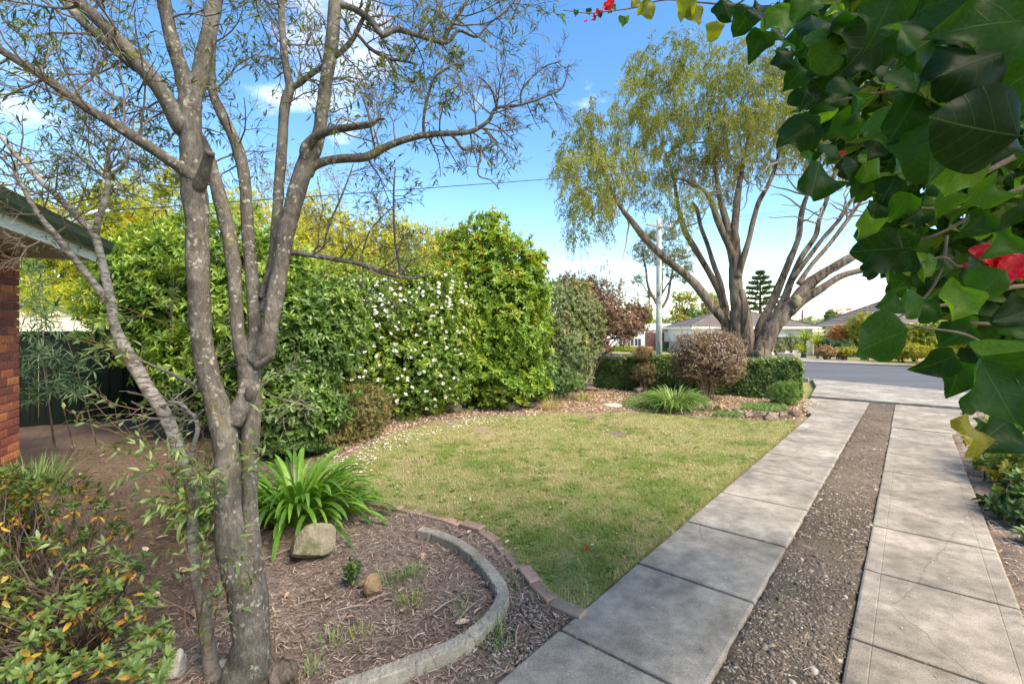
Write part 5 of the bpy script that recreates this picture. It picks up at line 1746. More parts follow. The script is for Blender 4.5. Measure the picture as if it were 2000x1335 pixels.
shrub('grey_green_shrub', 'grey-green small-leaved shrub between the broadleaf tree and the russet tree', [E(1080, 620, 55, 70, 11.6, .8), E(1120, 590, 40, 45, 11.8, .6), E(1095, 690, 60, 60, 11.2, .8), E(1140, 640, 40, 60, 11.9, .6)],
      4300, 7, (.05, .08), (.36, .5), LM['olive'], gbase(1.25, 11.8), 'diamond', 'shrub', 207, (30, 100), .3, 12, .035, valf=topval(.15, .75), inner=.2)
shrub('low_green_shrub', 'low fine-leaved green shrub spreading at the foot of the grey-green shrub', [E(1080, 735, 55, 32, 10.9, .6), E(1040, 750, 45, 24, 10.6, .5), E(1010, 757, 30, 18, 10.4, .4)],
      2300, 7, (.04, .065), (.36, .5), LM['fresh'], gbase(.9, 11.0), 'diamond', 'shrub', 208, (30, 100), .4, 8, .012, valf=topval(.05, .5), inner=.2)
rt = shrub('russet_tree', 'small tree with dry russet brown foliage and thin bent trunk', [E(1175, 600, 45, 55, 12.6, .7), E(1205, 628, 42, 36, 12.4, .7), E(1240, 615, 26, 32, 12.6, .5), E(1158, 655, 34, 42, 12.4, .6), E(1110, 560, 35, 25, 12.8, .5), E(1145, 560, 32, 22, 12.8, .5), E(1225, 645, 26, 14, 12.4, .4)],
          5200, 7, (.04, .07), (.38, .55), LM['brown'], gbase(1.75, 12.3), 'diamond', 'tree', 209, (30, 120), .1, 16, .03, lump=.35, lo=.35, inner=.12, crown='crown')
mb = MB()
limb(mb, [(1128, 760, 14, 12.3), (1130, 735, 11, 12.3), (1136, 705, 11, 12.3), (1146, 675, 9, 12.3), (1160, 650, 8, 12.4), (1185, 630, 6, 12.5)], 8, .1, 5)
limb(mb, [(1136, 710, 8, 12.3), (1128, 680, 7, 12.3), (1125, 650, 6, 12.3), (1130, 610, 5, 12.4)], 8, .1, 6)
limb(mb, [(1146, 680, 5, 12.3), (1170, 668, 5, 12.3), (1200, 660, 4, 12.3), (1240, 655, 3, 12.3)], 6, .1, 7)
mb.build('trunk', M['bark_dark'], rt, smooth=True)
shrub('bronze_azalea', 'low bronze-brown azalea in front of the camellia by the petals', [E(690, 815, 55, 60, 7.0, .6), E(655, 845, 40, 45, 6.6, .5), E(730, 790, 35, 40, 7.4, .4)],
      2600, 7, (.025, .045), (.4, .55), LM['bronze'], gbase(-2.3, 6.9), 'diamond', 'shrub', 212, (30, 100), .3, 18, .012, inner=.2, lump=.25, bark='bark_dark')
shrub('low_dark_cover', 'low dark spreading plant behind the strap-leaf clump', [E(570, 862, 60, 14, 6.0, .4), E(620, 868, 30, 9, 6.2, .25)],
      1400, 6, (.03, .05), (.3, .45), LM['darkgloss'], gbase(-2.8, 6.0), 'diamond', 'plant', 213, (30, 100), .4, 0, inner=.1, valf=topval(.1, .4))

# ---- small things on the border of the lawn
def tuft(name, label, c, n, L, W, a0, a1, spread, lm, cat='plant', seed=0, segs=5, group=None, valf=None, each=False):
    r = np.random.default_rng(seed)
    root = empty(name, c, label, cat, group)
    mb = MB()
    for i in range(n):
        az = r.uniform(0, 6.283); q = math.sqrt(r.random()) * spread
        b = c + np.array([math.cos(az) * q, math.sin(az) * q, 0])
        az2 = az + r.normal(0, .5)
        f = q / max(spread, 1e-6)
        strap(mb, b, az2, r.uniform(L[0], L[1]), r.uniform(W[0], W[1]), r.uniform(a0[0], a0[1]) * (.35 + .65 * f), r.uniform(a1[0], a1[1]) * (.45 + .55 * f), segs, r.random() if valf is None else valf(r), r.normal(0, .3))
        if each:
            mb.build('leaf', lm, root, smooth=True); mb = MB()
    if not each:
        mb.build('leaves', lm, root, smooth=True, kind='stuff')
    return root


tuft('iris_clump', 'yellow-green upright iris clump in front of the left hedge end', G(1190, 757), 46, (.35, .62), (.018, .03), (.05, .35), (.3, 1.6), .13, LM['lime'], 'plant', 221)
tuft('mondo_clump', 'wide arching mondo grass clump at the back edge of the lawn', G(1316, 800), 700, (.42, .68), (.013, .02), (.2, 1.0), (1.9, 2.9), .32, LM['mondo'], 'plant', 222, 6)
tuft('grass_tuft', 'green grassy tuft at the foot of the camellia', G(848, 810), 90, (.22, .4), (.008, .014), (.1, .7), (.8, 2.0), .13, LM['lime'], 'grass tuft', 223, group='border tufts')
tuft('grass_tuft', 'straw-coloured dry grass tuft on the bare border beside the grey rocks', G(1078, 800), 120, (.2, .38), (.006, .01), (.1, .9), (.6, 1.8), .16, LM['dry'], 'grass tuft', 224, group='border tufts')
tuft('grass_tuft', 'small light green tuft on the bare border right of the dry one', G(1142, 782), 50, (.12, .26), (.008, .014), (.2, 1.0), (.6, 1.9), .18, LM['lime'], 'grass tuft', 225, group='border tufts')
for i, (u, v, lab) in enumerate([(925, 790, 'lime green seedling below the broadleaf tree, leftmost'), (965, 782, 'lime green seedling below the middle of the broadleaf tree'), (990, 778, 'lime green seedling at the right foot of the broadleaf tree')]):
    g0 = G(u, v)
    shrub('seedling', lab, [(g0 + np.array([0, 0, .14]), np.array([.16 + .05 * (i == 1), .14, .15]))], 70, 7, (.05, .08), (.35, .45), LM['lime'], g0, 'oval', 'plant', 230 + i, (30, 100), .4, 4, .006, inner=0, group='border seedlings')
shrub('feathery_shrub', 'small bright feathery green plant beside the driveway end of the hedge', [E(1530, 770, 26, 22, 10.1, .28), E(1543, 755, 13, 12, 10.1, .15), E(1520, 780, 15, 12, 10.0, .15)],
      900, 9, (.03, .055), (.16, .24), LM['fresh'], G(1530, 792), 'diamond', 'plant', 234, (20, 80), .6, 8, .008, inner=.2)
def patch(name, label, pts, n, L, lm, seed, cat='ground cover'):
    poly = [G(u, v) for u, v in pts]
    x, y = scatter(poly, n)
    N = len(x); az = rng.uniform(0, 6.28, N)
    mb = MB()
    mb.leaves(np.stack([x, y, rng.uniform(.01, .06, N)], -1), np.stack([np.cos(az), np.sin(az), rng.uniform(0, 1.2, N)], -1), np.stack([rng.normal(0, .3, N), rng.normal(0, .3, N), np.ones(N)], -1), rng.uniform(L[0], L[1], N), rng.uniform(.6, .9, N) * L[0], 'diamond')
    o = mb.build(name, lm, kind='stuff')
    return o
patch('clover_patch', '', [(1445, 800), (1450, 792), (1490, 790), (1535, 795), (1540, 803), (1500, 806)], 2600, (.03, .05), LM['fresh'], 1)
patch('low_groundcover', '', [(1215, 796), (1225, 780), (1260, 772), (1300, 778), (1300, 800), (1250, 804)], 2600, (.03, .05), LM['fresh'], 2)
patch('creeping_weeds', '', [(1390, 812), (1400, 806), (1430, 808), (1460, 812), (1440, 817)], 700, (.03, .05), LM['fresh'], 3)

# ---- clipped hedge
hroot = empty('clipped_hedge', gbase(4.5, 12.0), 'clipped dark green hedge along the front boundary', 'hedge')
h0 = np.array([2.45, 13.35, 0]); h1 = np.array([6.75, 11.15, 0])
hd = unit(h1 - h0); hn = np.array([hd[1], -hd[0], 0]) * (-1 if (hd[1] * 0 - hd[0] * -1) < 0 else 1)
hn = np.array([hd[1], -hd[0], 0])
if hn[1] > 0:
    hn = -hn
HL = np.linalg.norm(h1 - h0)
n = 11500
r_ = np.random.default_rng(240)
face = r_.random(n)
a = r_.uniform(0, HL, n); z = r_.uniform(.03, .9, n); b = r_.uniform(-.38, .38, n)
dpt = np.abs(r_.normal(0, .06, n))
ht = .86 + (vnoise(a, a * 0, .7, 91) - .5) * .12 + .03 * (a > HL * .6)
pos = np.zeros((n, 3)); dr = np.zeros((n, 3))
f1 = face < .5; f2 = (face >= .5) & (face < .78); f3 = (face >= .78) & (face < .9); f4 = face >= .9
bl_ = (vnoise(a, z, .35, 93) - .5) * .14
pos[f1] = (h0 + hd * a[f1, None] + hn * (.40 + bl_[f1] - dpt[f1])[:, None]); pos[f1, 2] = (z * ht / .9)[f1]; dr[f1] = hn
pos[f2] = (h0 + hd * a[f2, None] + hn * b[f2, None]); pos[f2, 2] = (ht - dpt + bl_ * .5)[f2]; dr[f2] = (0, 0, 1)
pos[f3] = (h0 + hd * (HL + .05 + bl_[f3] - dpt[f3])[:, None] + hn * b[f3, None]); pos[f3, 2] = (z * ht / .9)[f3]; dr[f3] = hd
pos[f4] = (h0 + hd * a[f4, None] + hn * (-.40 + dpt[f4])[:, None]); pos[f4, 2] = (z * ht / .9)[f4]; dr[f4] = -hn
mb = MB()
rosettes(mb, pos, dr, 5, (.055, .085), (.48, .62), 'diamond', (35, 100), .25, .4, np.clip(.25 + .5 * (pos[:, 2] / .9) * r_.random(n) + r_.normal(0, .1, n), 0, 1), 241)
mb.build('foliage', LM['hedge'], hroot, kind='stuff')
sb = MB()
for k in range(30):
    q = h0 + hd * (HL * (k + .5) / 30)
    sb.tube([q, q + np.array([r_.normal(0, .06), r_.normal(0, .06), .35]), q + np.array([r_.normal(0, .15), r_.normal(0, .15), .75])], [.015, .011, .004], 5, cap=False)
sb.build('stems', M['bark_dark'], hroot)

# ---- the round abelia bush
root = shrub('round_bush', 'rounded russet-pink flowering bush in front of the hedge', [E(1380, 697, 66, 46, 10.9, .7), E(1360, 690, 40, 38, 10.8, .5), E(1405, 690, 38, 36, 10.8, .5), E(1385, 725, 45, 28, 10.9, .5)],
             6000, 6, (.026, .045), (.42, .6), LM['abelia'], G(1380, 782), 'diamond', 'shrub', 250, (30, 110), .3, 0, lump=.2, inner=.25, lo=.6, front=.5, shoots=330, sl=(.1, .34))
sb = MB()
r_ = np.random.default_rng(251)
b0 = G(1380, 782)
for k in range(34):
    az = r_.uniform(0, 6.28); q = r_.uniform(.02, .17); sp = r_.uniform(.15, .6)
    p0 = b0 + np.array([math.cos(az) * q, math.sin(az) * q * .7, 0])
    p2 = b0 + np.array([math.cos(az) * sp, math.sin(az) * sp * .7, r_.uniform(.6, 1.1)])
    pm = p0 * .55 + p2 * .45 + np.array([math.cos(az) * -.05, 0, .05])
    sb.tube(smoothpath([p0, pm, p2], 4), np.linspace(.010, .004, 9), 5, cap=False)
sb.build('stems', simple('cane_bark', (.22, .15, .1), .85, .3, 20, .2), root)
c, d, _ = rosette_points([E(1380, 693, 68, 47, 10.9, .72)], 1500, .97, 1.08, .6, .05, 252)
k = c[:, 2] > P(1380, 715, 10.9)[2]
c, d = c[k], d[k]
pr_ = np.clip((c[:, 2] - P(1380, 715, 10.9)[2]) / .6, 0.1, 1) * (.6 + .4 * (c[:, 0] > P(1370, 700, 10.9)[0]))
k = np.random.default_rng(3).random(len(c)) < pr_
fb = MB()
rosettes(fb, c[k], d[k], 4, (.012, .022), (.8, 1.0), 'petal', (20, 80), .3, .4, None, 253, 0, .008)
fb.build('flowers', LM['pinkflower'], root, kind='stuff')

shrub('nandina', 'small two-tiered bronze nandina on slim canes before the hedge', [E(1256, 690, 22, 13, 12.2, .25), E(1257, 722, 22, 15, 12.2, .25), E(1245, 735, 12, 8, 12.2, .15), E(1262, 742, 14, 8, 12.2, .15)],
      900, 7, (.04, .065), (.22, .32), LM['nandina'], G(1257, 765), 'diamond', 'shrub', 254, (30, 110), .1, 0, inner=.1)
nr = bpy.data.objects['nandina']
sb = MB()
for dx in (-.09, -.03, .03, .07, .1):
    p0 = G(1257, 765) + np.array([dx * .8, dx * .5, 0])
    sb.tube([p0, p0 + np.array([dx * .3, 0, .35]), p0 + np.array([dx * .8, 0, .75])], [.016, .014, .008], 6)
sb.build('canes', simple('pale_cane', (.38, .28, .2), .85, .2, 20, .2), nr)

# ---- letterbox behind the hedge
M['letterbox'] = mat_stone('weathered_block', (.30, .27, .235), (.42, .385, .34))
lb = empty('letterbox', G(1533, 775), 'square grey concrete letterbox pillar poking above the hedge', 'letterbox')
lc = P(1533, 706, 12.0)
ang = math.atan2(hd[1], hd[0])
mb = MB(); mb.box((lc[0], lc[1], .45), (.28, .26, .98), rz=ang); mb.build('pillar', M['letterbox'], lb)
mb = MB(); mb.box((lc[0], lc[1], .97), (.35, .33, .1), rz=ang); mb.build('cap', M['letterbox'], lb)
mb = MB(); mb.box((lc[0] - hn[0] * .172, lc[1] - hn[1] * .172, .82), (.24, .012, .05), rz=ang); mb.build('slot', M['gutter'], lb)

# ---- strap-leaf clump beside the lichen tree: each leaf is a part
def agapanthus(label, c, n, L, seed, spread):
    r = np.random.default_rng(seed)
    root = empty('strap_leaf_clump', c, label, 'plant', 'strap-leaf clumps')
    for i in range(n):
        az = r.uniform(0, 6.283); q = math.sqrt(r.random()) * spread
        b = c + np.array([math.cos(az) * q, math.sin(az) * q * .8, 0])
        f = q / spread
        mb = MB()
        strap(mb, b, az + r.normal(0, .4), r.uniform(L[0], L[1]), r.uniform(.030, .046), r.uniform(.2, 1.1) * (.3 + .8 * f), r.uniform(2.0, 3.1) * (.6 + .4 * f), 9, min(.93, r.random()) if r.random() > .02 else 1.0, r.normal(0, .35), .3, 1.5)
        mb.build('leaf', LM['strap'], root, smooth=True)
    return root
agapanthus('lush clump of arching bright green strap leaves by the sandstone rock', G(580, 1006), 290, (.44, .74), 260, .32)
agapanthus('smaller strap-leaf clump half hidden behind the lichen tree trunk', G(418, 1010), 60, (.3, .58), 261, .14)

# ---- azalea in the lower left corner
def azalea(label, tips, base, n_in, seed, L=(.030, .047), grp='azaleas by the house'):
    r = np.random.default_rng(seed)
    root = empty('azalea', base, label, 'shrub', grp)
    c = np.array(tips); d = unit(c - (np.asarray(base) + np.array([0, 0, .1])))
    lb_ = MB()
    rosettes(lb_, c, d, 11, L, (.32, .42), 'oval', (28, 95), .8, .25, np.full(len(c), .6), seed, 0, .012, .9)
    kk = r.random(len(c)) < .6
    c2 = c[kk] - d[kk] * .02 - np.array([0, 0, .02]) + r.normal(0, .008, (kk.sum(), 3))
    lb_.build('leaves', LM['azalea'], root, smooth=True, kind='stuff')
    ob = MB()
    rosettes(ob, c2, d[kk], 3, (L[0] * 1.0, L[1] * 1.05), (.34, .44), 'oval', (80, 140), -.1, .4, None, seed + 1, 0, .015, 0)
    ob.build('yellowed_leaves', LM['azalea_old'], root, smooth=True, kind='stuff')
    sb = MB()
    hubs = [np.asarray(base) + np.array([r.normal(0, .16), r.normal(0, .16), r.uniform(.15, .3)]) for _ in range(9)]
    for h_ in hubs:
        sb.tube(smoothpath([np.asarray(base), (np.asarray(base) + h_) / 2 + r.normal(0, .03, 3), h_], 4), np.linspace(.012, .007, 9), 6, cap=False)
    for t in c:
        h_ = min(hubs, key=lambda q: np.linalg.norm(q - t) + r.uniform(0, .25))
        m1 = h_ * .5 + t * .5 + r.normal(0, .035, 3)
        sb.tube(smoothpath([h_, m1, t], 3), np.linspace(.0055, .0016, 7), 4, cap=False)
    sb.build('stems', M['bark_dark'], root, smooth=True)
    return root
r_ = np.random.default_rng(270)
tips = []
for k in range(640):
    u = r_.uniform(-120, 330); v = r_.uniform(925, 1330)
    top = np.interp(u, [-120, 0, 60, 150, 230, 285, 330], [900, 925, 930, 915, 980, 1060, 1200])
    if v < top:
        continue
    right = np.interp(v, [920, 1000, 1060, 1120, 1200, 1330], [200, 250, 275, 290, 330, 345])
    if u > right:
        continue
    if 1000 < v and r_.random() < .32:
        continue
    Y = np.interp(v, [920, 1330], [2.75, 1.75]) + r_.normal(0, .17)
    p = P(u, v, Y)
    if p[2] > .05:
        tips.append(p)
azalea('yellow-flecked azalea bush filling the lower left corner', tips, np.array([-2.05, 2.15, 0]), 0, 271)
tips = []
for k in range(170):
    u = r_.uniform(-80, 95); v = r_.uniform(915, 1020)
    Y = 2.95 + r_.normal(0, .18)
    tips.append(P(u, v, Y))
azalea('smaller azalea behind the corner azalea, nearest the brick wall', tips, np.array([-2.95, 3.0, 0]), 0, 273)

# ---- oleander-like shrub by the brick wall, wall-foot tufts
root = empty('narrow_leaf_shrub', gbase(-6.1, 6.4), 'dim blue-green narrow-leaved shrub between brick wall and dark fence', 'shrub')
lbm = MB(); sbm = MB()
r_ = np.random.default_rng(280)
for (u, v, Y) in [(60, 690, 6.2), (80, 700, 6.1), (100, 695, 6.0), (140, 710, 5.9), (165, 705, 5.9), (60, 730, 6.2), (95, 735, 6.0), (120, 745, 6.0), (55, 760, 6.2), (85, 765, 6.1), (140, 765, 5.9), (150, 760, 5.9), (60, 640, 6.3), (90, 630, 6.2), (115, 655, 6.1), (60, 590, 6.4), (75, 555, 6.5), (100, 600, 6.3), (55, 520, 6.5), (50, 660, 6.2), (45, 720, 6.3), (45, 780, 6.3)]:
    c = P(u, v, Y)
    for k in range(3):
        cc = c + r_.normal(0, .05, 3)
        d = unit(np.array([.8, -.4, .1]) + r_.normal(0, .35, 3))
        rosettes(lbm, cc[None], d[None], 9, (.12, .2), (.09, .13), 'lance', (25, 85), .05, .1, None, int(u * 7 + v + k), 0, .03, .5)
    if v > 610:
        continue
    p = smoothpath([gbase(-6.1, 6.4), gbase(-6.1, 6.4) * .4 + c * .6 + np.array([0, 0, .1]), c], 4) + np.linspace(1, 0, 9)[:, None] * np.array([r_.uniform(-.5, .5), r_.uniform(-.3, .3), 0])
    sbm.tube(p, np.linspace(.008, .003, len(p)), 5, cap=False)
lbm.build('leaves', LM['oleander'], root, kind='stuff'); sbm.build('stems', M['bark_dark'], root)
tuft('wall_foot_tuft', 'dull green wispy tuft growing at the foot of the brick wall', np.array([-4.75, 4.6, 0]), 260, (.2, .42), (.005, .009), (.1, 1.0), (.5, 1.6), .3, LM['mondo'], 'plant', 281, 4)

# ---- weeds in the mulch
root_ = None
for i, (u, v, n, L, lab) in enumerate([(690, 1137, 40, (.03, .05), 'small bluish weed next to the upright brown stone'), (640, 1135, 0, (.02, .03), '')]):
    if n:
        g0 = G(u, v)
        shrub('weed', lab, [(g0 + np.array([0, 0, .06]), np.array([.035, .035, .06]))], 26, 7, L, (.3, .4), LM['azalea'], g0, 'oval', 'weed', 290 + i, (30, 90), .5, 3, .003, inner=0, group='weeds in the mulch')
for i, (u, v, n, L) in enumerate([(765, 1140, 70, (.04, .10)), (805, 1125, 80, (.04, .09)), (805, 1180, 60, (.04, .09)), (900, 1215, 12, (.08, .14)), (640, 1265, 25, (.04, .09)), (700, 1255, 25, (.04, .09)), (960, 1255, 50, (.05, .12)), (1000, 1140, 40, (.03, .07)), (1070, 1170, 40, (.03, .07)), (600, 1330, 25, (.05, .1))]):
    tuft('weed_tuft', ['wispy green grass tuft right of the upright brown stone', 'grass tuft in the mulch up-right of the brown stone', 'grass tuft in the mulch midway inside the kerb curve', 'few grass blades against the inside of the curved kerb', 'sparse grass blades right of the trunk foot',
                       'sparse grass blades in the mulch below the brown stone', 'grass tuft growing along the outer side of the curved kerb', 'grass tuft between curved kerb and brick edging', 'grass tuft beside the brick edging near the driveway', 'grass blades in the bottom of the mulch bed beside the kerb end'][i],
         G(u, v), n, L, (.003, .005), (.1, .9), (.4, 1.6), .09, LM['lime'] if i % 3 == 2 else LM['mondo'], 'grass tuft', 300 + i, 3, group='weed tufts in the mulch')

# ---- yellow-flecked shrub right of the driveway
LM['yellowfleck'] = leafmat('yellow_flecked_leaves', [(0, (0.060, 0.120, 0.030)), (.45, (0.130, 0.210, 0.040)), (.7, (0.250, 0.300, 0.050)), (.88, (0.500, 0.450, 0.050)), (1, (0.620, 0.420, 0.060))], .4, .5)
shrub('border_shrub', 'yellow-flecked leafy shrub beside the right edge of the driveway', [E(1985, 900, 50, 45, 4.9, .45), E(2020, 940, 60, 50, 4.6, .5), E(1960, 880, 30, 30, 5.2, .35), E(2030, 870, 60, 60, 5.2, .6)],
      900, 7, (.035, .065), (.42, .6), LM['yellowfleck'], np.array([5.2, 4.9, 0]), 'oval', 'shrub', 310, (30, 100), .35, 16, .008, inner=.1, lump=.25, lo=.4)
shrub('border_weed', 'broad-leaved low plant at the right driveway border below the yellow shrub', [E(2005, 1000, 40, 30, 3.9, .3), E(1998, 960, 25, 30, 4.1, .25), E(2010, 1060, 30, 25, 3.6, .25)],
      150, 7, (.06, .10), (.45, .6), LM['azalea'], np.array([4.25, 3.9, 0]), 'oval', 'plant', 311, (30, 100), .4, 10, .006, inner=0)

# ------------------------------------------------------------------ the big street tree
root = empty('street_tree', P(1462, 740, 13.6) * np.array([1, 1, 0]), 'big spreading multi-trunk street tree with drooping olive foliage behind the hedge', 'tree')
YB = 13.6
ST_L = {}
def LT(key, pts, seed, sides=12, wob=.13, name='limb'):
    mb = MB()
    ST_L[key] = limb(mb, [(a, b, w * .70, Y) for a, b, w, Y in pts], sides, wob, seed)
    mb.build(name, M['bark_rough'], root, smooth=True)
LT('base', [(1456, 752, 115, 13.6), (1452, 725, 84, 13.6), (1447, 700, 68, 13.6), (1443, 675, 54, 13.6), (1441, 655, 47, 13.6), (1440, 630, 42, 13.6), (1441, 600, 42, 13.6), (1437, 560, 38, 13.6), (1436, 520, 38, 13.6), (1434, 480, 36, 13.6), (1430, 450, 32, 13.6)], 401, 16, .12, 'trunk')
LT('base2', [(1476, 752, 100, 13.2), (1480, 715, 74, 13.2), (1488, 684, 60, 13.2), (1503, 652, 50, 13.15), (1524, 622, 46, 13.1), (1547, 595, 42, 13.05), (1574, 562, 38, 13.0), (1602, 538, 32, 12.9), (1635, 518, 30, 12.8), (1668, 500, 25, 12.7), (1700, 486, 20, 12.6), (1750, 455, 15, 12.5)], 402, 16, .12, 'trunk')
LT('a', [(1440, 700, 44, 13.7), (1428, 655, 34, 13.8), (1412, 622, 30, 13.8), (1388, 595, 26, 13.8), (1353, 550, 24, 13.8), (1300, 505, 22, 13.7), (1268, 475, 20, 13.6), (1240, 440, 17, 13.6), (1222, 418, 14, 13.6), (1208, 398, 12, 13.6), (1195, 373, 9, 13.6), (1180, 340, 7, 13.6), (1160, 290, 5, 13.6)], 403)
LT('a2', [(1208, 400, 7, 13.6), (1190, 393, 6, 13.5), (1165, 380, 5, 13.5), (1145, 370, 4, 13.4)], 404, 7)
LT('b', [(1428, 680, 34, 14.2), (1418, 640, 28, 14.3), (1413, 590, 25, 14.4), (1391, 543, 20, 14.5), (1360, 490, 18, 14.6), (1340, 455, 16, 14.7), (1330, 425, 14, 14.7), (1322, 390, 12, 14.7), (1316, 350, 9, 14.7), (1300, 300, 6, 14.7)], 405)
LT('b2', [(1416, 600, 20, 14.1), (1408, 555, 16, 14.1), (1395, 520, 14, 14.2), (1381, 476, 13, 14.2), (1368, 440, 12, 14.3), (1362, 410, 11, 14.3), (1352, 395, 8, 14.3)], 406, 10)
LT('c1', [(1434, 510, 30, 13.6), (1424, 480, 22, 13.5), (1410, 450, 20, 13.5), (1398, 420, 18, 13.4), (1388, 390, 16, 13.4), (1372, 370, 12, 13.3), (1340, 352, 9, 13.2), (1315, 348, 6, 13.2)], 407, 10)
LT('c2', [(1428, 470, 24, 13.6), (1418, 430, 20, 13.7), (1408, 395, 17, 13.7), (1402, 360, 14, 13.8), (1396, 320, 11, 13.8), (1390, 260, 8, 13.8)], 408, 10)
LT('c3', [(1432, 460, 28, 13.6), (1436, 430, 24, 13.7), (1440, 390, 20, 13.8), (1446, 350, 15, 13.9), (1455, 300, 11, 13.9), (1470, 230, 7, 13.9)], 409, 10)
LT('c4', [(1440, 540, 24, 13.5), (1448, 515, 19, 13.4), (1462, 470, 17, 13.3), (1471, 432, 16, 13.3), (1482, 395, 14, 13.2), (1500, 362, 13, 13.1), (1515, 325, 11, 13.1), (1525, 290, 9, 13.0), (1550, 250, 7, 13.0)], 410, 10)
LT('d1', [(1476, 668, 30, 13.5), (1488, 630, 27, 13.6), (1508, 592, 25, 13.7), (1525, 550, 22, 13.8), (1543, 507, 20, 13.9), (1560, 462, 18, 14.0), (1563, 435, 17, 14.0), (1570, 400, 14, 14.0), (1590, 350, 11, 14.1), (1620, 300, 8, 14.1), (1640, 250, 6, 14.1)], 411)
LT('d2', [(1504, 630, 22, 13.3), (1529, 592, 24, 13.4), (1546, 546, 20, 13.5), (1564, 504, 18, 13.5), (1592, 462, 16, 13.6), (1600, 430, 13, 13.6), (1615, 390, 12, 13.6), (1630, 340, 9, 13.7), (1650, 290, 6, 13.7)], 412)
LT('d3', [(1548, 545, 17, 13.3), (1570, 515, 15, 13.3), (1613, 458, 13, 13.3), (1640, 428, 12, 13.3), (1660, 395, 10, 13.3), (1690, 360, 7, 13.3)], 413, 10)
LT('d4', [(1560, 555, 18, 13.0), (1582, 521, 15, 13.0), (1617, 480, 13, 13.0), (1655, 430, 12, 13.0), (1680, 395, 9, 13.0), (1710, 350, 6, 13.0)], 414, 10)
LT('e', [(1545, 612, 22, 12.95), (1570, 586, 26, 12.85), (1606, 562, 26, 12.7), (1640, 540, 22, 12.6), (1680, 528, 19, 12.5), (1719, 522, 17, 12.4), (1780, 515, 12, 12.3)], 415)
LT('t2', [(1468, 720, 52, 13.35), (1464, 690, 44, 13.35), (1462, 660, 36, 13.35), (1458, 625, 30, 13.4), (1452, 595, 28, 13.45), (1447, 565, 22, 13.5)], 416, 12)
# old limb scar
mb = MB()
v_, f_ = ICO3
sc_ = (1 + .2 * np.sin(v_[:, 0] * 7 + 1) * np.cos(v_[:, 2] * 8))[:, None]
mb.add(v_ * sc_ * np.array([.14, .09, .19]) + P(1556, 588, 12.86), [f_])
mb.build('limb_scar', M['sandstone'], root, smooth=True)

cl = [(1130, 300, 42), (1170, 262, 42), (1105, 335, 28), (1150, 345, 52), (1200, 325, 45), (1125, 400, 28), (1160, 400, 30), (1125, 450, 20), (1190, 400, 22), (1150, 225, 22), (1178, 440, 14), (1225, 360, 30),
      (1250, 135, 32), (1300, 120, 42), (1360, 115, 42), (1420, 130, 48), (1480, 130, 48), (1540, 120, 42), (1235, 195, 40), (1290, 190, 55), (1360, 190, 62), (1430, 200, 62), (1500, 190, 58), (1560, 190, 45), (1235, 255, 42), (1300, 260, 55), (1370, 270, 58), (1440, 265, 58), (1510, 255, 55), (1560, 260, 40), (1270, 325, 40), (1330, 330, 42), (1400, 325, 42), (1460, 330, 36), (1520, 310, 30), (1285, 385, 26), (1350, 385, 22), (1420, 370, 20), (1330, 425, 18),
      (1600, 215, 42), (1650, 250, 50), (1660, 330, 32), (1600, 140, 48), (1650, 180, 50), (1700, 260, 52), (1740, 330, 50), (1580, 310, 24), (1610, 290, 26)]
r_ = np.random.default_rng(420)
lp, ld, lv = [], [], []
twm = MB()
for (u, v, rad) in cl:
    Yc = 13.6 + r_.normal(0, .9)
    c0 = P(u, v, Yc); rm = rad / F * 13.6 * .92
    cv = r_.normal(0, .13)
    for k in range(int(13 + (rad / 50.0) ** 2 * 104)):
        d = unit(r_.normal(size=3)); d[2] = d[2] * .8 + .1
        p = c0 + d * rm * np.array([1, 1.6, 1]) * r_.uniform(.25, 1) ** .5
        L = r_.uniform(.25, .6) * (1.2 if v > 330 else 1)
        nn = 7
        dirv = unit(d * .5 + r_.normal(0, .35, 3) + np.array([0, 0, .1]))
        pts = [p]
        for i in range(nn):
            dirv = unit(dirv + np.array([0, 0, -.38]) + r_.normal(0, .12, 3))
            pts.append(pts[-1] + dirv * L / nn)
        if r_.random() < .5:
            twm.tube(pts, np.linspace(.006, .002, nn + 1), 3, cap=False)
        for i in range(1, nn + 1):
            for q in range(4):
                lp.append(pts[i] + r_.normal(0, .03, 3)); ld.append(unit(dirv * .8 + r_.normal(0, .5, 3) + np.array([0, 0, -.3]))); lv.append(np.clip(.48 + cv + r_.normal(0, .22), 0, 1))
N = len(lp)
print('street tree leaves', N)
mb = MB()
mb.leaves(np.array(lp), np.array(ld), r_.normal(size=(N, 3)) + np.array([0, -.4, .6]), r_.uniform(.07, .115, N), r_.uniform(.017, .027, N), 'diamond', np.array(lv))
mb.build('crown', LM['eucalypt'], root, kind='stuff')
for key in ('a', 'b', 'c1', 'c2', 'c3', 'c4', 'd1', 'd2', 'd3', 'd4'):
    w, rr = ST_L[key]
    i0 = int(len(w) * .6)
    for k in range(9):
        i = r_.integers(i0, len(w))
        d = unit(r_.normal(size=3) + np.array([0, 0, .7]))
        pts = [w[i]]
        for j in range(6):
            d = unit(d + r_.normal(0, .25, 3)); pts.append(pts[-1] + d * r_.uniform(.15, .3))
        twm.tube(pts, np.linspace(min(rr[i], .03), .006, 7), 4, cap=False)
twm.build('twigs', M['twig_grey'], root, kind='stuff')


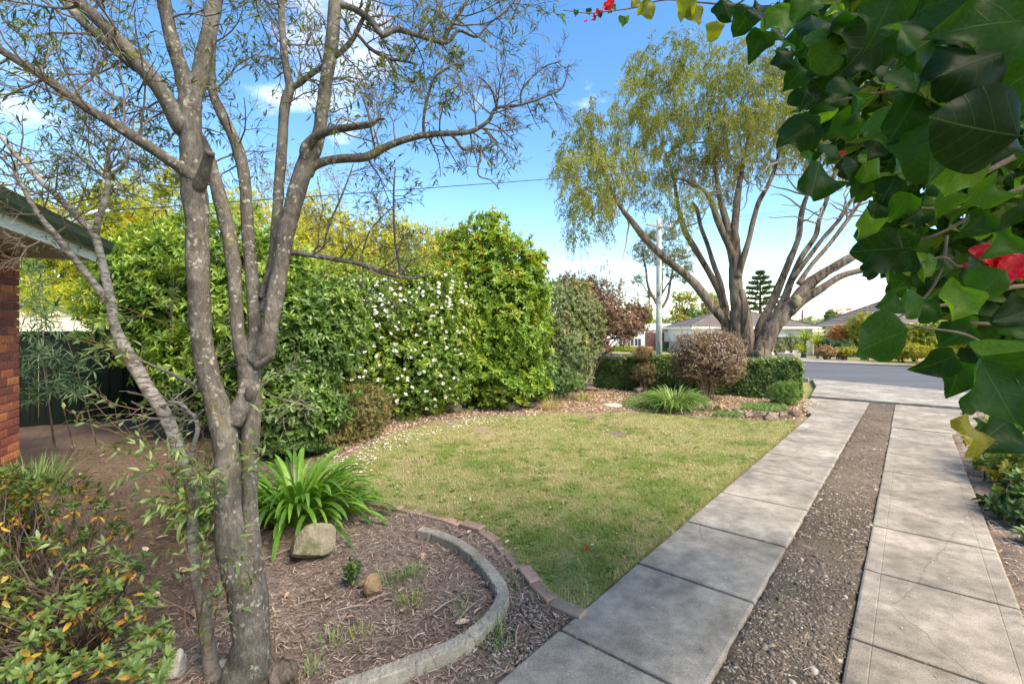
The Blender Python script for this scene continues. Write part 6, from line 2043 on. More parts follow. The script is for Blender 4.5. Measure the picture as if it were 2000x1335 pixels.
# ------------------------------------------------------------------ across the road
M['white_wall'] = simple('white_render', (.78, .76, .70), .8, .05, 2, .1)
M['cream_wall'] = simple('cream_brick', (.62, .52, .38), .85, .12, 8, .2)
M['brown_door'] = simple('brown_roller_door', (.13, .062, .05), .55, .12, 3, .05)
M['brown_fence'] = simple('brown_steel_fence', (.16, .085, .07), .6, .1, 3, .05)
M['tile_grey'] = simple('grey_brown_roof_tiles', (.14, .118, .105), .85, .22, 1.2, .3)
M['tile_red'] = simple('red_roof_tiles', (.40, .15, .10), .85, .2, 1.2, .3)
M['window_glass'] = simple('dark_window_glass', (.04, .05, .06), .12, .2, 1, 0, .6)
M['white_paint'] = simple('white_paint', (.8, .8, .78), .5, .03, 3, .02)
M['red_brick_wall'] = simple('low_red_brick', (.36, .17, .11), .9, .25, 9, .3)


def gz(p):
    return ground_at(p[0], p[1])


def hip_roof(parent, c, ax, ay, lx, ly, z0, rise, m, over=.5, fm=None, hipx=None):
    """hip roof with rows of tiles cut as small steps"""
    ex, ey = lx / 2 + over, ly / 2 + over
    rid = max(ex - ey, .3) if hipx is None else hipx
    rows = 9
    mb = MB()
    for k in range(rows):
        f0, f1 = k / rows, (k + 1) / rows
        def ring(f, dz):
            hx = ex + (rid - ex) * f; hy = ey * (1 - f)
            return [c + ax * (sx * hx) + ay * (sy * hy) + np.array([0, 0, z0 + rise * f + dz]) for sx, sy in ((-1, -1), (1, -1), (1, 1), (-1, 1))]
        mb.add(ring(f0, .035) + ring(f1, .0), [(0, 1, 5, 4), (1, 2, 6, 5), (2, 3, 7, 6), (3, 0, 4, 7)])
        mb.add(ring(f0, -.0) + ring(f0, .035), [(0, 1, 5, 4), (1, 2, 6, 5), (2, 3, 7, 6), (3, 0, 4, 7)])
    rf = mb.build('roof', m, parent)
    mb = MB()
    mb.box(c + np.array([0, 0, z0 - .09]), (2 * ex, 2 * ey, .18), ax=(ax, ay, np.array([0, 0, 1.])))
    mb.build('fascia', fm or M['white_paint'], parent)
    mb = MB()
    mb.tube([c + ax * -rid + np.array([0, 0, z0 + rise + .02]), c + ax * rid + np.array([0, 0, z0 + rise + .02])], .09, 6)
    for sx in (-1, 1):
        for sy in (-1, 1):
            mb.tube([c + ax * sx * ex + ay * sy * ey + np.array([0, 0, z0 + .03]), c + ax * sx * rid + np.array([0, 0, z0 + rise + .02])], .08, 5)
    mb.build('ridge_tiles', m, rf)


def window(parent, p, ax, w, h, m=None):
    """window on a facade: p centre, ax along the wall, faces -ay"""
    ay = np.array([-ax[1], ax[0], 0])
    b = MB(); b.box(p, (w + .14, .08, h + .14), ax=(ax, ay, np.array([0, 0, 1.])))
    f = b.build('window', M['white_paint'], parent)
    b = MB()
    for k in (-1, 1):
        b.box(p - ay * .045 + ax * k * w / 4, (w / 2 - .05, .02, h), ax=(ax, ay, np.array([0, 0, 1.])))
    b.build('pane', M['window_glass'], f)


FX = unit(np.array([.9, -.25, 0])); FY = np.array([.25, .9, 0]) / np.linalg.norm([.25, .9])
UP = np.array([0, 0, 1.])

# white house with flat-roofed garage, left
Yh = 52.0
def far(u, v, Y=Yh):
    return P(u, v, Y)
root = empty('white_house', far(1240, 684), 'white house with brown roller door and red tiled roof left of the power pole', 'house')
zb = 1.6 - (684 - HZ) / F * Yh
axx = np.array([1.0, 0, 0]); ayy = np.array([0, 1.0, 0])
x0, x1 = far(1253, 0)[0], far(1313, 0)[0]
ztop = far(0, 632)[2]
mb = MB(); mb.box(((x0 + x1) / 2, Yh + 3, (zb + ztop) / 2 - .2), (x1 - x0, 6, ztop - zb + .4)); mb.build('garage_wall', M['white_wall'], root)
dx0, dx1 = far(1260, 0)[0], far(1297, 0)[0]
dz0, dz1 = zb, far(0, 649)[2]
n_ = 9
for k in range(n_):
    mb = MB(); mb.box((dx0 + (dx1 - dx0) * (k + .5) / n_, Yh - .04, (dz0 + dz1) / 2), ((dx1 - dx0) / n_ - .03, .06, dz1 - dz0)); mb.build('door_panel', M['brown_door'], root)
mb = MB(); mb.box(((dx0 + dx1) / 2 + .3, Yh - .03, dz1 + .22), (dx1 - dx0 + 1.2, .05, .1)); mb.build('lintel', M['brown_fence'], root)
x2 = far(1182, 0)[0]
mb = MB(); mb.box(((x0 + x2) / 2, Yh + 2.6, (zb + far(0, 637)[2]) / 2 - .2), (x0 - x2, 5, far(0, 637)[2] - zb + .4)); mb.build('wall', M['white_wall'], root)
hip_roof(root, np.array([(x0 + x2) / 2 - .5, Yh + 4.5, 0]), axx, ayy, x0 - x2 - 1.2, 6.5, far(0, 634)[2], 1.5, M['tile_red'])
for uu in (1216, 1232, 1246):
    window(root, np.array([far(uu, 0)[0], Yh + .1, far(0, 668)[2]]), axx, .7, .8)
mb = MB(); q = far(1225, 690, 47); mb.box((q[0], 47.5, q[2] + .28), (5.4, .3, .8)); mb.build('garden_wall', M['red_brick_wall'], root)

# green bin with red lid
bp = far(1300, 684, 50.5); bp[2] = gz(bp)
root = empty('wheelie_bin', bp, 'green wheelie bin with red lid beside the brown roller door', 'bin')
M['bin_green'] = simple('dark_green_plastic', (.03, .09, .035), .5)
M['bin_red'] = simple('red_plastic', (.45, .05, .03), .5)
mb = MB()
mb.add([bp + np.array(q) for q in [(-.24, -.24, .05), (.24, -.24, .05), (.24, .28, .05), (-.24, .28, .05), (-.3, -.32, .98), (.3, -.32, .98), (.3, .36, .98), (-.3, .36, .98)]], [(0, 3, 2, 1), (4, 5, 6, 7), (0, 1, 5, 4), (1, 2, 6, 5), (2, 3, 7, 6), (3, 0, 4, 7)])
mb.build('body', M['bin_green'], root)
mb = MB(); mb.box(bp + np.array([0, .0, 1.03]), (.64, .74, .09)); mb.build('lid', M['bin_red'], root)
for k in (-1, 1):
    mb = MB(); mb.tube([bp + np.array([k * .2, .3, .1]), bp + np.array([k * .27, .3, .1])], .1, 12); mb.build('wheel', M['gutter'], root)

# power pole
pp = P(1287, 694, 29.5); pp[2] = gz(pp)
root = empty('power_pole', pp, 'tall weathered grey timber power pole on the far verge', 'pole')
mb = MB()
top = P(1287, 428, 29.5)
mb.tube(np.array([pp - np.array([0, 0, .3]), pp * .66 + top * .34, pp * .33 + top * .67, top]), [.20, .185, .165, .145], 12, wob=.03)
mb.build('shaft', mat_bark_rough('weathered_timber_pole', (.42, .43, .37), (.55, .55, .48), .6), root, smooth=True)
mb = MB(); mb.box(top + np.array([0, -.2, -.5]), (2.2, .1, .1), rz=.5); mb.build('crossarm', M['twig_grey'], root)
for k in (-.9, -.4, .4, .9):
    mb = MB(); q = top + np.array([k * math.cos(.5), -.2 + k * math.sin(.5), -.4]); mb.tube([q, q + np.array([0, 0, .14])], [.04, .03], 8); mb.build('insulator', M['white_paint'], root)
    cable(q + np.array([0, 0, .12]), q + np.array([22 + k, 2, 3.4]), .008, .5, 'thin power line from the pole crossarm towards the right' if False else {-.9: 'outermost left power line strung from the pole crossarm', -.4: 'second power line strung from the pole crossarm', .4: 'third power line strung from the pole crossarm', .9: 'outermost right power line strung from the pole crossarm'}[k])

# grey-roofed house in the middle
Yc = 44.0
root = empty('grey_roof_house', P(1475, 690, Yc), 'white house with grey tiled hip roof and brown garage door behind the street tree', 'house')
zb = gz(P(1475, 690, Yc))
cx = P(1475, 0, Yc)[0]; wl2 = (1590 - 1358) / F * Yc
ze = P(0, 638, Yc)[2]
cen = np.array([cx, Yc + 4.5, 0])
mb = MB(); mb.box((cx, Yc + 4.5, (zb + ze) / 2 - .2), (wl2, 8.4, ze - zb + .3)); mb.build('wall', M['white_wall'], root)
hip_roof(root, cen, axx, ayy, wl2, 8.4, ze, P(0, 608, Yc + 4.5)[2] - ze, M['tile_grey'], .55, M['white_paint'])
ga, gb = P(1372, 0, Yc)[0], P(1418, 0, Yc)[0]
gt = P(0, 651, Yc)[2]
n_ = 8
for k in range(n_):
    mb = MB(); mb.box((ga + (gb - ga) * (k + .5) / n_, Yc + .26, (zb + gt) / 2), ((gb - ga) / n_ - .03, .06, gt - zb)); mb.build('door_panel', M['brown_door'], root)
window(root, np.array([P(1530, 0, Yc)[0], Yc + .27, P(0, 668, Yc)[2]]), axx, 1.8, 1.0)
window(root, np.array([P(1565, 0, Yc)[0], Yc + .27, P(0, 668, Yc)[2]]), axx, 1.2, 1.0)
mb = MB(); mb.tube([P(1567, 640, Yc + 5), P(1567, 606, Yc + 5)], .09, 8); mb.build('flue', M['brown_fence'], root)

# brown fence pieces
for (u0, u1, vt, Y, lab) in [(1590, 1650, 655, 42, 'brown steel side fence left of the orange bush'), (1655, 1720, 655, 41, 'brown steel side fence behind the yellow-green bush')]:
    a = P(u0, 0, Y); b2 = P(u1, 0, Y)
    zb = gz(a)
    root = empty('side_fence', (a[0], Y, zb), lab, 'fence', 'brown side fences')
    zt = P(0, vt, Y)[2]
    n_ = 6
    for k in range(n_):
        mb = MB(); mb.box((a[0] + (b2[0] - a[0]) * (k + .5) / n_, Y, (zb + zt) / 2), ((b2[0] - a[0]) / n_ - .02, .05, zt - zb)); mb.build('panel', M['brown_fence'], root)
mb = MB()
q = P(1494, 690, 30); zb = gz(q)
mb.box((q[0], 30, zb + .45), (.5, .06, 1.0)); mb.box((q[0], 30, zb + .97), (.56, .1, .06))
o = mb.build('fence_panel', M['brown_fence']); tag(o, 'short brown board panel standing right of the street tree trunk', 'fence')

# brown-roofed house on the right
Yr = 34.0
rz_ = -.28
ax2 = np.array([math.cos(rz_), math.sin(rz_), 0]); ay2 = np.array([-math.sin(rz_), math.cos(rz_), 0])
apex = P(1790, 588, Yr + 6)
cen = np.array([P(1795, 0, Yr + 4.5)[0] + 3.2, Yr + 5.5, 0])
root = empty('brown_roof_house', cen, 'cream brick house with broad brown tiled roof at the right across the road', 'house')
zb = gz(cen) - .1
ze = P(0, 629, Yr)[2]
lx_, ly_ = 15.0, 9.0
mb = MB(); mb.box(cen + np.array([0, 0, (zb + ze) / 2 - .1]), (lx_, ly_, ze - zb + .2), ax=(ax2, ay2, UP)); mb.build('wall', M['cream_wall'], root)
hip_roof(root, cen, ax2, ay2, lx_, ly_, ze, 2.55, simple('brown_grey_tiles', (.15, .122, .105), .85, .2, 1.0, .3), .6, simple('cream_gutter', (.7, .62, .46), .6, .05))
fr0 = cen - ay2 * (ly_ / 2 + .05)
for s in (-4.4, -.8, 2.6, 5.4):
    window(root, fr0 + ax2 * s + np.array([0, 0, (zb + ze) / 2 + .2]), ax2, 1.7, 1.2)

# white van
vc = P(1372, 690, 46); vc[2] = gz(vc)
root = empty('white_van', vc, 'white van parked on the far driveway half hidden by the round bush', 'van')
prof = [(-2.3, .45), (-2.3, .95), (-2.15, 1.15), (-1.55, 1.9), (-1.3, 2.0), (2.3, 2.0), (2.4, 1.7), (2.4, .45)]
mb = MB()
k = len(prof)
vs = []
for y_, ins in ((-.88, .0), (.88, .0)):
    for (x_, z_) in prof:
        vs.append(vc + np.array([x_, y_ * (1 - .1 * max(0, z_ - 1.1)), z_ - .05]))
mb.add(vs, [tuple(range(k)), tuple(range(2 * k - 1, k - 1, -1))] + [(i, i + k, (i + 1) % k + k, (i + 1) % k) for i in range(k)])
mb.build('body', simple('white_car_paint', (.8, .8, .8), .25, .02, 2, 0, .5), root)
for xw in (-1.45, 1.5):
    for yw in (-.86, .86):
        mb = MB(); mb.tube([vc + np.array([xw, yw - .1, .33]), vc + np.array([xw, yw + .1, .33])], .33, 16)
        w_ = mb.build('wheel', M['gutter'], root)
        mb = MB(); mb.tube([vc + np.array([xw, yw - .115, .33]), vc + np.array([xw, yw + .115, .33])], .19, 12)
        mb.build('rim', M['grey_metal'], w_)
for (xa, xb) in ((-1.75, -1.05), (-.95, .4), (.5, 2.1)):
    for yw in (-.88, .88):
        mb = MB()
        sgn = 1 if yw > 0 else -1
        mb.add([vc + np.array([xa + (.35 if xa < -1.5 else 0), yw * .93 + sgn * .012, 1.75]), vc + np.array([xb, yw * .93 + sgn * .012, 1.75]), vc + np.array([xb, yw * .995 + sgn * .012, 1.15]), vc + np.array([xa, yw * .995 + sgn * .012, 1.15])], [(0, 1, 2, 3)])
        mb.build('side_window', M['window_glass'], root)
mb = MB()
mb.add([vc + np.array([-2.13, -.74, 1.2]), vc + np.array([-2.13, .74, 1.2]), vc + np.array([-1.6, .68, 1.84]), vc + np.array([-1.6, -.68, 1.84])], [(0, 1, 2, 3)])
mb.build('windscreen', M['window_glass'], root)
for yw in (-.62, .62):
    mb = MB(); mb.box(vc + np.array([-2.31, yw, .8]), (.04, .3, .2)); mb.build('headlight', M['grey_metal'], root)

# ------------------------------------------------------------------ plants across the road
def fshrub(name, label, u, v, ru, rv, Y, lm, n, L, seed, cat='shrub', group='shrubs across the road', per=6, W=(.4, .6), vbase=None):
    c, rr = E(u, v, ru, rv, Y)
    b = np.array([c[0], c[1], gz(c)])
    return shrub(name, label, [(c, rr)], n, per, L, W, lm, b, 'diamond', cat, seed, (30, 110), .3, 8, .03, lump=.15, inner=.15, group=group, shoots=int(n * .03))
LM['orange'] = leafmat('orange_leaves', [(0, (.42, .19, .06)), (1, (.6, .33, .12))], .3, .6)
LM['ygreen'] = leafmat('yellow_green_leaves', [(0, (.16, .18, .025)), (.5, (.3, .30, .035)), (1, (.45, .40, .06))], .35, .5)
LM['teal'] = leafmat('blue_green_leaves', [(0, (.04, .10, .055)), (1, (.1, .19, .1))], .3, .5)
LM['pinkbush'] = leafmat('salmon_leaves', [(0, (.3, .15, .09)), (.6, (.46, .27, .16)), (1, (.3, .3, .1))], .3, .6)
fshrub('round_yellow_bush', 'large rounded yellow-green bush before the brown-roofed house', 1690, 645, 33, 33, 31, LM['ygreen'], 1690, (.08, .14), 501)
fshrub('orange_bush', 'orange autumn bush left of the rounded yellow-green bush', 1638, 655, 17, 17, 32, LM['orange'], 700, (.08, .13), 502)
fshrub('low_teal_bush', 'small round blue-green bush below the orange one', 1616, 671, 10, 9, 31, LM['teal'], 500, (.06, .1), 503)
fshrub('low_teal_bush', 'second blue-green bush right of the orange one', 1645, 674, 14, 8, 30, LM['teal'], 500, (.06, .1), 504)
fshrub('salmon_bush', 'low salmon-coloured bush by the far kerb', 1615, 686, 18, 9, 28.5, LM['pinkbush'], 800, (.06, .1), 505)
fshrub('border_bush', 'mixed green low bush right of the salmon bush', 1650, 686, 22, 8, 28.5, LM['ygreen'], 800, (.06, .1), 506)
fshrub('yellow_hedge', 'long low yellow-green hedge along the far verge', 1760, 685, 50, 14, 27.5, LM['ygreen'], 1430, (.07, .12), 507, per=7)
fshrub('leafy_bush', 'tall yellow-green bush behind the far hedge', 1785, 660, 36, 26, 29.5, LM['ygreen'], 1430, (.08, .13), 508)
fshrub('leafy_bush', 'tall green bush at the far right of the opposite verge', 1835, 655, 36, 36, 28.5, LM['lime'], 1430, (.08, .13), 509)
fshrub('dense_bush', 'dense shrub beyond the vine on the right side', 1900, 660, 50, 50, 24, LM['ygreen'], 1430, (.08, .13), 510)
fshrub('dense_bush', 'tall shrub mass beyond the vine at the far right edge', 1985, 620, 70, 90, 20, LM['lime'], 1820, (.08, .13), 511)
fshrub('twiggy_bush', 'dark twiggy shrub against the white wall', 1520, 678, 14, 14, 38, LM['olive'], 400, (.07, .12), 512)
fshrub('grey_bush', 'grey-green shrub between dark shrub and yucca', 1545, 668, 16, 16, 40, LM['olive'], 500, (.07, .12), 513)
fshrub('verge_bush', 'light green shrub in front of the low brick wall', 1215, 683, 22, 8, 45, LM['lime'], 600, (.1, .15), 514)

# yuccas
for i, (u, v, Y, n_, L, lab) in enumerate([(1566, 678, 33, 90, (.6, 1.0), 'yellow-green yucca lowest and leftmost of the group'), (1572, 655, 33.5, 110, (.7, 1.1), 'tall yucca head at the left of the group'), (1597, 662, 33.5, 110, (.7, 1.1), 'tall yucca head at the right of the group')]):
    c = P(u, v + 8, Y); b = np.array([c[0], c[1], gz(c)])
    root = empty('yucca', b, lab, 'plant', 'yuccas across the road')
    mb = MB(); mb.tube([b, b * .5 + c * .5 + np.array([.05, 0, 0]), c], [.1, .08, .07], 8); mb.build('trunk', M['bark_rough'], root)
    r_ = np.random.default_rng(520 + i)
    mb = MB()
    for k in range(n_):
        strap(mb, c + r_.normal(0, .05, 3), r_.uniform(0, 6.28), r_.uniform(L[0], L[1]), .06, r_.uniform(.1, 2.0), r_.uniform(.3, 2.6), 3, r_.random(), 0, .2)
    mb.build('leaves', LM['lime'], root, kind='stuff')

# gum tree behind the pole
root = empty('gum_tree', np.array([P(1290, 0, 62)[0], 62, gz(P(1290, 0, 62))]), 'sparse dark-limbed gum tree right behind the power pole', 'tree')
mb = MB()
Yg = 62
limb(mb, [(1288, 684, 10, Yg), (1286, 640, 9, Yg), (1286, 605, 8, Yg), (1282, 590, 7, Yg), (1270, 570, 6, Yg), (1264, 550, 5, Yg), (1262, 530, 4.5, Yg), (1258, 510, 3.5, Yg), (1254, 480, 2.5, Yg)], 8, .1, 1)
limb(mb, [(1286, 606, 8, Yg), (1296, 596, 7, Yg), (1304, 580, 6, Yg), (1307, 565, 5.5, Yg), (1310, 545, 4.5, Yg), (1314, 525, 3.5, Yg), (1318, 500, 2, Yg)], 8, .1, 2)
limb(mb, [(1290, 578, 4.5, Yg), (1296, 568, 4, Yg), (1304, 555, 3.5, Yg), (1312, 545, 3, Yg), (1318, 535, 2, Yg)], 6, .1, 3)
limb(mb, [(1294, 570, 3.5, Yg), (1293, 550, 3, Yg), (1294, 535, 2.5, Yg), (1290, 515, 2, Yg)], 6, .1, 4)
limb(mb, [(1262, 568, 3, Yg), (1256, 556, 2.5, Yg), (1246, 550, 2, Yg)], 6, .1, 5)
mb.build('trunk', M['bark_dark'], root, smooth=True)
mb = MB()
ells = [E(u, v, a, b, Yg, a / F * Yg) for u, v, a, b in [(1250, 490, 20, 22), (1245, 545, 16, 12), (1270, 500, 18, 20), (1300, 500, 24, 28), (1330, 495, 24, 26), (1315, 535, 20, 14), (1340, 525, 18, 14), (1275, 460, 22, 18), (1262, 465, 16, 14), (1310, 462, 24, 16), (1335, 548, 10, 6)]]
c, d, f_r = rosette_points(ells, 1500, .2, 1.05, .2, .3, 531)
rosettes(mb, c, d, 6, (.22, .4), (.2, .3), 'diamond', (30, 120), -.1, .4, None, 532)
mb.build('crown', LM['gum'], root, kind='stuff')

# other distant trees
def ftree(name, label, u, vt, vb, ru, Y, lm, n, L, seed, ells=None, bark='bark_dark', per=6, lo=.4):
    b = P(u, 0, Y); b[2] = gz(b)
    root = empty(name, b, label, 'tree', 'distant trees')
    el = ells or [E(u, (vt + vb) / 2, ru, (vb - vt) / 2, Y, ru / F * Y)]
    mb = MB()
    c, d, _ = rosette_points(el, n, lo, 1.05, .3, .25, seed, -1)
    rosettes(mb, c, d, per, L, (.3, .5), 'diamond', (30, 120), .1, .4, None, seed)
    mb.build('crown', lm, root, kind='stuff')
    sb = MB()
    c3, _, _ = rosette_points(el, 9, .2, .7, 0, 0, seed + 2, -1)
    stems(sb, b, c3, .14, seed)
    sb.build('trunk', M[bark], root, smooth=True)
ftree('slender_tree', 'slim pale-leaved tree between pole and dark tree', 1330, 570, 640, 26, 70, LM['ygreen'], 340, (.25, .4), 541, [E(1335, 580, 28, 12, 70), E(1320, 610, 16, 18, 70), E(1350, 590, 14, 12, 70)], lo=.3)
ftree('dark_round_tree', 'dark green round tree left of the grey roof', 1350, 600, 650, 22, 72, LM['darkgloss'], 900, (.25, .4), 542)
ftree('lime_tree', 'small yellow-green tree below the dark round one', 1338, 618, 645, 14, 68, LM['ygreen'], 400, (.22, .35), 543)
ftree('olive_tree', 'olive tree just left of the street tree trunk in the distance', 1390, 572, 640, 22, 75, LM['eucalypt'], 900, (.25, .4), 544)
ftree('conifer', 'clipped dense green conifer column between the two tiled roofs', 1623, 608, 650, 11, 52, LM['hedge'], 1400, (.12, .2), 545, [E(1623, 632, 11, 24, 52), E(1623, 620, 9, 13, 52)], lo=.75)
ftree('bare_tree', 'bare pinkish twiggy tree behind the clipped conifer', 1636, 602, 640, 12, 70, LM['brown'], 120, (.2, .35), 546, lo=.1)
ftree('yellow_tree', 'bright yellow shrub tree above the red roof', 1265, 600, 630, 8, 66, LM['lime'], 200, (.25, .4), 547)

# norfolk pine: whorled horizontal branches
root = empty('norfolk_pine', P(1485, 640, 85), 'tiered dark norfolk pine behind the grey tiled roof', 'tree')
Yn = 85.0
pb = P(1485, 690, Yn); pb[2] = gz(pb); pt = P(1485, 530, Yn)
mb = MB(); mb.tube([pb, pb * .5 + pt * .5, pt], [.4, .28, .05], 8); mb.build('trunk', M['bark_dark'], root)
mb = MB(); bb = MB()
r_ = np.random.default_rng(550)
H = pt[2] - pb[2]
for k in range(9):
    f = k / 8.0
    z = pb[2] + H * (.42 + .56 * f)
    Lr = (4.0 * (1 - f) ** .8 + .35)
    for j in range(7):
        az = j * 6.283 / 7 + k * .45
        h_ = np.array([math.cos(az), math.sin(az), 0])
        p0 = np.array([pb[0], pb[1], z])
        pts = [p0 + h_ * Lr * t + np.array([0, 0, .12 * Lr * (t * t - .35 * t)]) for t in np.linspace(0, 1, 5)]
        bb.tube(pts, np.linspace(.06, .02, 5), 4, cap=False)
        for t in np.linspace(.2, 1, 9):
            c0 = p0 + h_ * Lr * t + np.array([0, 0, .12 * Lr * (t * t - .35 * t)])
            rosettes(mb, c0[None] + r_.normal(0, .05, (2, 3)), np.repeat(h_[None], 2, 0), 8, (.4, .7), (.22, .32), 'diamond', (10, 55), .15, .18, None, int(k * 100 + j * 10 + t * 9))
mb.build('crown', LM['pine'], root, kind='stuff'); bb.build('branches', M['bark_dark'], root)

# palm
pc = P(1268, 583, 75); pb = pc.copy(); pb[2] = gz(pc)
root = empty('palm_tree', pb, 'small palm with fan of fronds left of the power pole', 'tree')
mb = MB(); mb.tube([pb, (pb + pc) / 2, pc], [.2, .16, .14], 8); mb.build('trunk', M['bark_rough'], root)
r_ = np.random.default_rng(560)
for k in range(16):
    mb = MB()
    strap(mb, pc, k * .41 + r_.normal(0, .1), r_.uniform(1.3, 2.0), .34, r_.uniform(.1, 1.2), r_.uniform(1.2, 2.3), 5, r_.random(), 0, .5)
    mb.build('frond', LM['olive'], root)

# crane
root = empty('tower_crane', P(1645, 640, 300), 'distant tower crane with red jib over the roofs', 'crane')
M['crane_red'] = simple('crane_red', (.6, .1, .06), .5); M['crane_white'] = simple('crane_grey', (.6, .62, .65), .5)
ct = P(1656, 603, 300); cb = ct.copy(); cb[2] = -1
mb = MB()
for sx in (-.8, .8):
    for sy in (-.8, .8):
        mb.tube([cb + np.array([sx, sy, 0]), ct + np.array([sx, sy, 0])], .12, 4)
for k in range(12):
    z0 = cb[2] + (ct[2] - cb[2]) * k / 12; z1 = cb[2] + (ct[2] - cb[2]) * (k + 1) / 12
    mb.tube([(ct[0] - .8, ct[1] - .8, z0), (ct[0] + .8, ct[1] - .8, z1)], .08, 4)
mb.build('mast', M['crane_white'], root)
mb = MB()
j0 = P(1628, 604, 300); j1 = P(1660, 606, 300)
for dz in (0, 1.1):
    mb.tube([j0 + np.array([0, 0, dz * .6]), j1 + np.array([0, 0, dz])], .16, 4)
for k in range(14):
    a = j0 + (j1 - j0) * k / 14; b = j0 + (j1 - j0) * (k + 1) / 14
    mb.tube([a, b + np.array([0, 0, 1.0])], .1, 4)
mb.box(j1 + np.array([-.6, 0, .6]), (2.4, 1.2, 1.6))
mb.build('jib', M['crane_red'], root)

# far leafy skyline beyond the houses
mb = MB()
r_ = np.random.default_rng(570)
N = 2600
u = r_.uniform(1150, 2100, N); Yd = r_.uniform(110, 150, N)
v = 640 - r_.random(N) ** 2 * (10 + 14 * vnoise(u, u * 0, 40, 571))
c = np.stack([(u - 1000) / F * Yd, Yd, CAMH + (HZ - v) / F * Yd], -1)
rosettes(mb, c, np.repeat([[0, -1.0, .3]], N, 0), 5, (.6, 1.3), (.4, .6), 'diamond', (30, 120), .3, .5, None, 572)
mb.build('far_woods', LM['olive'], kind='stuff')


# ------------------------------------------------------------------ bougainvillea on the right
def mat_vine(name='bougainvillea_leaf', old=False):
    m, nt, b, out = mat(name)
    oi = nt.nodes.new('ShaderNodeObjectInfo')
    at = nt.nodes.new('ShaderNodeAttribute'); at.attribute_name = 'rnd'
    r = ramp(nt, oi.outputs['Random'], [(0, (.008, .027, .008)), (.45, (.017, .055, .011)), (.8, (.036, .10, .015)), (1, (.11, .19, .026))])
    if old:
        for e_, c_ in zip(r.color_ramp.elements, ((.16, .15, .03), (.22, .2, .035), (.13, .15, .03), (.26, .2, .04))):
            e_.color = (c_[0], c_[1], c_[2], 1)
    n = noise(nt, 18, 4, .6, objco(nt), .2)
    k = ramp(nt, n.outputs['Fac'], [(.3, .75), (.7, 1.2)])
    col = mixc(nt, 1.0, r.outputs[0], k.outputs[0], 'MULTIPLY')
    sx = nt.nodes.new('ShaderNodeSeparateXYZ')
    nt.links.new(objco(nt), sx.inputs[0])
    ab = nt.nodes.new('ShaderNodeMath'); ab.operation = 'ABSOLUTE'
    nt.links.new(sx.outputs['Y'], ab.inputs[0])
    ms = nt.nodes.new('ShaderNodeMath'); ms.operation = 'MULTIPLY_ADD'; ms.inputs[1].default_value = -.75
    nt.links.new(ab.outputs[0], ms.inputs[0]); nt.links.new(sx.outputs['X'], ms.inputs[2])
    m7 = nt.nodes.new('ShaderNodeMath'); m7.operation = 'MULTIPLY'; m7.inputs[1].default_value = 4.6
    nt.links.new(ms.outputs[0], m7.inputs[0])
    pp_ = nt.nodes.new('ShaderNodeMath'); pp_.operation = 'PINGPONG'; pp_.inputs[1].default_value = .5
    nt.links.new(m7.outputs[0], pp_.inputs[0])
    v1 = ramp(nt, pp_.outputs[0], [(.0, .16), (.06, .0)])
    v2 = ramp(nt, ab.outputs[0], [(.004, .4), (.014, .0)])
    vein = mixc(nt, 1.0, v1.outputs[0], v2.outputs[0], 'LIGHTEN')
    col = mixc(nt, vein, col, (.085, .15, .045))
    n6 = noise(nt, 5, 5, .75, objco(nt), .3)
    sp6 = ramp(nt, n6.outputs['Fac'], [(.68, 0.0), (.72, .75)])
    col = mixc(nt, sp6.outputs[0], col, (.16, .11, .04))
    bump(nt, b, vein, .25, .01)
    nt.links.new(col, b.inputs['Base Color'])
    b.inputs['Roughness'].default_value = .42
    b.inputs['Specular IOR Level'].default_value = .14
    tr = nt.nodes.new('ShaderNodeBsdfTranslucent')
    nt.links.new(mixc(nt, 1.0, col, (2.6, 3.2, .5), 'MULTIPLY'), tr.inputs['Color'])
    mx = nt.nodes.new('ShaderNodeMixShader'); mx.inputs[0].default_value = .42
    nt.links.new(b.outputs[0], mx.inputs[1]); nt.links.new(tr.outputs[0], mx.inputs[2])
    nt.links.new(mx.outputs[0], out.inputs['Surface'])
    return m


M['vine_leaf'] = mat_vine()
M['vine_leaf_old'] = mat_vine('olive_old_leaf', True)
LM['vine'] = leafmat('vine_mass_leaves', [(0, (.009, .03, .009)), (.4, (.025, .07, .015)), (.8, (.07, .135, .024)), (1, (.18, .22, .036))], .42, .55, .07, (2.0, 2.3, .5))
M['vine_stem'] = simple('vine_stem_bark', (.20, .15, .115), .85, .3, 25, .4)
LM['bract'] = leafmat('red_bracts', [(0, (.62, .02, .05)), (1, (.78, .05, .06))], .4, .5, .3, (1.3, .8, .8))


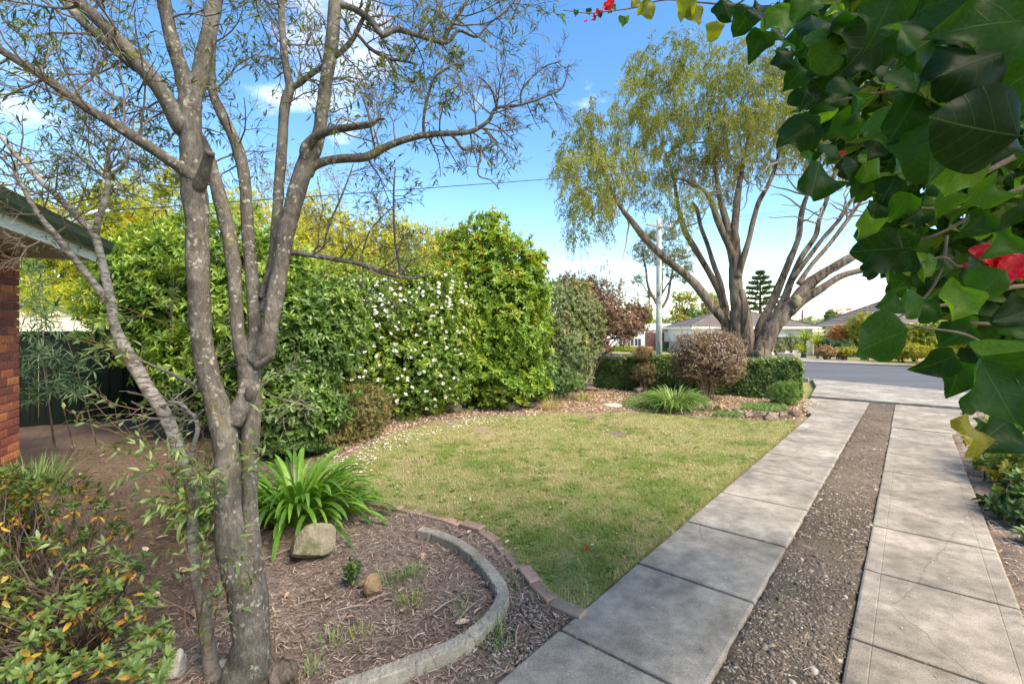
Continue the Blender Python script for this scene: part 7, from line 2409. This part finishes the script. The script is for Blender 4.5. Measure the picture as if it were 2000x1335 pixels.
def vine_leaf_mesh(seed, lm_=None):
    r = np.random.default_rng(seed)
    nl, nw = 11, 4
    vs, val = [], []
    a1, a2, cup, drp = r.uniform(.08, .26), r.uniform(0, 6.28), r.uniform(-.1, .5), r.uniform(-.15, .6)
    wf, wa = r.uniform(7, 13), r.uniform(.03, .12)
    notch = r.uniform(.0, .1)
    for i in range(nl + 1):
        t = i / nl
        w = .47 * (max(0, math.sin(math.pi * min(1, t ** .66))) ** .72) * (1.08 - .3 * t * t) * (1 if t < .9 else (1 - t) * 7 + .3)
        for j in range(-nw, nw + 1):
            s = j / nw
            ww = w * (1 + wa * math.sin(t * wf + a2 + (1.3 if j > 0 else 0)) * abs(s))
            x = t - notch * abs(s) * (1 - t) * 1.2 * (t < .4)
            z = cup * (s * s) * w * 1.5 - drp * t * t + a1 * math.sin(t * 9 + a2) * s * s
            vs.append((x, s * ww, z)); val.append(1.0 if j == 0 else .2)
    k = 2 * nw + 1
    fs = [(i * k + j, (i + 1) * k + j, (i + 1) * k + j + 1, i * k + j + 1) for i in range(nl) for j in range(k - 1)]
    b = MB()
    b.add(vs, fs, np.array(val))
    # short stalk
    b.tube([(0, 0, 0), (-.12, .0, -.02), (-.22, .01, -.06)], [.012, .01, .012], 5, 1.0, cap=False)
    return b.mesh('leaf', lm_ or M['vine_leaf'], smooth=True)


VL = [vine_leaf_mesh(700 + k) for k in range(14)]
vroot = empty('bougainvillea', np.array([2.35, .9, 0]), 'overhanging bougainvillea vine with big dark green leaves at the right edge', 'vine')
vr = np.random.default_rng(710)


def put_leaf(u, v, Lpx, ang, Y, tilt=None, yaw=None, wide=1.0):
    """leaf whose middle is seen at (u, v), tip pointing along ang degrees (0 right, 90 down) in the picture"""
    c = P(u, v, Y); L = Lpx / F * Y
    a = math.radians(ang)
    d = np.array([math.cos(a), 0, -math.sin(a)])
    d = unit(d + np.array([0, vr.normal(0, .22) if yaw is None else yaw, 0]))
    n = unit(np.array([vr.normal(0, .28), -1.0, vr.normal(.15, .35)]) if tilt is None else np.array(tilt, float))
    if vr.random() < .35:
        n = -n
    s = unit(np.cross(n, d)); n = np.cross(d, s)
    base = c - d * L * .5
    o = bpy.data.objects.new('leaf', VL[vr.integers(0, len(VL))])
    COL.objects.link(o)
    mw = Matrix(((d[0] * L, s[0] * L * wide, n[0] * L, base[0]), (d[1] * L, s[1] * L * wide, n[1] * L, base[1]), (d[2] * L, s[2] * L * wide, n[2] * L, base[2]), (0, 0, 0, 1)))
    o.parent = vroot
    o.matrix_parent_inverse = vroot.matrix_basis.inverted()
    o.matrix_basis = mw
    return o


hero = [(1775, 105, 175, 148, .60), (1735, 240, 120, 150, .66), (1590, 352, 120, 118, .75), (1553, 262, 95, 150, .85), (1660, 195, 120, 140, .75), (1630, 90, 115, 105, .8), (1690, 95, 130, 125, .75), (1765, 235, 110, 110, .6), (1800, 215, 105, 165, .62),
        (1885, 250, 190, 200, .52), (1905, 120, 190, 160, .55), (1940, 40, 190, 180, .55), (1840, 45, 170, 150, .6), (1820, 300, 130, 95, .58), (1870, 330, 120, 110, .6),
        (1705, 488, 95, 180, .7), (1745, 500, 90, 160, .72), (1865, 595, 95, 122, .6), (1712, 668, 120, 156, .62), (1950, 770, 175, 70, .48), (1990, 730, 150, 100, .5), (1830, 712, 75, 150, .65), (1868, 742, 75, 105, .66), (1725, 586, 70, 155, .7), (1895, 840, 90, 210, .6), (1930, 850, 110, 150, .62), (1905, 790, 80, 150, .65),
        (1775, 600, 70, 150, .75), (1750, 560, 60, 130, .8), (1870, 655, 60, 150, .7), (1690, 460, 60, 160, .9), (1650, 330, 70, 165, .9),
        (1265, 20, 44, 70, 1.15), (1340, 18, 52, 115, 1.1), (1360, 30, 48, 80, 1.1), (1218, 45, 24, 100, 1.3), (1190, 22, 12, 120, 1.3), (1172, 28, 14, 80, 1.3), (1150, 22, 14, 90, 1.3), (1125, 25, 12, 100, 1.3), (1098, 33, 12, 120, 1.3), (1200, 15, 14, 60, 1.3), (1240, 8, 24, 140, 1.2),
        (1450, 45, 62, 120, 1.0), (1478, 92, 62, 115, 1.0), (1530, 40, 80, 90, .95), (1525, 75, 60, 95, 1.0), (1420, 20, 55, 60, 1.05), (1395, 60, 40, 100, 1.05), (1490, 20, 60, 140, 1.0), (1565, 20, 70, 120, .9), (1585, 70, 75, 110, .9), (1555, 150, 60, 130, .95), (1570, 195, 55, 110, .95), (1600, 205, 55, 140, .95), (1605, 150, 65, 120, .9), (1580, 240, 50, 150, .95), (1630, 195, 50, 150, .9),
        (1640, 250, 70, 150, .85), (1615, 300, 60, 140, .9), (1700, 330, 70, 120, .9), (1735, 370, 60, 120, .95), (1760, 330, 60, 150, .95), (1760, 405, 60, 115, .9), (1705, 420, 60, 110, .95), (1790, 420, 55, 150, .9), (1850, 395, 60, 110, .8), (1700, 530, 40, 150, .9), (1815, 520, 50, 140, .9), (1900, 440, 70, 130, .8), (1950, 480, 75, 140, .75), (1985, 420, 80, 110, .7), (1925, 380, 70, 150, .75), (1760, 470, 55, 160, .9), (1650, 60, 90, 130, .8), (1730, 30, 120, 110, .7), (1790, 160, 110, 100, .75), (1960, 170, 160, 150, .6), (1980, 300, 130, 120, .6), (1930, 560, 80, 130, .75), (1970, 620, 90, 160, .7), (1900, 530, 60, 150, .8)]
VO = [vine_leaf_mesh(740 + k, M['vine_leaf_old']) for k in range(3)]
for h_ in hero:
    o = put_leaf(h_[0], h_[1], h_[2] * .88, h_[3], h_[4])
    if 1230 < h_[0] < 1400 or h_[:2] in ((1800, 215), (1895, 840)):
        o.data = VO[int(h_[0]) % 3]
region = [(1420, -40), (1500, 60), (1560, 170), (1570, 300), (1650, 330), (1690, 400), (1700, 480), (1725, 540), (1790, 600), (1840, 690), (1880, 760), (1905, 850), (2080, 860), (2080, -40)]
n_ = 0
while n_ < 195:
    u = vr.uniform(1420, 2080); v = vr.uniform(-40, 860)
    if not inpoly(np.array([u]), np.array([v]), region)[0]:
        continue
    Y = vr.uniform(.75, 1.7)
    if u > 1860 and 560 < v < 860 and vr.random() < .5:
        continue
    put_leaf(u, v, vr.uniform(.036, .060) / Y * F, vr.normal(135, 45), Y)
    n_ += 1
# deeper leaves, plus unseen ones overhead and right added to shade the vine
N = 12000
pos = []
while len(pos) < N:
    m = vr.random()
    if m < .8:
        u = vr.uniform(1480, 2250); v = vr.uniform(-150, 760)
        if u < 2080 and not inpoly(np.array([u]), np.array([max(v, -30)]), [(1540, -40), (1600, 170), (1640, 300), (1720, 400), (1740, 500), (1800, 560), (1880, 640), (1930, 760), (2080, 780), (2080, -40)])[0]:
            continue
        Y = vr.uniform(1.3, 2.6)
        p = P(u, v, Y)
    else:
        p = np.array([vr.uniform(.8, 2.3), vr.uniform(-.9, .85), vr.uniform(2.0, 3.7)])
        if p[1] > .3 and (p[0] / p[1]) < .62:
            continue
        if p[1] > 0 and 1000 + F * p[0] / max(p[1], .05) < 1600 and p[2] < 2.6:
            continue
        if np.linalg.norm(p - np.array([0, 0, 1.6])) < .65:
            continue
    if p[2] < .9:
        continue
    pos.append(p)
pos = np.array(pos)
mb = MB()
dd = unit(np.array([-.6, -.2, -.5]) + vr.normal(0, .5, (N, 3)))
mb.leaves(pos, dd, np.array([-.3, -.6, .6]) + vr.normal(0, .6, (N, 3)), vr.uniform(.05, .085, N), vr.uniform(.04, .065, N), 'oval')
mb.build('foliage', LM['vine'], vroot, kind='stuff')
# stems
def vstem(pts, seed):
    mb = MB(); limb(mb, pts, 8, .12, seed); mb.build('stem', M['vine_stem'], vroot, smooth=True)
vstem([(2120, 330, 14, .85), (2000, 365, 12, .85), (1925, 400, 11, .87), (1875, 435, 9, .9), (1825, 460, 8, .92), (1782, 475, 6, .95), (1745, 500, 4, .97)], 1)
vstem([(2100, 490, 12, .9), (1975, 505, 10, .9), (1920, 512, 9, .9), (1870, 520, 8, .9), (1842, 502, 7, .9), (1790, 515, 6, .9), (1725, 521, 4, .9)], 2)
vstem([(2100, 250, 22, 1.0), (1995, 300, 18, 1.0), (1905, 347, 15, 1.0), (1850, 380, 10, 1.0), (1820, 400, 8, 1.0)], 3)
vstem([(1905, 400, 7, .95), (1857, 407, 7, .95), (1800, 406, 6, .95), (1752, 404, 5, .95)], 4)
vstem([(2150, 730, 12, .68), (2000, 697, 8, .66), (1931, 674, 7, .65), (1880, 651, 6, .64), (1803, 639, 5, .63), (1727, 624, 3, .62)], 5)
vstem([(2120, 640, 14, .9), (2000, 636, 10, .9), (1895, 630, 9, .9)], 6)
vstem([(1900, -60, 9, .9), (1787, 0, 7, .9), (1750, 17, 7, .9), (1675, 42, 6, .9), (1605, 57, 6, .9), (1557, 82, 4, .9)], 7)
vstem([(2000, 160, 9, .8), (1850, 168, 7, .8), (1775, 172, 6, .8), (1660, 192, 6, .82), (1620, 200, 5, .83)], 8)
vstem([(1850, 160, 6, .85), (1782, 205, 6, .85), (1735, 227, 5, .85), (1655, 270, 3, .85)], 9)
vstem([(1900, 255, 8, .95), (1825, 262, 8, .95), (1750, 272, 7, .95), (1685, 285, 6, .95)], 10)
vstem([(1480, -30, 6, 1.1), (1440, 8, 4, 1.15), (1380, 6, 4, 1.2), (1300, 0, 3, 1.25), (1240, 15, 3, 1.3), (1190, 22, 2.5, 1.3), (1150, 26, 2, 1.3), (1100, 20, 1.5, 1.3)], 11)
vstem([(1850, 460, 7, .95), (1840, 520, 7, .95), (1815, 570, 6, .95), (1770, 610, 5, .95), (1720, 640, 3, .95)], 12)
vstem([(2100, 560, 16, 1.3), (1980, 560, 13, 1.3), (1880, 590, 10, 1.3), (1800, 600, 8, 1.3)], 13)
vstem([(1960, 60, 14, 1.3), (1930, 130, 14, 1.3), (1890, 220, 12, 1.3), (1820, 320, 9, 1.3)], 14)
# main trunk standing in the border off to the right
mb = MB()
for k in range(4):
    b0 = np.array([2.35, .9, 0]) + vr.normal(0, .06, 3) * np.array([1, 1, 0])
    t = [P(2120, 330, .95), P(2100, 490, .95), P(2100, 250, 1.1), P(2000, -200, 1.2)][k]
    pts = smoothpath([b0, b0 + np.array([-.05, .02, .9]), b0 * .45 + t * .55 + np.array([.25, 0, .3]), t], 6)
    mb.tube(pts, np.linspace(.035, .01, len(pts)), 8, wob=.1, seed=k)
mb.build('trunk', M['vine_stem'], vroot, smooth=True)
# red bracts
BR = [vine_leaf_mesh(760 + k, LM['bract']) for k in range(4)]
def bract(u, v, Y, n, L, seed, lab=None):
    if L > .022:
        for k in range(n):
            o = put_leaf(u + vr.normal(0, 9), v + vr.normal(0, 9), L * 1.5 / Y * F, vr.uniform(0, 360), Y + vr.normal(0, .006), wide=1.1)
            o.data = BR[k % 4]; o.name = 'bract'
        return
    b = MB()
    rosettes(b, P(u, v, Y)[None], np.array([[-.3, -.8, -.3]]), n, (L * .8, L * 1.2), (.7, .9), 'petal', (25, 85), 0, .2, None, seed, 0, L * .2, 0)
    b.build('bract', LM['bract'], vroot, smooth=True)
for i, (u, v, Y, n, L) in enumerate([(1945, 515, .85, 7, .035), (1958, 530, .86, 6, .03), (1930, 535, .84, 4, .025), (1925, 548, .84, 3, .02), (1185, 15, 1.28, 6, .016), (1168, 28, 1.28, 4, .014), (1160, 36, 1.28, 4, .012), (1146, 42, 1.28, 3, .01), (1190, 8, 1.28, 5, .014), (1638, 300, 1.0, 4, .012)]):
    bract(u, v, Y, n, L, 800 + i)
for i, (u, v, lab) in enumerate([(1146, 1082, 'single red fallen flower lying on the lawn'), (1922, 988, 'single red fallen flower lying on the bark mulch beside the driveway')]):
    b = MB()
    rosettes(b, G(u, v)[None] + np.array([[0, 0, .03]]), np.array([[0, 0, 1.0]]), 6, (.015, .026), (.8, 1), 'petal', (20, 85), .2, .2, None, 820 + i, 0, .01, 0)
    o = b.build('fallen_flower', LM['bract'])
    tag(o, lab, 'flower', 'fallen red flowers')
